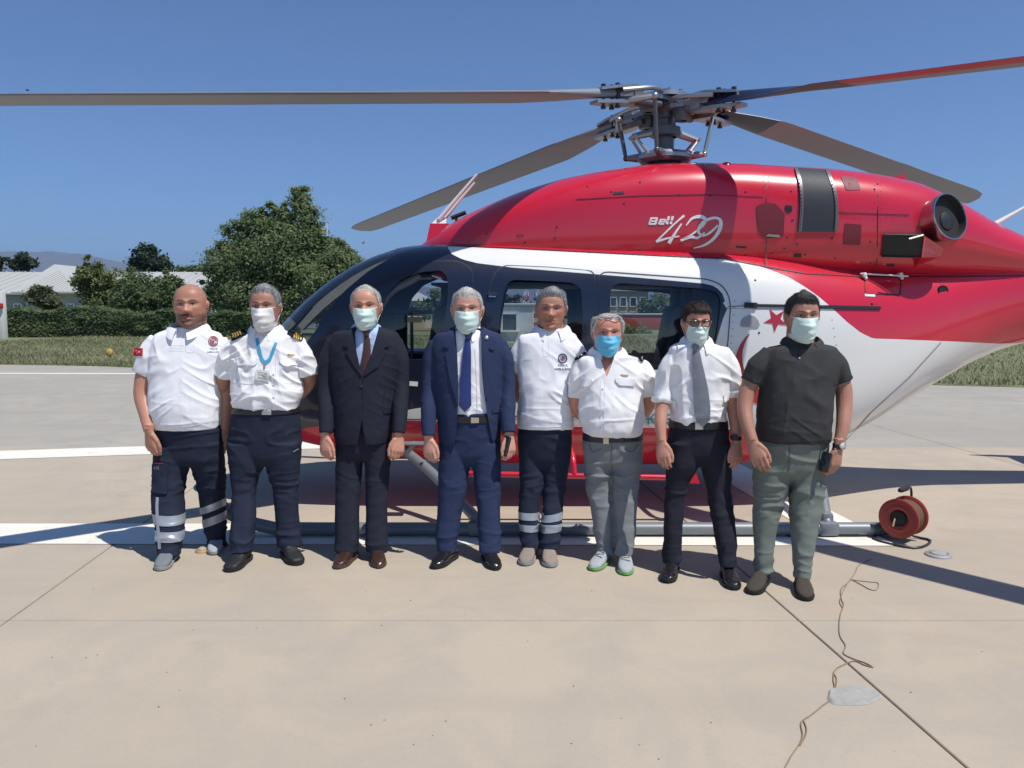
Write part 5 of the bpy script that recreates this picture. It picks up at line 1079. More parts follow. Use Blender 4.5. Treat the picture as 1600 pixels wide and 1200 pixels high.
        for q in range(ns):
            i, j = ii[q], jj[q]; p = O[i, j]; nn = p - cw; nn /= np.linalg.norm(nn) + 1e-9; tt = O[max(i - 2, 0), j] - O[min(i + 1, nV - 1), j]; tt /= np.linalg.norm(tt) + 1e-9; ss_ = np.cross(nn, tt); tt = -tt if (lean < 1.4 and abs(A[j]) < .9 and i > 2) else tt; tt = tt + ss_ * (r.normal(0, .35) + lean * .4); L_ = r.uniform(.010, .022) * strand
            p0 = p - nn * .001; p1 = p + tt * L_ * .5 + nn * (.0015 + r.uniform(0, .35) * L_ * .5); p2 = p + tt * L_ + nn * (.001 + r.uniform(-.1, .35) * L_); wv = ss_ * r.uniform(.0008, .0017); k0 = base + len(SV)
            SV += [p0 - wv, p0 + wv, p1 + wv * .8, p1 - wv * .8, p2]; SF += [(k0, k0 + 1, k0 + 2, k0 + 3), (k0 + 3, k0 + 2, k0 + 4)]
        return np.concatenate(V + [np.array(SV)]), F2 + SF
    def mask(s, tree, top=-.02, bottom=-1.02, w_top=.54, w_mid=.59, w_bot=.36, puff=.07, seed=0, ragged=0.0):
        nu, nv = 33, 25; V = np.zeros((nv, nu, 3))
        for i in range(nv):
            v = i / (nv - 1); z0 = top + (bottom - top) * v; wm = np.interp(v, [0, .15, .5, .8, 1], [w_top, w_top + .03, w_mid, w_mid * .93, w_bot])
            yc = np.interp(v, [0, .12, .3, .45, .62, .82, 1], [-.84, -.93, -1.04, -1.04, -.99, -.93, -.80]) - puff * .4
            for j in range(nu):
                u = -1 + 2 * j / (nu - 1); z = z0 + .06 * abs(u) ** 2 * (1 if v < .5 else 1.8 * (v - .2)) * (1) ; ye = np.interp(v, [0, .5, 1], [-.34, -.30, -.34])
                y = yc + (ye - yc) * abs(u) ** 1.9
                fold = .065 * (2 * abs((v * 3.3) % 1 - .5) - .5) * (1 - abs(u) ** 3) * sstep(np.array(v), .12, .25) * sstep(np.array(1 - v), .1, .25) + .02 * float(vnoise(np.array([(u * 2 + seed * 7, v * 5, seed)]))[0]) + ragged * float(vnoise(np.array([(u * 4 + seed, v * 8, 3)]))[0])
                V[i, j] = (u * wm, y - fold, z)
        W = s.world(V.reshape(-1, 3)).reshape(nv, nu, 3); d = s.R @ Vector((0, 1, 0))
        for i in range(nv):
            for j in range(nu):
                p = Vector(W[i, j]); h, n, _, dist = tree.ray_cast(p - d * .15, d)
                if h is not None:
                    k = (h - p).dot(d)
                    if k < .006: p = p - d * (.006 - k)
                    if abs(j - (nu - 1) / 2) > nu / 2 - 2 and k > .012: p = p + d * (k - .012)
                W[i, j] = p
        v = W.reshape(-1, 3); f = [(i * nu + j, i * nu + j + 1, (i + 1) * nu + j + 1, (i + 1) * nu + j) for i in range(nv - 1) for j in range(nu - 1)]
        loops = []
        for sg, j in ((-1, 0), (1, nu - 1)):
            e1, e2 = Vector(s.world([(sg * .77, .06, .16)])[0]), Vector(s.world([(sg * .755, .12, -.16)])[0]); e0 = Vector(s.world([(sg * .80, .16, .02)])[0])
            loops.append(tube(smooth_path([Vector(W[1, j]), e1, e0, e2, Vector(W[nv - 3, j])], 5), .0022, 6))
        return thicken(v, f, .002), loops

# ------------------------------------------------------------------ limbs, garments
def hand(W_, d, n, k=1.0, curl=.6, spread=0.0, thumb=1.0):
    """five-fingered hand: W_ wrist, d pointing to the fingers, n palm side"""
    d = Vector(d).normalized(); n = Vector(n); n = (n - d * n.dot(d)).normalized(); t = d.cross(n)
    if t.y > 0: t = -t                       # thumb side towards the front
    W_ = Vector(W_); parts = []
    def ring(sx, hw, th, bow=0):
        c = W_ + d * sx * k + n * bow * k; return arr([c + t * math.cos(a) * hw * k + n * math.sin(a) * th * k for a in [2 * math.pi * q / 14 for q in range(14)]])
    parts.append(loft([ring(-.035, .029, .024), ring(.0, .028, .020), ring(.03, .036, .017, .002), ring(.07, .042, .016, .004), ring(.092, .041, .013, .005), ring(.10, .036, .008, .006)]))
    for i, (tt, L_, s0) in enumerate(((.031, .074, .090), (.0105, .082, .095), (-.0105, .076, .092), (-.030, .060, .084))):
        p = W_ + d * s0 * .86 * k + t * tt * k + n * .003; a = 0; pts = [p, W_ + d * s0 * k + t * tt * k + n * .004]; c_ = curl * (1 + .12 * i)
        q = pts[-1]
        for fr, da in ((.46, 22), (.30, 42), (.24, 34)):
            a += math.radians(da) * c_; dir_ = (d * math.cos(a) + n * math.sin(a) + t * (.06 * (1.5 - i) * spread)).normalized(); q = q + dir_ * L_ * fr * k; pts.append(q)
        parts.append(tube(pts, [.0095 * k, .0098 * k, .0090 * k, .0082 * k, .0066 * k], 8)); parts.append(ellipsoid(pts[-1], (.0068 * k,) * 3, 8, 6))
    b = W_ + d * .022 * k + t * .022 * k; p1 = b + (d * .035 + t * .022 + n * .010) * k; p2 = p1 + (d * .034 + t * .006 * thumb + n * .010) * k; p3 = p2 + (d * .026 - t * .004 * thumb + n * .006) * k
    parts.append(tube([b, p1, p2, p3], [.016 * k, .0125 * k, .0105 * k, .008 * k], 9)); parts.append(ellipsoid(p3, (.0082 * k,) * 3, 8, 6)); return parts
def ring_at(py, xl, xr, Y, rf, rb, n=44, p=2.35):
    a, b = at(xl, py, Y), at(xr, py, Y); c = (a + b) / 2; hw = (b - a).length / 2; th = np.linspace(0, 2 * math.pi, n, endpoint=False); q = 2 / p
    cs, sn = np.cos(th), np.sin(th); return np.c_[c.x + hw * sgp(cs, q), Y + np.where(sn < 0, rf, rb) * sgp(sn, q), np.full(n, c.z)]
def levels(T, Y, grow=0.0, dy=0.0, k=6):
    T = [tuple(t) + (0.0,) * (6 - len(t)) for t in T]; P = np.array(T, float); out = []
    s_ = np.arange(len(P)); m = np.linspace(0, len(P) - 1, (len(P) - 1) * k + 1)
    D = np.diff(P, axis=0); Tn = np.zeros_like(P); Tn[0], Tn[-1] = D[0], D[-1]
    Tn[1:-1] = np.where(D[:-1] * D[1:] > 0, 2 * D[:-1] * D[1:] / np.where(np.abs(D[:-1] + D[1:]) < 1e-9, 1, D[:-1] + D[1:]), 0)
    for t in m:
        i = min(int(t), len(P) - 2); u = t - i
        q = (2 * u ** 3 - 3 * u ** 2 + 1) * P[i] + (u ** 3 - 2 * u ** 2 + u) * Tn[i] + (-2 * u ** 3 + 3 * u ** 2) * P[i + 1] + (u ** 3 - u ** 2) * Tn[i + 1]; py, xl, xr, rf, rb, yy = q; Yq = Y + yy + dy; g = grow * F / Yq
        out.append(ring_at(py, xl - g, xr + g, Yq, max(rf + grow, .02), max(rb + grow, .02)))
    return loft(out)
def limb(pts, Y, n=16):
    """pts: (px, py, dy, r)"""
    P = [at(p[0], p[1], Y + p[2]) for p in pts]; Q = smooth_path(P, 5); r = np.interp(np.linspace(0, 1, len(Q)), np.linspace(0, 1, len(P)), [p[3] for p in pts]); return tube(Q, r, n)
def legs_loft(L_, Y, Ya):
    """L_: (py, xl, xr) rings down one leg; depth slides from Y at the top to Ya at the ankle"""
    n = len(L_); py0, py1 = L_[0][0], L_[-1][0]; T = []
    for q in L_:
        py, xl, xr = q[:3]; u = (py - py0) / (py1 - py0); Yq = Y + (Ya - Y) * u ** 1.3; hw = (xr - xl) / 2 * Yq / F; kk = np.interp(u, [0, .15, .4, 1], [1.16, 1.12, 1.05, 1.05]); T.append((py, xl, xr, max(hw * kk, .06), max(hw * kk * 1.04, .065), Yq - Y))
    return levels(T, Y)
def wrinkle(v, f, amp, freq, seed=0, ridged=True, mask=None):
    n = normals_of(v, f); q = v * np.array(freq) + seed * 3.7; q = q + .35 * np.c_[vnoise(v * 5 + seed), vnoise(v * 5 + 9 + seed), vnoise(v * 5 + 19)] * 2
    w_ = vnoise(q); w_ = (np.maximum(0, 1 - 2.2 * np.abs(w_)) ** 1.6 * 1.5 - .5) if ridged else w_; a = amp if mask is None else amp * mask; return v + n * (w_ * a)[:, None]
def shoe(person, toe, ank, Y_toe, mat, sole_mat, wk=1.0, L_=.285, high=.0, sole_h=.022, lace=None, pointed=0.0):
    T_ = ground(*toe); Z_ = ground(ank[0], ank[1]); dirv = Vector((at(ank[0], ank[1], T_.y + .20).x - T_.x, .20, 0)).normalized(); h0 = T_ + dirv * L_; u = -dirv; s_ = Vector((-u.y, u.x, 0))
    S = np.array([0, .04, .12, .25, .38, .52, .66, .78, .88, .95, 1.0]); hw = np.array([.016, .029, .035, .037, .037, .042, .047, .047, .041 - .006 * pointed, .030 - .008 * pointed, .010]) * wk
    tp = np.array([.070, .082, .092, .098, .096, .080, .066, .056, .048, .040, .024]) + high * np.array([1, 1, 1, 1, .6, .15, 0, 0, 0, 0, 0]); R1 = []; R2 = []
    for s0, w_, t_ in zip(S, hw, tp):
        c = h0 + u * (s0 * L_); R1.append(arr([c + s_ * (w_ * sgp(np.cos(a), .75)) + Vector((0, 0, sole_h * .6 + (t_ - sole_h * .6) * (.5 + .5 * sgp(np.sin(a), .8)))) for a in np.linspace(0, 2 * math.pi, 20, endpoint=False)]))
        ww = w_ + .004; lift = .012 * max(0, s0 - .8) / .2
        R2.append(arr([c + s_ * ww * cx + Vector((0, 0, z)) + u * (.004 if s0 > .99 else (-.004 if s0 < .01 else 0)) for cx, z in ((-.94, .0015 + lift * .5), (.94, .0015 + lift * .5), (1, sole_h * .5 + lift * .5), (1, sole_h + lift * .3), (-1, sole_h + lift * .3), (-1, sole_h * .5 + lift * .5))]))
    v, f = remesh([loft(R1)], .006, 3); v = wrinkle(v, f, .0012, (60, 60, 60), 1)
    o = mk('shoe', (v, f), mat, person); mk('sole', outward(loft(R2)), sole_mat, o, sharp=50)
    if lace is not None:
        parts = []; tr = bvh(v, f)
        for i in range(4):
            s0 = .40 + .085 * i; c = h0 + u * (s0 * L_); pp = []
            for q in np.linspace(-1, 1, 7):
                hh = tr.ray_cast(c + s_ * (.026 * q) + Vector((0, 0, .25)), Vector((0, 0, -1)))[0]
                if hh: pp.append(hh + Vector((0, 0, .003)) + u * (.008 * q * (1 if i % 2 else -1)))
            if len(pp) > 2: parts.append(tube(pp, .0032, 5))
        if parts: mk('laces', join(parts), lace, o)
    return h0, T_
def collar(person, cx, py, wpx, Y, mat, rise=.036, drop=.045, gap=26, rf=.075, rb=.075, fall=.030, spread=.026, point=.022, name='collar', dy=0):
    """shirt collar: stand round the neck folded over into two points"""
    a = at(cx, py, Y + dy); hw = wpx / 2 * Y / F * 1.06; rf = hw * 1.03 + .010; rb = hw; spread = spread + .003; rise = rise + .004; N = 49; inner = []; top = []; out = []
    for i in range(N):
        ph = math.radians(gap) + (2 * math.pi - 2 * math.radians(gap)) * i / (N - 1); s_, c_ = math.sin(ph), -math.cos(ph); front = max(0, -c_)
        r_y = rf if c_ < 0 else rb; zt = a.z + rise - fall * (front ** 1.5) - (.0 if c_ < 0 else -.006); p = Vector((a.x + hw * s_, a.y + r_y * c_, zt))
        e = math.exp(-((i if i < N / 2 else N - 1 - i) / 4.5) ** 2); o = Vector((s_, c_, 0)).normalized()
        inner.append(Vector((a.x + hw * .97 * s_, a.y + r_y * .97 * c_, zt - rise * .8))); top.append(p); out.append(p + o * (spread * (.7 + .3 * abs(s_))) + Vector((0, 0, -(drop * .75 + point * e * 1.0))) + Vector((math.copysign(.012 * e, s_), -.006 * e, 0)))
    mid = [(t + q) / 2 + Vector((0, 0, .007)) for t, q in zip(top, out)]
    rows = [arr(inner), arr(top), arr(mid), arr(out)]
    v, f = loft(rows, cap=False, closed=False); n = normals_of(v, f); m = len(v); th = .0035
    F2 = list(f) + [tuple(x + m for x in reversed(q)) for q in f]; b = list(range(N)) + [N * k + N - 1 for k in (1, 2, 3)] + list(range(4 * N - 2, 3 * N - 1, -1)) + [N * 2, N]
    for i in range(len(b)): p, q = b[i], b[(i + 1) % len(b)]; F2.append((q, p, p + m, q + m))
    return mk(name, (np.concatenate([v, v - n * th]), F2), mat, person, sharp=50)
def peel(name, v, f, sel, off, mat, person, t=None):
    """strip of a garment lifted off its surface: sel(centre) picks faces"""
    n = normals_of(v, f); fs = [q for q in f if sel(v[list(q)].mean(axis=0))]
    if not fs: return None
    ids = sorted({i for q in fs for i in q}); mp = {i: k for k, i in enumerate(ids)}; return mk(name, (v[ids] + n[ids] * off, [tuple(mp[i] for i in q) for q in fs]), mat, person, sharp=60)
def peel_cut(name, v, f, planes, pick, off, mat, person):
    """like peel, with edges cut clean along planes (point, normal): keeps the side the normal points to"""
    bm = bmesh.new(); n = normals_of(v, f); vv = v + n * off; vs = [bm.verts.new(p) for p in vv]
    for q in f:
        if pick(v[list(q)].mean(axis=0)):
            try: bm.faces.new([vs[i] for i in q])
            except ValueError: pass
    bmesh.ops.delete(bm, geom=[x for x in bm.verts if not x.link_faces], context='VERTS')
    for c, nn in planes: bmesh.ops.bisect_plane(bm, geom=bm.verts[:] + bm.edges[:] + bm.faces[:], plane_co=c, plane_no=nn, clear_inner=True)
    if not bm.faces: bm.free(); return None
    bm.verts.index_update(); v2 = arr([x.co for x in bm.verts]); f2 = [tuple(x.index for x in g.verts) for g in bm.faces]; bm.free(); return mk(name, (v2, f2), mat, person, sharp=60)
def band_px(name, v, f, Y, xl, xr, yl0, yr0, yl1, yr1, mat, person, off=.0035):
    """band round a leg or sleeve between two slanting pixel lines"""
    def pl(ya, yb, sg):
        a, b, c = at(xl, ya, Y), at(xr, yb, Y), at(xl, ya, Y) + Vector((0, .5, 0)); n = (b - a).cross(c - a).normalized()
        if n.z * sg < 0: n = -n
        return a, n
    zlo, zhi = at(xl, max(yl1, yr1) + 8, Y).z, at(xl, min(yl0, yr0) - 8, Y).z; x0, x1 = at(xl - 6, yl0, Y).x, at(xr + 6, yl0, Y).x
    return peel_cut(name, v, f, [pl(yl0, yr0, -1), pl(yl1, yr1, 1)], lambda c: zlo < c[2] < zhi and x0 < c[0] < x1, off, mat, person)
def epaulette(person, tree, pts, bars, mat_b, Y):
    e = decal('epaulette', round_poly(pts, 3), tree, M_EPB, person, .010, .008, 6)
    for b in bars: v2, f = patch2d(b, 5); mk('rank_bar', thicken(project(v2, tree, .0125), f, .002), mat_b, e)
    return e
def tie(person, tree, pts, mat, knot, off=.012):
    """pts: (px, py, half-width px) down the blade, knot: (px, py, half-width, half-height)"""
    P = [Vector((p[0], p[1], 0)) for p in pts]; Q = smooth_path(P, 5); hw = np.interp(np.linspace(0, 1, len(Q)), np.linspace(0, 1, len(P)), [p[2] for p in pts]); v = []; f = []
    for q, w_ in zip(Q, hw): v += [(q.x + w_ * t, q.y, 0) for t in (-1, -.5, 0, .5, 1)]
    for i in range(len(Q) - 1):
        for j in range(4): a = i * 5 + j; f.append((a, a + 1, a + 6, a + 5))
    tip = len(v); v.append((Q[-1].x, Q[-1].y + hw[-1] * 1.15, 0)); o = (len(Q) - 1) * 5; f += [(o + j, o + j + 1, tip) for j in range(4)]
    V = project(np.array(v), tree, off); k = np.array([[0, .5, 1, .5, 0][i % 5] if i < tip else 0 for i in range(len(v))]); V[:, 1] -= .004 * k; V[:, 2] += 0
    t_ = mk('tie', thicken(V, f, .006), mat, person, sharp=60); kx, ky, kw, kh = knot; h = Vector(project(np.array([(kx, ky, 0)]), tree, .012)[0]); sc_ = h.y / F
    mk('knot', loft([arr([h + Vector((math.cos(a) * w_ * sc_, math.sin(a) * .016 - .004, z * sc_)) for a in np.linspace(0, 2 * math.pi, 14, endpoint=False)]) for z, w_ in ((-kh, kw * .62), (-kh * .6, kw * .72), (kh * .4, kw * .98), (kh, kw * .9))]), mat, t_, sharp=60); return t_
def shoulders(T):
    T = [tuple(t) for t in T]; T[2] = (T[2][0] - 2,) + T[2][1:]; return T
class Man:
    def __init__(s, d):
        s.d = d; Y = d['Y']; s.Y = Y; fx = d['feet']; g = ground(*fx); s.root = thing('person', d['label'], 'person', (at(fx[0], 482, Y).x, Y, 0), 'row of men standing in front of the helicopter')
        hd = list(d['head']); hd[2] += 4; s.H = Head(hd[0], hd[1], hd[2], hd[3], Y + hd[4] if len(hd) > 4 else Y, *d.get('pose', ()))
        # body: head, neck, trunk, arms and hands as one surface
        T = [(t[0] + 6,) + tuple(t[1:]) for t in shoulders(d['torso'])]; parts = [s.H.mesh()] + s.H.ears(); H = s.H; c = H.c
        nk = d['neck']; zb = at(nk[0], nk[1], Y).z; nr = nk[2] * Y / F / 2; base = Vector((at(nk[0], nk[1], Y).x, Y + .03, zb)); tp = Vector(H.world([(0, .20, -.30)])[0])
        parts.append(tube([base + Vector((0, .01, -.08)), base, base.lerp(tp, .5), tp], [nr * 1.25, nr * 1.0, nr * .96, nr * .92], 20)); parts.append(tube([base + Vector((0, -.005, -.02)), base.lerp(Vector(H.world([(0, -.25, -.92)])[0]), .8)], [nr * .9, nr * .75], 16))
        parts.append(levels(T[:d.get('body_to', len(T))], Y, grow=d.get('body_grow', -.022)))
        for A in d['arms']:
            if A is None: continue
            ap = list(A['pts']); ap[0] = (ap[0][0] + (5 if ap[0][0] < d['neck'][0] else -5), ap[0][1] + 15, ap[0][2], ap[0][3] * .80); parts.append(limb(ap, Y))
            if 'hand' in A:
                p1 = at(*A['pts'][-2][:2], Y + A['pts'][-2][2]); p2 = at(*A['pts'][-1][:2], Y + A['pts'][-1][2]); dv = A.get('dir', None); dv = Vector(dv) if dv else (p2 - p1); parts += hand(p2, dv, A['hand'], A.get('k', 1.0), A.get('curl', .6), A.get('spread', 0), A.get('thumb', 1))
        v, f = remesh(parts, .0036, 1, .5); v, f = s.refine(v, f); s.bv, s.bf = v, f; s.btree = bvh(v, f)
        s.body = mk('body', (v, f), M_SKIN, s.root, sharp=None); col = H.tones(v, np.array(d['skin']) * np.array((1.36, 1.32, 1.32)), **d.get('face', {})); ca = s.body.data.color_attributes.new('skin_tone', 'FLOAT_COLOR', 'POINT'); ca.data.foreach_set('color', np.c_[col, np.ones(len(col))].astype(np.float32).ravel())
        if 'hair' in d: mk('hair', H.hair(*d['hair'][1:]), d['hair'][0], s.root, sharp=None)
        if 'mask' in d:
            m, kw = d['mask']; (mv, mf), loops = H.mask(s.btree, **kw); o = mk('face_mask', (mv, mf), m, s.root, sharp=70)
            for l in loops: mk('ear_loop', l, m, o)
        # trousers
        tr = d['trousers']; pl = list(tr['pelvis']); q_ = pl[-1]; pl[-1] = (q_[0] - 8, q_[1] + 10, q_[2] - 10, .07, .09); pv = levels(pl, Y); lg = [legs_loft(tr['legs'][i], Y, tr['ankY'][i]) for i in (0, 1)]
        tv, tf = remesh([pv] + lg, .0075, 4); z = tv[:, 2]; zk = tr.get('zk', .48)
        tv = wrinkle(tv, tf, tr.get('amp', .007), (5, 5, 13), d['seed'], True, .10 + .75 * np.exp(-.5 * ((z - zk) / .10) ** 2) + 1.1 * sstep(-z, -.30, -.08) + .5 * np.exp(-.5 * ((z - .80) / .08) ** 2)); tv = wrinkle(tv, tf, .0022, (16, 16, 22), d['seed'] + 2, False)
        tv = wrinkle(tv, tf, tr.get('amp', .007) * .8, (9, 9, 26), d['seed'] + 11, True, .04 + .5 * sstep(-tv[:, 2], -.34, -.10) + .6 * np.exp(-.5 * ((tv[:, 2] - zk) / .07) ** 2)); s.tv, s.tf = tv, tf; s.trousers = mk('trousers', (tv, tf), tr['mat'], s.root, sharp=None); s.ttree = bvh(tv, tf)
        for sh in d['shoes']: shoe(s.root, *sh[:5], **(sh[5] if len(sh) > 5 else {}))
        if 'belt' in d:
            b = d['belt']; band_px('belt', tv, tf, Y - .12, b['x'][0], b['x'][1], *b['y'], b['mat'], s.root, .006)
            if 'buckle' in b: tree = s.ttree; decal('buckle', b['buckle'], tree, M_BUCK, s.root, .012, .006, 6)
    def refine(s, v, f):
        l = s.H.local(v); pick = (l[:, 1] < -.30) & (l[:, 2] > -.72) & (l[:, 2] < .42) & (np.abs(l[:, 0]) < .62) & (l[:, 1] > -1.4)
        bm = bmesh.new(); vs = [bm.verts.new(p) for p in v]; fs = [bm.faces.new([vs[i] for i in q]) for q in f]; es = {e for q, g in zip(f, fs) if all(pick[i] for i in q) for e in g.edges}
        bmesh.ops.subdivide_edges(bm, edges=list(es), cuts=1, use_grid_fill=True); bm.verts.index_update(); v2 = arr([q.co for q in bm.verts]); f2 = [tuple(q.index for q in g.verts) for g in bm.faces]; bm.free(); return v2, f2
    def garment(s, name, mat, torso, sleeves, voxel=.0062, amp=.004, freq=(9, 9, 6), Y=None, grow=0.0, sm=4, cuts=(), mats=None, fine=.0014, maskf=None, folds=.007):
        Y = s.Y if Y is None else Y; torso = shoulders(torso); t0 = torso[0]; torso[0] = (t0[0] + 3, t0[1] - 1, t0[2] + 1, t0[3] + .012, t0[4] + .012); sleeves = [[(q[0][0], q[0][1] + 1, q[0][2], q[0][3] * .96)] + list(q[1:]) for q in sleeves]; parts = [levels(torso, Y, grow)] + [limb(q, Y) for q in sleeves]; v, f = remesh(parts, voxel, sm); v = wrinkle(v, f, amp, freq, s.d['seed'] + 5, True, maskf(v) if maskf else None)
        v = wrinkle(v, f, fine, (28, 28, 20), s.d['seed'] + 8, False)
        if folds:
            n_ = normals_of(v, f); cx = s.root.location.x; sx = np.abs(v[:, 0] - cx); z = v[:, 2]; za = z.max() - .33; q1 = (sx * .55 + z * .83) * 17; q2 = (-sx * .83 + z * .55) * 4.5; w1 = vnoise(np.c_[q1 + s.d['seed'] * 5, q2, np.sign(v[:, 0] - cx) * 4 + v[:, 1] * 3])
            msk = np.exp(-.5 * (((sx - .17) / .10) ** 2 + ((z - za) / .20) ** 2)); v = v + n_ * ((np.maximum(0, 1 - 2.4 * np.abs(w1)) ** 1.5 * 1.6 - .4) * folds * msk)[:, None]
            w2 = vnoise(np.c_[v[:, 0] * 5 + 7, v[:, 1] * 5, z * 22 + s.d['seed']]); msk = np.exp(-.5 * ((z - z.min() - .10) / .07) ** 2); v = v + n_ * ((np.maximum(0, 1 - 2.4 * np.abs(w2)) ** 1.5 * 1.6 - .4) * folds * .4 * msk)[:, None]
        if cuts:
            cs = []
            for poly, y0, y1 in cuts: cs.append((*prism([(at(x, y, Y - .12).x, at(x, y, Y - .12).z) for x, y in poly], y0, y1), None))
            v, f, _ = boolean((v, f, None), cs, 'DIFFERENCE'); v = np.asarray(v)
        o = mk(name, (v, f), mat, s.root, sharp=None if not cuts else 45); return o, v, f, bvh(v, f)
# ------------------------------------------------------------------ who stands where (pixel outlines measured on the photograph)
def ay(toe, d=.19): return ground(*toe).y + d
NL, NR = (.45, .90, 0), (-.45, .90, 0)
def bald_man():
    toe = [(250, 893), (334, 868)]
    T = [(508, 274, 318, .07, .08), (516, 262, 331, .085, .10), (526, 243, 345, .10, .115), (545, 233, 348, .125, .125), (575, 235, 344, .15, .13), (605, 236, 343, .17, .13), (635, 235, 345, .185, .13), (655, 239, 346, .18, .13), (668, 241, 345, .165, .125)]
    m = Man(dict(Y=5.15, label='heavy bald man with moustache in white polo shirt and reflective-striped trousers', seed=1, feet=(295, 880), head=(298, 444, 510, 47, -.02), pose=(7, 0, 0, 1.1), skin=(.36, .185, .125), face=dict(stub=.95, moust=.95, shave=.6, brow=(.025, .016, .012)),
        torso=T, neck=(518, 295, 0) and (295, 518, 47), arms=[dict(pts=[(250, 534, 0, .06), (232, 575, 0, .066), (224, 615, -.03, .060), (229, 648, -.10, .046), (233, 673, -.15, .034)], hand=NL, k=1.18, curl=.95, dir=(.05, -.05, -1)), dict(pts=[(338, 534, .02, .06), (350, 580, .05, .06), (352, 625, .05, .052), (350, 672, .03, .038)], hand=NR, k=1.1)],
        trousers=dict(mat=M_NAVYT, pelvis=[(652, 243, 344, .16, .125), (670, 243, 346, .155, .13), (700, 244, 348, .14, .14), (718, 246, 349, .13, .14), (735, 252, 344, .11, .13)],
            legs=[[(690, 244, 299), (722, 243, 296), (750, 240, 289), (775, 238, 286), (800, 241, 286), (830, 245, 287), (850, 246, 284), (868, 248, 279)], [(690, 298, 348), (722, 301, 349), (750, 307, 350), (775, 312, 351), (800, 316, 352), (830, 322, 353), (853, 325, 353)]], ankY=[ay(toe[0]), ay(toe[1])]),
        shoes=[(toe[0], (263, 866), 0, M_SH_GRY, M_SO_GRY, dict(wk=1.06)), (toe[1], (340, 850), 0, M_SH_SIL, M_SO_GRY, dict(wk=1.0))]))
    S, v, f, tr = m.garment('polo_shirt', M_WPOLO, T, [[(250, 533, 0, .074), (237, 553, 0, .084), (226, 584, 0, .080)], [(338, 531, .02, .07), (346, 555, .04, .076), (352, 585, .05, .07)]], amp=.004, folds=.006, freq=(7, 7, 5), maskf=lambda v: .35 + .65 * np.exp(-.5 * ((np.abs(v[:, 0] - m.root.location.x) - .22) / .09) ** 2))
    collar(m.root, 295, 521, 50, 5.15, M_WPOLO, rise=.055, rf=.088, rb=.09, gap=15, drop=.062, dy=.02)
    strokes('seam', [([(291, 533), (291, 549), (303, 549), (303, 533)], .9), ([(243, 664.5), (290, 666.5), (344, 656)], .8)], tr, M_SEAMW, S, .0018, .0015)
    band_px('sleeve_hem', v, f, 5.15, 205, 246, 574, 580, 577, 583, M_SEAMW, S, .003)
    # flag on the sleeve
    fl = decal('flag_patch', [(209.5, 543.5), (223.5, 544.5), (223, 556.5), (208, 556)], tr, pbr('flag_red', (.52, .012, .025), .7), S, .004, .002, 4)
    cx, cy = 214.5, 550; pts = []
    a_ = np.radians(np.linspace(40, 320, 18)); v2 = np.array([(cx + 3.4 * math.cos(t), cy - 3.4 * math.sin(t), 0) for t in a_] + [(cx + .9 + 2.75 * math.cos(t), cy - 2.75 * math.sin(t), 0) for t in np.radians(np.linspace(48, 312, 18))])
    mk('crescent', thicken(project(v2, tr, .0065), [(i, i + 1, 19 + i, 18 + i) for i in range(17)], .001), M_WPOLO, fl)
    decal('star', [(218.6 + (1.7 if k % 2 == 0 else .7) * math.cos(math.radians(180 + 36 * k)), 550 + (1.7 if k % 2 == 0 else .7) * math.sin(math.radians(180 + 36 * k))) for k in range(10)], tr, M_WPOLO, fl, .0065, .001, 3)
    # round red badge with a cross-like sign, lettering under it
    M_BR = pbr('badge_red', (.36, .05, .06), .7); ring = [(333 + 7 * math.cos(t), 533 + 7.4 * math.sin(t)) for t in np.linspace(0, 2 * math.pi, 25)]
    strokes('chest_badge', [(ring, 1.1), ([(333 + 4.7 * math.cos(t), 533 + 5 * math.sin(t)) for t in np.linspace(0, 2 * math.pi, 21)], .8), ([(329.5, 531.5), (333, 533), (336.5, 531.5)], 1.4), ([(333, 533), (333, 537.5)], 1.6), ([(331, 529.8), (335, 529.8)], .8)], tr, M_BR, S, .004, .002)
    M_TXT = pbr('shirt_print_grey', (.16, .17, .21), .8); text_decal('lettering', 'HAVA', 334, 546.5, 4.6, tr, M_TXT, S, .0015, .05); text_decal('lettering', 'AMBULANS', 333.5, 551.5, 4.2, tr, M_TXT, S, .0015, .05)
    strokes('pale_print', [([(265, 540), (287, 540)], 1.6), ([(265, 544), (287, 544.6)], 1.6), ([(265, 548), (287, 548.6)], 1.4)], tr, pbr('shirt_print_pale', (.74, .75, .77), .8), S, .0012, .001)
    for (xl, xr, a0, b0, a1, b1) in ((235, 290, 795, 799, 811, 813), (238, 290, 818, 822, 834, 836), (312, 354, 793, 777, 804, 789), (316, 356, 812, 797, 825, 811)): band_px('reflective_band', m.tv, m.tf, 5.08 if xl < 300 else 5.2, xl, xr, a0, b0, a1, b1, M_REFL, m.trousers)
    strokes('reflective_strip', [([(246.5, 777), (246, 800), (248.5, 838), (250, 858)], 4.0)], m.ttree, M_REFL, m.trousers, .006, .003)
    decal('thigh_pocket', round_poly([(240, 724), (262, 724), (262, 772), (239, 770)], 3), m.ttree, M_NAVYT, m.trousers, .012, .012, 7); strokes('red_piping', [([(241, 723.5), (256, 723.5)], 1.2)], m.ttree, pbr('red_piping', (.4, .02, .03), .7), m.trousers, .014, .003)
    text_decal('lettering', '112', 247, 733, 5.5, m.ttree, M_REFL, m.trousers, .015, .02)
bald_man()
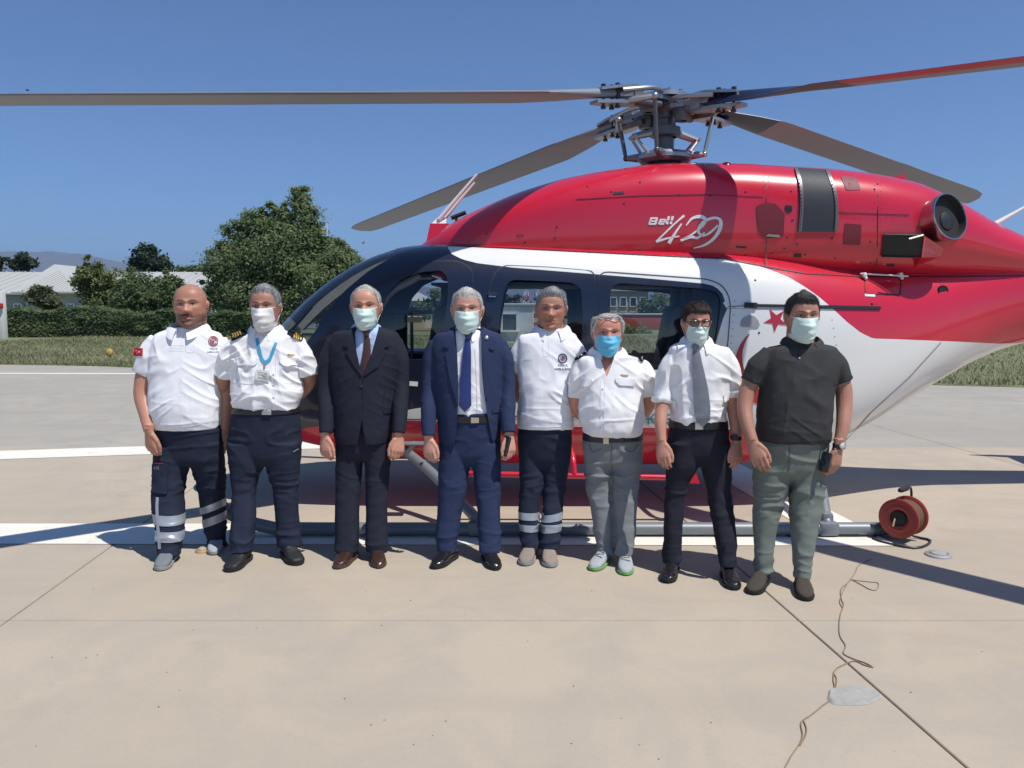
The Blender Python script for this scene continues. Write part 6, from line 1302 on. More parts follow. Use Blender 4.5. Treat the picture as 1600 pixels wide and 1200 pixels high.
def pilot():
    toe = [(357, 895), (467, 884)]
    T = [(511, 401, 433, .07, .08), (519, 388, 447, .085, .10), (528, 366, 468, .10, .115), (548, 360, 472, .12, .125), (580, 361, 470, .138, .125), (608, 360, 471, .152, .12), (626, 363, 469, .155, .12), (641, 369, 464, .14, .115)]
    m = Man(dict(Y=5.10, label='grey-haired pilot with gold-striped epaulettes, white face mask and blue lanyard', seed=2, feet=(412, 880), head=(415, 447, 513, 43, -.02), pose=(0, 0, 0, 1.03), skin=(.30, .155, .105), face=dict(brow=(.04, .035, .03)),
        torso=T, neck=(416, 518, 38), arms=[dict(pts=[(374, 534, 0, .052), (354, 570, .02, .052), (346, 600, .06, .048), (362, 622, .16, .042), (398, 642, .22, .032)], hand=(0, 1, -.2), dir=(1, .1, -.2)), dict(pts=[(460, 534, 0, .052), (477, 566, .02, .052), (483, 592, .06, .047), (470, 613, .16, .042), (438, 634, .22, .032)], hand=(0, 1, -.2), dir=(-1, .1, -.2))],
        hair=(M_H_GRY, .70, .70, -.05, -.42, .075, .028, 1.0, 2, .03, .7), mask=(M_MASKW, dict(top=.0, bottom=-1.05, ragged=.02, seed=1, puff=.09)),
        trousers=dict(mat=M_NAVYT, amp=.008, pelvis=[(636, 366, 466, .145, .12), (655, 362, 468, .145, .13), (690, 358, 470, .14, .14), (715, 360, 469, .125, .14), (735, 366, 464, .1, .12)],
            legs=[[(690, 358, 416), (722, 359, 413), (750, 361, 403), (775, 363, 399), (805, 363, 399), (835, 361, 397), (860, 359, 395)], [(690, 414, 470), (722, 417, 469), (750, 424, 467), (775, 428, 466), (805, 431, 466), (835, 432, 468), (852, 433, 470)]], ankY=[ay(toe[0]), ay(toe[1])]),
        shoes=[(toe[0], (379, 862), 0, M_SH_BT, M_SO_BLK, dict(wk=1.12, high=.03, sole_h=.03)), (toe[1], (448, 851), 0, M_SH_BT, M_SO_BLK, dict(wk=1.12, high=.03, sole_h=.03))],
        belt=dict(x=(360, 472), y=(639, 638, 648, 647), mat=M_BELT, buckle=[(410, 640), (424, 640), (424, 648), (410, 648)])))
    S, v, f, tr = m.garment('pilot_shirt', M_WSHIRT, T, [[(376, 533, 0, .062), (360, 556, .01, .072), (348, 588, .03, .070)], [(459, 533, 0, .062), (472, 556, .01, .072), (481, 586, .03, .068)]], amp=.007, freq=(6, 6, 5), fine=.002, folds=.009)
    collar(m.root, 416, 522, 41, 5.10, M_WSHIRT, rise=.05, rf=.08, rb=.085, gap=20, drop=.06, dy=.02, fall=.03)
    q = lambda L: [(330 + x / 4.447, 430 + y / 4.447) for x, y in L]
    epaulette(m.root, tr, q([(130, 402), (225, 368), (252, 412), (150, 455)]), [q([(140 + 17 * i, 406 - 6 * i), (150 + 17 * i, 402 - 6 * i), (165 + 17 * i, 438 - 6 * i), (155 + 17 * i, 442 - 6 * i)]) for i in range(4)], M_GOLD, 5.1)
    epaulette(m.root, tr, q([(523, 410), (545, 372), (640, 420), (627, 458)]), [q([(572 + 15 * i, 390 + 5 * i), (581 + 15 * i, 390 + 5 * i), (576 + 15 * i, 438 + 5 * i), (567 + 15 * i, 436 + 5 * i)]) for i in range(4)], M_GOLD, 5.1)
    ln = strokes('lanyard', [(q([(318, 440), (335, 520), (352, 580), (378, 612)]), 5.0), (q([(452, 470), (425, 540), (405, 585), (372, 612)]), 5.0)], tr, M_LANY, m.root, .006, .003)
    mk('clip', tube([Vector(project(np.array([(q([(373, y)])[0][0], q([(373, y)])[0][1], 0)]), tr, .010)[0]) for y in (612, 655)], .004, 6), M_BUCK, ln)
    b = decal('id_badge', q([(315, 655), (410, 668), (404, 743), (307, 722)]), tr, M_BADGE, m.root, .010, .003, 8); strokes('badge_print', [(q([(325, 675 + 16 * i), (395, 685 + 16 * i)]), .8) for i in range(3)], tr, pbr('badge_ink', (.35, .38, .38), .5), b, .0125, .001)
    for P in ([(175, 570), (320, 570), (322, 610), (300, 628), (180, 626)], [(478, 572), (610, 572), (612, 628), (500, 628), (478, 605)]): decal('pocket_flap', round_poly(q(P), 2), tr, M_WSHIRT, S, .008, .005, 6)
    for P in ([(182, 628), (182, 740), (312, 745), (312, 628)], [(486, 630), (486, 740), (604, 740), (604, 630)]): strokes('seam', [(q(P), .7)], tr, M_SEAMW, S, .0018, .0015)
    strokes('placket', [(q([(415, 620), (425, 740), (425, 930)]), 1.0), (q([(452, 560), (445, 740), (443, 930)]), .8)], tr, M_SEAMW, S, .0018, .0015)
    for y in (690, 765, 850): h = project(np.array([(*q([(433, y)])[0], 0)]), tr, .003)[0]; mk('button', ellipsoid(h, (.006, .003, .006), 8, 5), M_BTN, S)
    decal('wings_badge', q([(530, 547), (552, 552), (580, 550), (574, 560), (552, 563), (536, 558)]), tr, M_GOLD, S, .005, .003, 5)
    strokes('pocket_zip', [([(458, 706), (466, 701)], 1.2)], m.ttree, M_REFL, m.trousers, .004, .002)
pilot()
def suit_man(a):
    m = Man(a); return m
def dark_suit():
    toe = [(526, 890), (593, 889)]
    T = [(508, 556, 590, .08, .09), (515, 541, 606, .095, .11), (523, 521, 622, .11, .12), (545, 514, 628, .13, .13), (580, 519, 622, .145, .13), (610, 521, 617, .15, .13), (640, 522, 615, .155, .135), (670, 522, 614, .155, .14), (690, 525, 611, .15, .14)]
    m = Man(dict(Y=5.10, body_to=6, body_grow=-.04, label='masked man in dark navy suit with maroon patterned tie and brown shoes', seed=3, feet=(565, 880), head=(572, 448, 511, 44, -.02), pose=(2, 0, 0, 1.0), skin=(.40, .205, .14), face=dict(brow=(.05, .04, .035)),
        torso=T, neck=(572, 517, 37), arms=[dict(pts=[(526, 532, 0, .045), (510, 600, 0, .042), (509, 640, -.06, .038), (508, 681, -.11, .029)], hand=NL, k=1.08, curl=1.0), dict(pts=[(613, 532, 0, .045), (626, 600, 0, .042), (625, 640, -.06, .038), (623, 681, -.11, .029)], hand=NR, k=1.08, curl=1.0)],
        hair=(M_H_LGR, .84, .70, .0, -.42, .045, .015, 1.0, 3, .0, .9), mask=(M_MASKG, dict(top=-.03, bottom=-1.03, seed=2)),
        trousers=dict(mat=M_SUITD, amp=.0045, pelvis=[(640, 526, 611, .13, .12), (680, 525, 611, .125, .13), (705, 525, 611, .12, .13), (725, 528, 608, .1, .12)], legs=[[(680, 525, 569), (720, 525, 567), (760, 525, 563), (800, 524, 561), (835, 523, 560), (862, 525, 559)], [(680, 567, 612), (720, 570, 610), (760, 572, 607), (800, 572, 605), (835, 571, 606), (861, 573, 606)]], ankY=[ay(toe[0]), ay(toe[1])]),
        shoes=[(toe[0], (547, 862), 0, M_SH_BRN, M_SO_BRN, dict(pointed=.6)), (toe[1], (589, 862), 0, M_SH_BRN, M_SO_BRN, dict(pointed=.6))]))
    S, sv, sf, st_ = m.garment('shirt', M_BSHIRT, T[:7], [], amp=.003, grow=-.019, sm=4, folds=.003)
    V = [(556, 500), (590, 500), (589, 520), (583, 546), (576, 566), (567, 587), (561, 567), (556, 546), (553, 520)]; V2 = [(567, 655), (574, 700), (558, 700)]
    J_, v, f, tr = m.garment('jacket', M_SUITD, T, [[(522, 531, 0, .052), (513, 562, 0, .060), (510, 605, -.01, .055), (510, 645, -.07, .049), (509, 677, -.11, .044)], [(617, 531, 0, .052), (625, 562, 0, .060), (626, 605, -.01, .055), (625, 645, -.07, .049), (623, 677, -.11, .044)]], amp=.0018, folds=.002, freq=(6, 6, 5), cuts=[(V, 4.3, 5.08), (V2, 4.3, 5.05)])
    for P in ([(556, 511), (544, 518), (537, 541), (546, 544), (541, 550), (553, 571), (566, 588), (560, 568), (555, 546), (552, 521)], [(590, 511), (602, 518), (608, 541), (599, 544), (604, 550), (591, 573), (568, 588), (577, 566), (584, 546), (590, 521)]): decal('lapel', P, tr, M_SUITD, J_, .009, .009, 6)
    collar(m.root, 572, 520, 33, 5.10, M_BSHIRT, rise=.05, rf=.075, rb=.08, gap=12, drop=.055, dy=.01, fall=.03)
    tie(m.root, st_, [(573, 524, 4), (574, 545, 6), (571, 575, 7.5), (569, 600, 8.5)], M_TIEM, (573, 521, 5.5, 5))
    decal('pocket_flap', [(599, 641), (617, 640), (617, 645), (599, 646)], tr, M_SUITD, J_, .006, .005, 6); decal('pocket_flap', [(523, 640), (538, 641), (538, 646), (523, 645)], tr, M_SUITD, J_, .006, .005, 6)
    strokes('seam', [([(567, 590), (567, 625), (567, 642)], .8), ([(601, 612), (597, 640)], .6)], tr, M_BELT, J_, .003, .002)
    h = project(np.array([(564.5, 604, 0)]), tr, .004)[0]; mk('button', ellipsoid(h, (.009, .004, .009), 10, 6), M_BELT, J_)
dark_suit()
def blue_suit():
    toe = [(677, 890), (776, 892)]
    T = [(510, 714, 748, .08, .09), (517, 700, 766, .095, .11), (526, 680, 783, .11, .12), (548, 673, 789, .13, .13), (585, 676, 786, .145, .13), (620, 680, 785, .155, .13), (650, 683, 784, .16, .135), (680, 685, 781, .155, .14), (694, 688, 777, .15, .14)]
    m = Man(dict(Y=5.09, body_to=6, body_grow=-.04, label='masked man in open bright blue suit with plain royal blue tie', seed=4, feet=(730, 880), head=(730, 452, 516, 46, -.02), pose=(0, 0, 0, 1.06), skin=(.41, .225, .165), face=dict(brow=(.20, .17, .14)),
        torso=T, neck=(731, 520, 42), arms=[dict(pts=[(686, 534, 0, .048), (671, 600, 0, .045), (670, 645, -.06, .04), (670, 684, -.11, .031)], hand=NL, k=1.1, curl=1.0), dict(pts=[(776, 534, 0, .048), (792, 600, 0, .045), (793, 645, -.06, .04), (796, 680, -.11, .031)], hand=(-.6, .8, 0), k=1.08, curl=.95)],
        hair=(M_H_LGR, .62, .60, .0, -.42, .06, .018, 1.0, 4, .02, .75), mask=(M_MASKG, dict(top=-.03, bottom=-1.05, seed=3)),
        trousers=dict(mat=M_SUITB, amp=.005, pelvis=[(642, 686, 782, .14, .12), (680, 686, 782, .132, .13), (710, 686, 783, .12, .13), (735, 690, 780, .1, .12)], legs=[[(690, 686, 736), (725, 685, 734), (760, 684, 731), (800, 683, 722), (835, 681, 716), (862, 682, 713)], [(690, 734, 783), (725, 737, 783), (760, 742, 783), (800, 746, 782), (835, 747, 783), (861, 749, 782)]], ankY=[ay(toe[0]), ay(toe[1])]),
        shoes=[(toe[0], (704, 862), 0, M_SH_BLK, M_SO_BLK, dict(pointed=.5)), (toe[1], (763, 862), 0, M_SH_BLK, M_SO_BLK, dict(pointed=.5))],
        belt=dict(x=(690, 780), y=(650.5, 650.5, 660.5, 660.5), mat=M_BELT, buckle=[(736, 652), (748, 652), (748, 660.5), (736, 660.5)])))
    TS = T[:6] + [(640, 686, 780, .155, .13), (654, 688, 778, .15, .125)]
    S, sv, sf, st_ = m.garment('shirt', M_WSHIRT, TS, [], amp=.004, grow=-.017, sm=4, folds=.004)
    V = [(713, 500), (750, 500), (752, 530), (753, 570), (756, 610), (762, 650), (772, 705), (708, 705), (714, 670), (716, 630), (716, 590), (714, 550), (711, 520)]
    J_, v, f, tr = m.garment('jacket', M_SUITB, T, [[(682, 534, 0, .052), (674, 562, 0, .062), (671, 605, -.01, .056), (670, 645, -.07, .050), (670, 681, -.11, .045)], [(779, 534, 0, .052), (788, 562, 0, .062), (792, 605, -.01, .057), (793, 645, -.07, .051), (795, 676, -.11, .046)]], amp=.002, folds=.0025, freq=(6, 6, 5), cuts=[(V, 4.3, 5.03)])
    for P in ([(713, 508), (702, 515), (693, 541), (702, 546), (696, 552), (703, 592), (715, 632), (715.5, 600), (713, 555), (710, 521)], [(750, 508), (763, 515), (772, 539), (763, 544), (770, 551), (767, 592), (758, 628), (755, 595), (753, 550), (752, 521)]): decal('lapel', P, tr, M_SUITB, J_, .009, .009, 6)
    h = project(np.array([(759.5, 528, 0)]), tr, .012)[0]; mk('lapel_pin', lathe(h, (0, -1, .2), [(0, .011), (.004, .011), (.006, .008), (.006, 0)], 14), M_SILV, J_)
    collar(m.root, 731, 523, 36, 5.09, M_WSHIRT, rise=.05, rf=.078, rb=.085, gap=12, drop=.06, dy=.01, fall=.03)
    tie(m.root, st_, [(731, 530, 4.5), (729.5, 560, 6.8), (727.5, 600, 8.8), (727, 633, 9.4)], M_TIEB, (732, 525, 7, 5.5))
    strokes('placket', [([(742, 545), (745, 600), (746, 648)], .8)], st_, M_SEAMW, S, .003, .002)
    decal('pocket_flap', [(769, 640), (784, 638), (784, 643), (769, 645)], tr, M_SUITB, J_, .006, .005, 6)
    hnd = at(790.5, 697, 4.945); ph = thing('phone', 'black phone held in the right-side hand of the blue suit man', 'phone', hnd); R_ = Matrix.Rotation(.25, 3, 'Y') @ Matrix.Rotation(.5, 3, 'Z')
    mk('case', rbox(hnd, (.022, .062, .13), .008, R_), M_PHONE, ph); mk('screen', rbox(hnd + R_ @ Vector((-.0115, 0, 0)), (.002, .054, .12), .001, R_), pbr('phone_screen', (.02, .022, .03), .08), ph)
blue_suit()
def polo_man():
    toe = [(819, 885), (861, 888)]
    T = [(511, 843, 881, .07, .08), (519, 829, 893, .085, .10), (527, 813, 901, .10, .115), (548, 806, 903, .125, .125), (580, 809, 897, .142, .125), (615, 811, 893, .158, .125), (645, 809, 895, .158, .125), (668, 808, 896, .15, .12)]
    m = Man(dict(Y=5.17, label='smiling unmasked grey-haired man in white polo, hands behind his back', seed=5, feet=(843, 880), head=(861, 452, 513, 45, -.02), pose=(-3, 2, 3, 1.05), skin=(.335, .17, .115), face=dict(stub=.2, brow=(.04, .035, .03)),
        torso=T, neck=(862, 518, 40), arms=[dict(pts=[(822, 535, 0, .052), (808, 575, .03, .050), (806, 608, .09, .044), (822, 632, .17, .038), (845, 650, .20, .03)], hand=(0, 1, -.2), dir=(1, .1, -.3)), dict(pts=[(890, 535, 0, .052), (902, 575, .03, .050), (905, 608, .09, .044), (890, 632, .17, .038), (868, 650, .2, .03)], hand=(0, 1, -.2), dir=(-1, .1, -.3))],
        hair=(M_H_GRY, .68, .64, .02, -.42, .085, .035, 1.0, 5, .06, .65, 1.0),
        trousers=dict(mat=M_NAVYT, pelvis=[(660, 810, 894, .14, .12), (690, 809, 894, .13, .13), (715, 811, 891, .12, .13), (740, 814, 886, .1, .12)], legs=[[(690, 809, 852), (725, 811, 851), (760, 812, 848), (790, 810, 842), (825, 812, 842), (857, 814, 842)], [(690, 851, 894), (725, 851, 890), (760, 850, 884), (790, 848, 880), (825, 846, 877), (856, 844, 873)]], ankY=[ay(toe[0]), ay(toe[1])]),
        shoes=[(toe[0], (829, 860), 0, M_SH_TPE, M_SO_GRY, dict(wk=1.05, high=.01)), (toe[1], (857, 860), 0, M_SH_TPE, M_SO_GRY, dict(wk=1.05, high=.01))]))
    S, v, f, tr = m.garment('polo_shirt', M_WPOLO, T, [[(823, 533, 0, .062), (812, 554, .01, .070), (806, 579, .03, .062)], [(889, 533, 0, .062), (901, 554, .01, .068), (905, 581, .03, .06)]], amp=.004, folds=.006, freq=(7, 7, 5))
    collar(m.root, 862, 521, 45, 5.17, M_WPOLO, rise=.045, rf=.082, rb=.085, gap=20, drop=.058, dy=.02)
    strokes('seam', [([(849, 532), (849, 554), (857, 554), (857, 534)], .8), ([(809, 665), (852, 667.5), (895, 665)], .8)], tr, M_SEAMW, S, .0018, .0015)
    M_BN = pbr('badge_navy', (.05, .07, .16), .7); M_BR2 = pbr('badge_crimson', (.36, .04, .07), .7)
    strokes('chest_badge', [([(879 + 6.2 * math.cos(t), 560 + 6.8 * math.sin(t)) for t in np.linspace(0, 2 * math.pi, 25)], 2.2), ([(879 + 3.6 * math.cos(t), 560 + 4.0 * math.sin(t)) for t in np.linspace(0, 2 * math.pi, 21)], .8)], tr, M_BN, S, .002, .002); decal('badge_centre', [(879 + 2.4 * math.cos(t), 560 + 2.6 * math.sin(t)) for t in np.linspace(0, 2 * math.pi, 12, endpoint=False)], tr, M_BR2, S, .004, .002, 3)
    text_decal('lettering', 'HAVA', 879.5, 572.8, 5.6, tr, M_BN, S, .0015, .06); text_decal('lettering', 'AMBULANS', 878.5, 578.4, 5.0, tr, M_BN, S, .0015, .06)
    strokes('pale_print', [([(819, 562), (831, 562.5)], 1.4)], tr, pbr('polo_print_pale', (.72, .73, .77), .8), S, .0012, .001)
    for (xl, xr, a0, b0, a1, b1) in ((806, 844, 796, 797, 807, 808), (806, 845, 814, 815, 824, 825), (846, 884, 800, 793, 810, 805), (844, 883, 813, 811, 825, 822)): band_px('reflective_band', m.tv, m.tf, 5.12, xl, xr, a0, b0, a1, b1, M_REFL, m.trousers)
polo_man()
def old_pilot():
    toe = [(926, 893), (978, 900)]
    T = [(547, 930, 967, .07, .08), (554, 917, 982, .085, .10), (562, 903, 1001, .10, .115), (582, 900, 1008, .125, .12), (612, 904, 1004, .148, .12), (645, 905, 1006, .168, .12), (665, 908, 1004, .168, .12), (678, 913, 1001, .15, .115)]
    m = Man(dict(Y=5.03, label='short balding white-haired man in blue face mask, white pilot shirt and grey jeans', seed=6, feet=(952, 885), head=(949, 489, 549, 45, -.02), pose=(0, 0, 4, 1.02), skin=(.42, .205, .145), face=dict(brow=(.12, .10, .09)),
        torso=T, neck=(949, 553, 41), arms=[dict(pts=[(912, 570, 0, .052), (902, 610, .03, .050), (900, 635, .08, .046), (918, 655, .17, .038), (945, 670, .20, .03)], hand=(0, 1, -.2), dir=(1, .1, -.3)), dict(pts=[(996, 570, 0, .052), (1010, 605, .03, .05), (1014, 630, .08, .046), (1000, 651, .17, .038), (970, 668, .2, .03)], hand=(0, 1, -.2), dir=(-1, .1, -.3))],
        hair=(M_H_WHT, .99, .90, -.02, -.42, .10, .045, .80, 6, .0, 1.0), mask=(M_MASKB, dict(top=-.06, bottom=-1.08, seed=4)),
        trousers=dict(mat=M_JEAN, amp=.011, zk=.52, pelvis=[(668, 911, 1003, .145, .12), (690, 911, 1003, .138, .13), (715, 912, 1002, .125, .13), (740, 916, 1000, .1, .12)], legs=[[(700, 911, 957), (735, 913, 956), (760, 916, 953), (790, 922, 956), (825, 927, 959), (864, 931, 961)], [(700, 955, 1003), (735, 956, 1002), (760, 955, 999), (790, 958, 995), (825, 961, 993), (867, 963, 990)]], ankY=[ay(toe[0]), ay(toe[1])]),
        shoes=[(toe[0], (946, 864), 0, M_SH_SIL, M_SO_GRN, dict(wk=1.0, sole_h=.020, lace=M_SH_GRY)), (toe[1], (977, 868), 0, M_SH_SIL, M_SO_GRN, dict(wk=1.0, sole_h=.020, lace=M_SH_GRY))],
        belt=dict(x=(905, 1008), y=(678, 676, 692, 690), mat=M_BELTN, buckle=[(943, 684), (951, 684), (951, 693), (943, 693)])))
    S, v, f, tr = m.garment('pilot_shirt', M_WSHIRT, T, [[(913, 568, 0, .060), (904, 589, .01, .068), (901, 619, .03, .064)], [(996, 568, 0, .060), (1008, 589, .01, .070), (1014, 617, .03, .064)]], amp=.007, freq=(6, 6, 5), fine=.002, folds=.009, cuts=[([(935, 530), (966, 530), (960, 560), (948, 590), (940, 565)], 4.3, 4.99)])
    collar(m.root, 949, 556, 44, 5.03, M_WSHIRT, rise=.045, rf=.088, rb=.088, gap=28, drop=.07, dy=.02, fall=.035, point=.045, spread=.034)
    q = lambda L: [(890 + x / 5.22, 470 + y / 5.22) for x, y in L]
    epaulette(m.root, tr, q([(500, 432), (520, 395), (622, 462), (592, 500)]), [q([(545 + 22 * i, 425 + 13 * i), (556 + 22 * i, 428 + 13 * i), (545 + 22 * i, 465 + 13 * i), (534 + 22 * i, 455 + 13 * i)]) for i in range(3)], M_SILV, 5.03)
    epaulette(m.root, tr, q([(38, 470), (125, 410), (137, 440), (45, 492)]), [q([(52 + 20 * i, 462 - 13 * i), (60 + 20 * i, 457 - 13 * i), (64 + 20 * i, 478 - 12 * i), (56 + 20 * i, 484 - 12 * i)]) for i in range(3)], M_SILV, 5.03)
    for P in ([(88, 640), (180, 632), (190, 660), (160, 690), (95, 700)], [(370, 628), (540, 640), (530, 695), (410, 690), (372, 655)]): decal('pocket_flap', round_poly(q(P), 2), tr, M_WSHIRT, S, .008, .005, 6)
    strokes('placket', [(q([(258, 650), (252, 800), (250, 1060)]), 1.0), (q([(288, 660), (284, 800), (282, 1060)]), .8)], tr, M_SEAMW, S, .0018, .0015)
    for y in (720, 900, 1000): h = project(np.array([(*q([(270, y)])[0], 0)]), tr, .003)[0]; mk('button', ellipsoid(h, (.006, .003, .006), 8, 5), M_BTN, S)
    decal('wings_badge', q([(415, 598), (440, 604), (480, 606), (476, 614), (445, 616), (420, 607)]), tr, M_GOLD, S, .005, .003, 5)
    # spectacles pushed up on the head
    H = m.H; W = lambda p: Vector(H.world([p])[0]); parts = []
    for sg in (-1, 1): c = [(sg * .30 + .20 * math.cos(t), -.62 - .10 * math.sin(t), .84 + .10 * math.sin(t)) for t in np.linspace(0, 2 * math.pi, 17)]; parts.append(tube([W(p) for p in c], .003, 6)); parts.append(tube([W((sg * .50, -.60, .86)), W((sg * .70, -.2, .66)), W((sg * .76, .1, .42))], .0028, 6))
    parts.append(tube([W((-.10, -.66, .86)), W((.10, -.66, .86))], .003, 6)); mk('glasses', join(parts), M_BTN, m.root)
    strokes('seam', [([(956, 694), (956, 735)], .9), ([(921, 694), (926, 706), (940, 701)], .8), ([(996, 694), (988, 706), (975, 701)], .8)], m.ttree, pbr('denim_seam', (.12, .13, .14), .9), m.trousers, .004, .003)
old_pilot()
def tie_man():
    toe = [(1041, 912), (1148, 923)]
    T = [(531, 1070, 1106, .065, .075), (538, 1057, 1120, .08, .095), (547, 1045, 1138, .095, .11), (568, 1044, 1142, .112, .115), (600, 1047, 1139, .118, .11), (630, 1048, 1136, .122, .11), (650, 1048, 1134, .125, .11), (663, 1050, 1132, .12, .11)]
    m = Man(dict(Y=4.80, label='slim dark-haired man with glasses, pale mask and loose wide grey tie', seed=7, feet=(1090, 900), head=(1088, 475, 532, 41, -.02), pose=(0, 0, 5, .95), skin=(.37, .19, .135), face=dict(brow=(.02, .014, .01)),
        torso=T, neck=(1088, 537, 33), arms=[dict(pts=[(1054, 556, 0, .045), (1040, 600, 0, .043), (1034, 635, -.03, .042), (1032, 662, -.08, .036), (1034, 690, -.12, .027)], hand=NL, k=1.04, curl=.7), dict(pts=[(1130, 556, 0, .045), (1143, 600, 0, .043), (1146, 635, -.02, .042), (1149, 662, -.05, .036), (1151, 690, -.08, .027)], hand=NR, k=1.04, curl=.7)],
        hair=(M_H_BRN, .58, .60, .0, -.42, .13, .05, 1.0, 7, .05, .45, 1.5), mask=(M_MASKG, dict(top=-.07, bottom=-1.10, seed=5)),
        trousers=dict(mat=M_CHAR, amp=.006, pelvis=[(655, 1048, 1134, .122, .11), (680, 1044, 1138, .12, .125), (705, 1042, 1140, .115, .13), (735, 1044, 1138, .1, .12)], legs=[[(690, 1042, 1093), (725, 1041, 1090), (760, 1040, 1075), (800, 1038, 1068), (840, 1037, 1065), (878, 1036, 1065)], [(690, 1091, 1140), (725, 1095, 1142), (760, 1103, 1142), (800, 1110, 1146), (840, 1117, 1150), (884, 1123, 1151)]], ankY=[ay(toe[0]), ay(toe[1])]),
        shoes=[(toe[0], (1051, 880), 0, M_SH_BLK, M_SO_BLK, {}), (toe[1], (1137, 887), 0, M_SH_BLK, M_SO_BLK, {})],
        belt=dict(x=(1044, 1138), y=(660, 660, 671, 671), mat=M_BELT, buckle=[(1086, 661), (1098, 661), (1098, 671), (1086, 671)])))
    S, v, f, tr = m.garment('shirt', M_WSHIRT, T, [[(1055, 553, 0, .054), (1043, 580, .0, .060), (1037, 608, .0, .056), (1034, 626, -.01, .055)], [(1129, 553, 0, .054), (1142, 580, 0, .060), (1144, 605, 0, .055), (1144, 620, 0, .055)]], amp=.006, freq=(7, 7, 5), fine=.002, folds=.008)
    for (xl, xr, a, b) in ((1018, 1048, 618, 624), (1130, 1160, 611, 608)): band_px('rolled_cuff', v, f, 4.8, xl, xr, a, b, a + 14, b + 14, M_WSHIRT, S, .007)
    collar(m.root, 1088, 541, 37, 4.80, M_WSHIRT, rise=.05, rf=.072, rb=.075, gap=14, drop=.062, dy=.01, fall=.03)
    tie(m.root, tr, [(1087, 547, 5), (1089, 570, 8), (1094, 605, 11), (1097, 638, 12.5), (1098, 655, 11)], M_TIEG, (1086, 544, 6.5, 5))
    strokes('placket', [([(1078, 560), (1078, 655)], .7)], tr, M_SEAMW, S, .0018, .0015)
    H = m.H; W = lambda p: Vector(H.world([p])[0]); parts = []; lens = []
    for sg in (-1, 1):
        c = [(sg * .30 + sg * 0 + .21 * sgp(math.cos(t), .6), -.90 + .05 * abs(math.cos(t)), .09 + .14 * sgp(math.sin(t), .6)) for t in np.linspace(0, 2 * math.pi, 25)]; parts.append(tube([W(p) for p in c], .0032, 6)); lens.append((arr([W(p) for p in c[:-1]]), [tuple(range(24))]))
        parts.append(tube([W((sg * .51, -.86, .14)), W((sg * .70, -.4, .14)), W((sg * .76, .05, .10))], .0028, 6))
    parts.append(tube([W((-.09, -.93, .12)), W((0, -.95, .14)), W((.09, -.93, .12))], .003, 6)); g = mk('glasses', join(parts), M_GLASSES, m.root); mk('lens', join(lens), M_LENSG, g, smooth=False)
    band_px('watch_strap', m.bv, m.bf, 4.76, 1138, 1164, 680, 680, 686, 686, M_BELT, m.root, .004)
    decal('watch_face', [(1148 + 5 * math.cos(t), 683 + 5 * math.sin(t)) for t in np.linspace(0, 2 * math.pi, 14, endpoint=False)], m.btree, M_DARKM, m.root, .010, .006, 4)
tie_man()
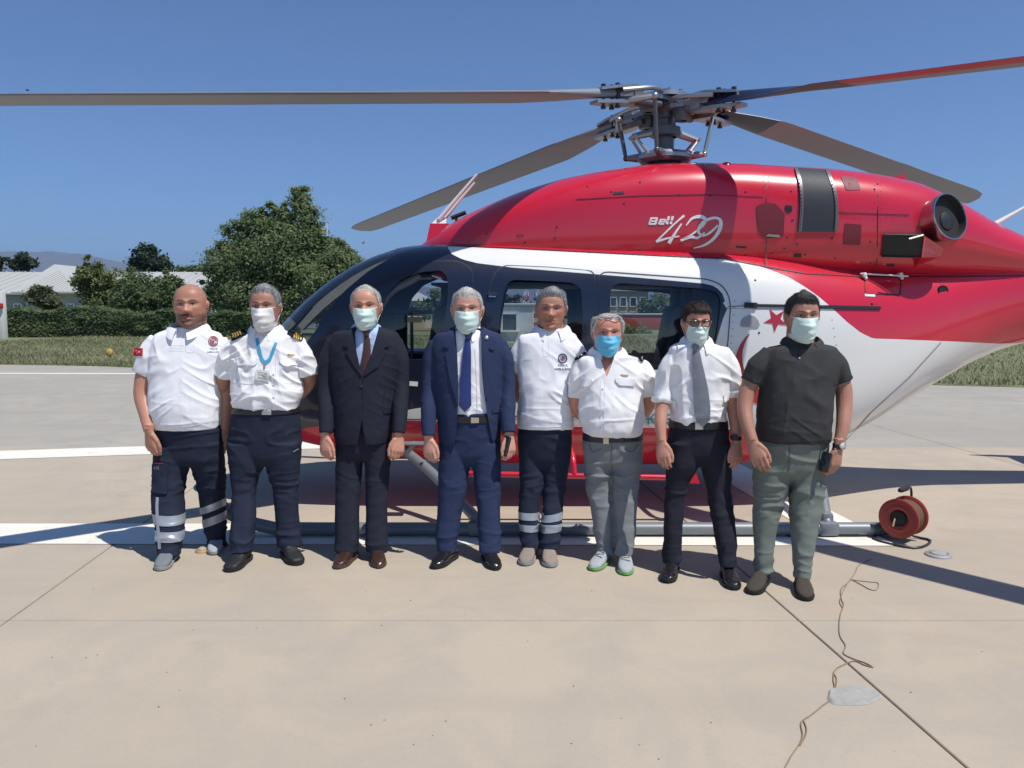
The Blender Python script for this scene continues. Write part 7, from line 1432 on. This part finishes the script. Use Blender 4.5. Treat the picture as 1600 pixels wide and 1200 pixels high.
def grey_polo():
    toe = [(1174, 930), (1260, 940)]
    T = [(533, 1234, 1272, .075, .085), (539, 1217, 1290, .09, .105), (547, 1197, 1307, .11, .12), (568, 1188, 1312, .135, .13), (600, 1187, 1304, .158, .135), (635, 1186, 1298, .175, .135), (665, 1182, 1295, .178, .135), (688, 1181, 1294, .168, .13)]
    m = Man(dict(Y=4.62, label='stocky masked man in charcoal polo shirt and sage green trousers', seed=8, feet=(1218, 920), head=(1253, 460, 530, 48, -.02), pose=(-2, 0, 0, 1.08), skin=(.31, .16, .11), face=dict(brow=(.015, .012, .01), stub=.4),
        torso=T, neck=(1253, 537, 43), arms=[dict(pts=[(1204, 554, 0, .056), (1174, 598, 0, .050), (1164, 630, -.03, .046), (1167, 662, -.09, .040), (1176, 690, -.14, .031)], hand=NL, k=1.15, curl=.7), dict(pts=[(1292, 554, 0, .056), (1315, 598, 0, .050), (1319, 632, -.03, .046), (1317, 665, -.09, .039), (1310, 697, -.13, .030)], hand=(-.55, .85, 0), k=1.2, curl=.85, dir=(-.12, -.1, -1))],
        hair=(M_H_BLK, .60, .60, .05, -.40, .10, .03, 1.0, 8, .05, .35), mask=(M_MASKG, dict(top=-.0, bottom=-1.06, seed=6, puff=.09)),
        trousers=dict(mat=M_SAGE, amp=.010, pelvis=[(680, 1180, 1292, .16, .125), (705, 1178, 1291, .15, .135), (730, 1178, 1290, .14, .14), (757, 1181, 1288, .11, .13)], legs=[[(710, 1178, 1237), (745, 1178, 1233), (780, 1178, 1224), (820, 1178, 1214), (855, 1179, 1208), (895, 1180, 1206)], [(710, 1233, 1291), (745, 1235, 1288), (780, 1235, 1284), (820, 1236, 1278), (855, 1238, 1272), (905, 1240, 1267)]], ankY=[ay(toe[0]), ay(toe[1])]),
        shoes=[(toe[0], (1193, 898), 0, M_SH_OLV, M_SO_BLK, dict(wk=1.02, L_=.29)), (toe[1], (1253, 907), 0, M_SH_OLV, M_SO_BLK, dict(wk=1.02, L_=.29))]))
    S, v, f, tr = m.garment('polo_shirt', M_GPOLO, T, [[(1206, 551, 0, .064), (1188, 572, 0, .072), (1174, 598, 0, .066)], [(1290, 551, 0, .064), (1305, 572, 0, .070), (1315, 596, 0, .064)]], amp=.0035, folds=.005, freq=(7, 7, 5))
    collar(m.root, 1253, 541, 48, 4.62, M_GPOLO, rise=.045, rf=.085, rb=.088, gap=20, drop=.055, dy=.02)
    strokes('placket', [([(1247, 548), (1247, 562)], 1.4)], tr, M_BELT, S, .003, .002); h = project(np.array([(1249, 560, 0)]), tr, .003)[0]; mk('button', ellipsoid(h, (.005, .003, .005), 8, 5), M_BTN, S)
    band_px('hem_rib', v, f, 4.5, 1175, 1300, 679, 677, 689, 687, M_GPOLO, S, .003)
    for (xl, xr, a, b) in ((1150, 1187, 592, 598), (1298, 1334, 598, 592)): band_px('sleeve_hem', v, f, 4.62, xl, xr, a - 6, b - 6, a, b, M_GPOLO, S, .003)
    band_px('watch_strap', m.bv, m.bf, 4.56, 1294, 1328, 690, 692, 697, 699, M_BELT, m.root, .004)
    w_ = decal('watch_face', [(1316 + 5.5 * math.cos(t), 696 + 6 * math.sin(t)) for t in np.linspace(0, 2 * math.pi, 16, endpoint=False)], m.btree, M_BUCK, m.root, .012, .008, 4); decal('dial', [(1316 + 4 * math.cos(t), 696 + 4.4 * math.sin(t)) for t in np.linspace(0, 2 * math.pi, 14, endpoint=False)], m.btree, M_WATCH, w_, .0125, .001, 4)
    strokes('seam', [([(1234, 694), (1233, 735)], .9), ([(1186, 696), (1190, 720), (1181, 728)], .9), ([(1284, 696), (1280, 720), (1288, 728)], .9)], m.ttree, pbr('chino_seam', (.09, .12, .10), .9), m.trousers, .004, .003)
    hnd = at(1290, 722, 4.455); ph = thing('phone', 'black phone in the hand of the man in charcoal polo', 'phone', hnd); R_ = Matrix.Rotation(.2, 3, 'Y') @ Matrix.Rotation(.55, 3, 'Z')
    mk('case', rbox(hnd, (.022, .062, .115), .008, R_), M_PHONE, ph); mk('screen', rbox(hnd + R_ @ Vector((-.0115, 0, 0)), (.002, .054, .105), .001, R_), pbr('phone_screen_dark', (.02, .022, .03), .08), ph)
grey_polo()
# ================================================================== SMALL THINGS ON THE APRON
M_RREEL = pbr('reel_red', (.34, .045, .035), .45, var=.1, scale=30); M_CORD = pbr('cord_tan', (.30, .22, .12), .7, var=.2, scale=40); M_CORD2 = pbr('cord_brown', (.26, .19, .125), .75, var=.2, scale=40)
def reel():
    g = ground(1412, 846); c = Vector((g.x, g.y + .02, .170)); ax = Vector((.76, .65, 0)).normalized(); s_ = Vector((-ax.y, ax.x, 0)); root = thing('cable_reel', 'red extension cable reel on a bent tube stand', 'cable reel', (g.x, g.y, 0)); r = .138
    for sg in (-1, 1):
        q = c + ax * (.075 * sg); mk('flange', lathe(q, ax * sg, [(-.012, .05), (-.012, r - .01), (-.006, r), (.004, r), (.010, r - .012), (.006, r * .72), (.012, r * .66), (.012, .075), (-.004, .055), (-.004, 0)], 40), M_RREEL, root)
    mk('wound_cable', lathe(c, ax, [(-.062, .03)] + [(-.060 + .12 * i / 40, .112 + (.004 if i % 2 else -.003)) for i in range(41)] + [(.062, .03)], 40), M_CORD, root)
    mk('socket_panel', lathe(c - ax * .076, -ax, [(.0, .055), (.012, .055), (.014, .05), (.006, .045), (.006, 0)], 24), M_TRIM, root)
    B = c + Vector((0, 0, -.161)); f = [c + ax * .105, B + ax * .13 + s_ * .0 + Vector((0, 0, .05)), B + ax * .13 + s_ * .13, B - ax * .10 + s_ * .13, B - ax * .17 - s_ * .02, B - ax * .10 - s_ * .13, B + ax * .13 - s_ * .13]
    P = [c + ax * .10, B + ax * .11 + s_ * .0 + Vector((0, 0, .02)), B + ax * .12 - s_ * .14, B - ax * .14 - s_ * .14, B - ax * .14 + s_ * .14, B + ax * .12 + s_ * .14, B + ax * .11 + Vector((0, 0, .02))]
    mk('stand', join([tube(smooth_path(P, 4), .0085, 8), tube(smooth_path([c + ax * .10, c + ax * .115 + Vector((0, 0, .12)), c + ax * .10 + Vector((0, 0, .185)), c + ax * .06 + Vector((0, 0, .20)), c - ax * .03 + Vector((0, 0, .20))], 4), .009, 8)]), M_DARKM, root)
    mk('handle', tube([c + ax * .05 + Vector((0, 0, .20)), c + ax * .03 + Vector((0, 0, .2)), c - ax * .06 + Vector((0, 0, .2)), c - ax * .085 + Vector((0, 0, .2))], [.012, .019, .019, .012], 12), M_RUB, root)
    mk('plug_lead', tube(smooth_path([c - ax * .085 + s_ * .02, c - ax * .12 + s_ * .01 + Vector((0, 0, -.01)), c - ax * .16 - s_ * .0 + Vector((0, 0, -.04))], 5), .006, 6), M_CORD, root)
reel()
def cord(name, label, pts, r, mat, z=None):
    P = []
    for i, p in enumerate(pts): q = ground(p[0], p[1]); q.z = r + .001 + (p[2] if len(p) > 2 else 0); P.append(q)
    Q = smooth_path(P, 6); o = mk(name, tube(Q, r, 6), mat, None, loc=(P[0].x, P[0].y, 0)); tag(o, label, 'cord'); return o
cord('cord', 'thin tan cable running from the red reel across the white band to the skid', [(1392, 828), (1372, 830), (1350, 826), (1335, 832), (1322, 836), (1310, 830), (1303, 835), (1288, 838), (1270, 832)], .0035, M_CORD2)
A_ = [(1361, 874), (1342, 884), (1336, 896), (1325, 911), (1314, 922), (1315, 938), (1318, 946), (1313, 962), (1311, 980), (1313, 996), (1321, 1010), (1318, 1022), (1332, 1030), (1352, 1037), (1364, 1044)]
B_ = [(1364, 1045), (1350, 1040), (1335, 1034), (1318, 1040), (1305, 1048), (1302, 1062), (1304, 1076), (1300, 1092), (1285, 1104), (1268, 1118), (1252, 1130), (1254, 1150), (1249, 1164), (1238, 1180), (1228, 1198), (1215, 1222)]
cord('cord', 'longest loose brown cord wandering over the concrete towards the bottom edge', A_ + B_[1:], .0028, M_CORD2)
cord('cord', 'second brown cord lying alongside the longest one with a small side loop', [(1330, 906), (1345, 914), (1360, 922), (1370, 922), (1372, 912), (1358, 910), (1340, 908), (1328, 908), (1318, 924), (1312, 940), (1316, 950)], .0024, M_CORD2)
cord('cord', 'short doubled strand of cord beside the pale concrete patch', [(1302, 1052), (1307, 1062), (1305, 1078), (1299, 1094)], .0024, M_CORD2)
cord('cord', 'short loop of cord near the bottom right of the apron', [(1256, 1128), (1260, 1140), (1258, 1152), (1250, 1166)], .0028, M_CORD2)
# pale repair patch in the concrete
def blob(cx, cy, rx, ry, seed, n=30, z=.006, j=.12):
    out = []
    for k in range(n): t = 2 * math.pi * k / n; r = 1 + j * math.sin(3 * t + seed) + j * .7 * math.sin(5 * t + seed * 2) + j * .4 * math.sin(9 * t); g = ground(cx + rx * r * math.cos(t), cy + ry * r * math.sin(t)); out.append((g.x, g.y, z))
    return out
M_PATCH = pbr('pale_mortar', (.37, .36, .33), .9, var=.22, scale=18, bump=.6, bscale=30)
def slab_blob(name, ring, mat, h, **kw):
    c = np.mean(np.array(ring), axis=0); inner = [tuple(c + (np.array(p) - c) * .9 + np.array((0, 0, h))) for p in ring]; n = len(ring); o = [(p[0], p[1], .001) for p in ring]
    return mk(name, (np.array(o + inner), [tuple(range(n, 2 * n))] + [(i, (i + 1) % n, n + (i + 1) % n, n + i) for i in range(n)]), mat, None, smooth=False, **kw)
slab_blob('mortar_patch', blob(1333, 1088, 43, 15.5, 1.0, n=44, j=.05), M_PATCH, .004, kind='structure')
def inset_light(name, label, px, py, rx, ry, m1, m2):
    g = ground(px, py); r1 = (ground(px + rx, py) - g).length; root = thing('pad_light', label, 'pad light', (g.x, g.y, 0))
    mk('rim', lathe(g, (0, 0, 1), [(.0, r1 * 1.0), (.010, r1 * .96), (.018, r1 * .80), (.018, r1 * .70), (.008, r1 * .66)], 30), m1, root); mk('lens', lathe(g, (0, 0, 1), [(.004, r1 * .68), (.022, r1 * .6), (.032, r1 * .3), (.034, 0)], 24), m2, root)
inset_light('pad_light', 'flush silvery floor light set in the concrete near the cable reel', 1466, 868, 20, 7, pbr('light_rim_alloy', (.42, .40, .38), .45, metal=.4), pbr('light_lens', (.36, .36, .35), .15))
inset_light('pad_light', 'rust-stained floor light by the right-side shoe of the bald man', 316, 862, 11, 5, pbr('rusty_rim', (.42, .27, .13), .8, var=.4, scale=30), pbr('dull_lens', (.40, .34, .26), .5))
# crumbs of broken concrete and grit
gr = []
for k in range(80):
    px, py = rnd.uniform(20, 1580), rnd.uniform(700, 1190); g = ground(px, py); s_ = rnd.uniform(.0012, .004); gr.append(ellipsoid((g.x, g.y, s_ * .5), (s_, s_ * rnd.uniform(.6, 1), s_ * .6), 6, 4))
mk('grit', join(gr), pbr('grit', (.17, .14, .11), .95, var=.4, scale=5), None, kind='stuff')
# ------------------------------------------------------------------ things beyond the helicopter, seen through its windows
M_CABIN = pbr('site_cabin_white', (.62, .62, .58), .6); M_TAN = pbr('tan_render', (.50, .40, .24), .85); M_BRICK = pbr('red_panel', (.40, .07, .05), .8)
def win_at(parent, x, y, z, w_, h, m=M_WIN):
    fr = mk('window', join([box((x, y - .05, z + h / 2), (w_ + .12, .1, .08)), box((x, y - .06, z - h / 2), (w_ + .16, .14, .08)), box((x - w_ / 2, y - .05, z), (.08, .1, h)), box((x + w_ / 2, y - .05, z), (.08, .1, h))]), M_WFR, parent, smooth=False); mk('pane', box((x, y - .02, z), (w_ - .06, .03, h - .06)), m, fr, smooth=False)
def site_cabin():
    Y = 36; a, b = at(742, 490, Y), at(834, 490, Y); root = thing('site_cabin', 'white portable site cabin with a window, seen through the sliding door window', 'cabin', ((a.x + b.x) / 2, Y, 0)); z = a.z + .35
    mk('wall', rbox(((a.x + b.x) / 2, Y + 1.2, z / 2), (b.x - a.x, 2.4, z), .04), M_CABIN, root, smooth=False); mk('roof', rbox(((a.x + b.x) / 2, Y + 1.2, z + .06), (b.x - a.x + .16, 2.6, .12), .03), M_ROOF, root, smooth=False); q = at(796, 512, Y); win_at(root, q.x, Y, 1.0, .7, .8); q = at(765, 512, Y); win_at(root, q.x, Y, 1.0, .7, .8)
site_cabin()
def flats():
    Y = 70; a, b = at(935, 455, Y), at(1012, 500, Y); root = thing('apartment_block', 'tan apartment block beyond the field, seen through the rear cabin window', 'building', ((a.x + b.x) / 2, Y, 0))
    mk('wall', box(((a.x + b.x) / 2, Y + 5, a.z / 2), (b.x - a.x, 10, a.z)), M_TAN, root, smooth=False); mk('roof', box(((a.x + b.x) / 2, Y + 5, a.z + .12), (b.x - a.x + .5, 10.5, .24)), M_ROOF, root, smooth=False)
    for i in range(5):
        for j in range(2): win_at(root, a.x + (i + .5) * (b.x - a.x) / 5, Y, .9 + 1.3 * j, .55, .8)
    r2 = thing('garden_wall', 'red boundary wall in front of the tan apartment block', 'wall', ((a.x + b.x) / 2, 58, 0)); c0, c1 = at(905, 492, 58), at(1060, 492, 58); mk('panel', rbox(((c0.x + c1.x) / 2, 58, c0.z / 2), (c1.x - c0.x, .25, c0.z), .03), M_BRICK, r2); mk('coping', rbox(((c0.x + c1.x) / 2, 58, c0.z + .05), (c1.x - c0.x + .1, .4, .1), .03), M_CABIN, r2)
flats()
def shed():
    Y = 62; a, b = at(606, 470, Y), at(664, 470, Y); root = thing('shed', 'small beige building seen through the pilot door window', 'building', ((a.x + b.x) / 2, Y, 0)); mk('wall', box(((a.x + b.x) / 2, Y + 3, a.z / 2), (b.x - a.x, 6, a.z)), M_TAN, root, smooth=False); mk('roof', outward((np.array([(a.x - .3, Y - .3, a.z), (b.x + .3, Y - .3, a.z), (b.x + .3, Y + 6.3, a.z), (a.x - .3, Y + 6.3, a.z), (a.x + .8, Y + 3, a.z + .7), (b.x - .8, Y + 3, a.z + .7)]), [(0, 1, 5, 4), (1, 2, 5), (2, 3, 4, 5), (3, 0, 4), (3, 2, 1, 0)])), M_ROOF, root, smooth=False)
    for px in (618, 636, 652): q = at(px, 480, Y); win_at(root, q.x, Y, 1.4, .8, .8)
shed()
mast('lattice mast seen through the sliding door window, left of the grey-haired man', 822, 446, 60, .35); mast('lattice mast seen through the sliding door window, half behind the grey-haired man', 840, 448, 62, .3)
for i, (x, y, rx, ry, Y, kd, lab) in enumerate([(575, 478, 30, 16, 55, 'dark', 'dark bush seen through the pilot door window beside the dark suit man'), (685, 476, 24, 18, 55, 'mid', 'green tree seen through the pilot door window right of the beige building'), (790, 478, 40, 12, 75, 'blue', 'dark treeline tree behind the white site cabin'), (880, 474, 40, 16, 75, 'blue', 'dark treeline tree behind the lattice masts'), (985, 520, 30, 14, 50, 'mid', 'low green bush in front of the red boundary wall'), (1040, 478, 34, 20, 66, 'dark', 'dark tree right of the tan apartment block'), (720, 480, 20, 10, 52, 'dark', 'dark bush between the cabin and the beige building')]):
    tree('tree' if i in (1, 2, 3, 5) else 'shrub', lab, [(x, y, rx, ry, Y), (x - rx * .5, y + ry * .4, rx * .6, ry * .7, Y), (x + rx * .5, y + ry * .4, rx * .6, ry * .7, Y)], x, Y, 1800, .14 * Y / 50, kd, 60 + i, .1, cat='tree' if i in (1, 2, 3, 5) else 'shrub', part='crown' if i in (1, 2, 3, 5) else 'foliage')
# right edge: trees past the hedge under the tail boom
for i, (x, y, rx, ry, Y, lab) in enumerate([(1540, 538, 30, 12, 38, 'low bushy tree under the tail boom, leftmost at the right edge'), (1590, 535, 26, 14, 39, 'low bushy tree under the tail boom, cut by the right edge of the picture')]):
    tree('tree', lab, [(x, y, rx, ry, Y), (x - 14, y + 5, rx * .6, ry * .8, Y), (x + 14, y + 4, rx * .6, ry * .8, Y)], x, Y, 2600, .10, 'mid', 80 + i, .08)
def bird():
    c = at(43, 141, 60); root = thing('bird', 'tiny dark bird high in the sky over the left rotor blade', 'bird', c)
    mk('body', ellipsoid(c, (.12, .05, .05), 10, 6), M_TRIM, root); mk('wing', join([tube([c, c + Vector((.02, -.1, .06)), c + Vector((-.04, -.24, .02))], [.04, .03, .008], 6), tube([c, c + Vector((.02, .1, .06)), c + Vector((-.04, .24, .02))], [.04, .03, .008], 6)]), M_TRIM, root)
bird()
# air: pale haze over the far distance
def haze():
    m = bpy.data.materials.new('haze_air'); m.use_nodes = True; nt = m.node_tree; nt.nodes.clear(); out = nt.nodes.new('ShaderNodeOutputMaterial'); pv = nt.nodes.new('ShaderNodeVolumePrincipled'); pv.inputs['Color'].default_value = (.48, .69, 1.0, 1); pv.inputs['Density'].default_value = HAZE; pv.inputs['Anisotropy'].default_value = .2; nt.links.new(pv.outputs[0], out.inputs['Volume'])
    o = mk('haze', box((0, 7000, 448), (28400, 14800, 904)), m, None, smooth=False, kind='stuff'); return o
HAZE = 1.0e-4
haze()
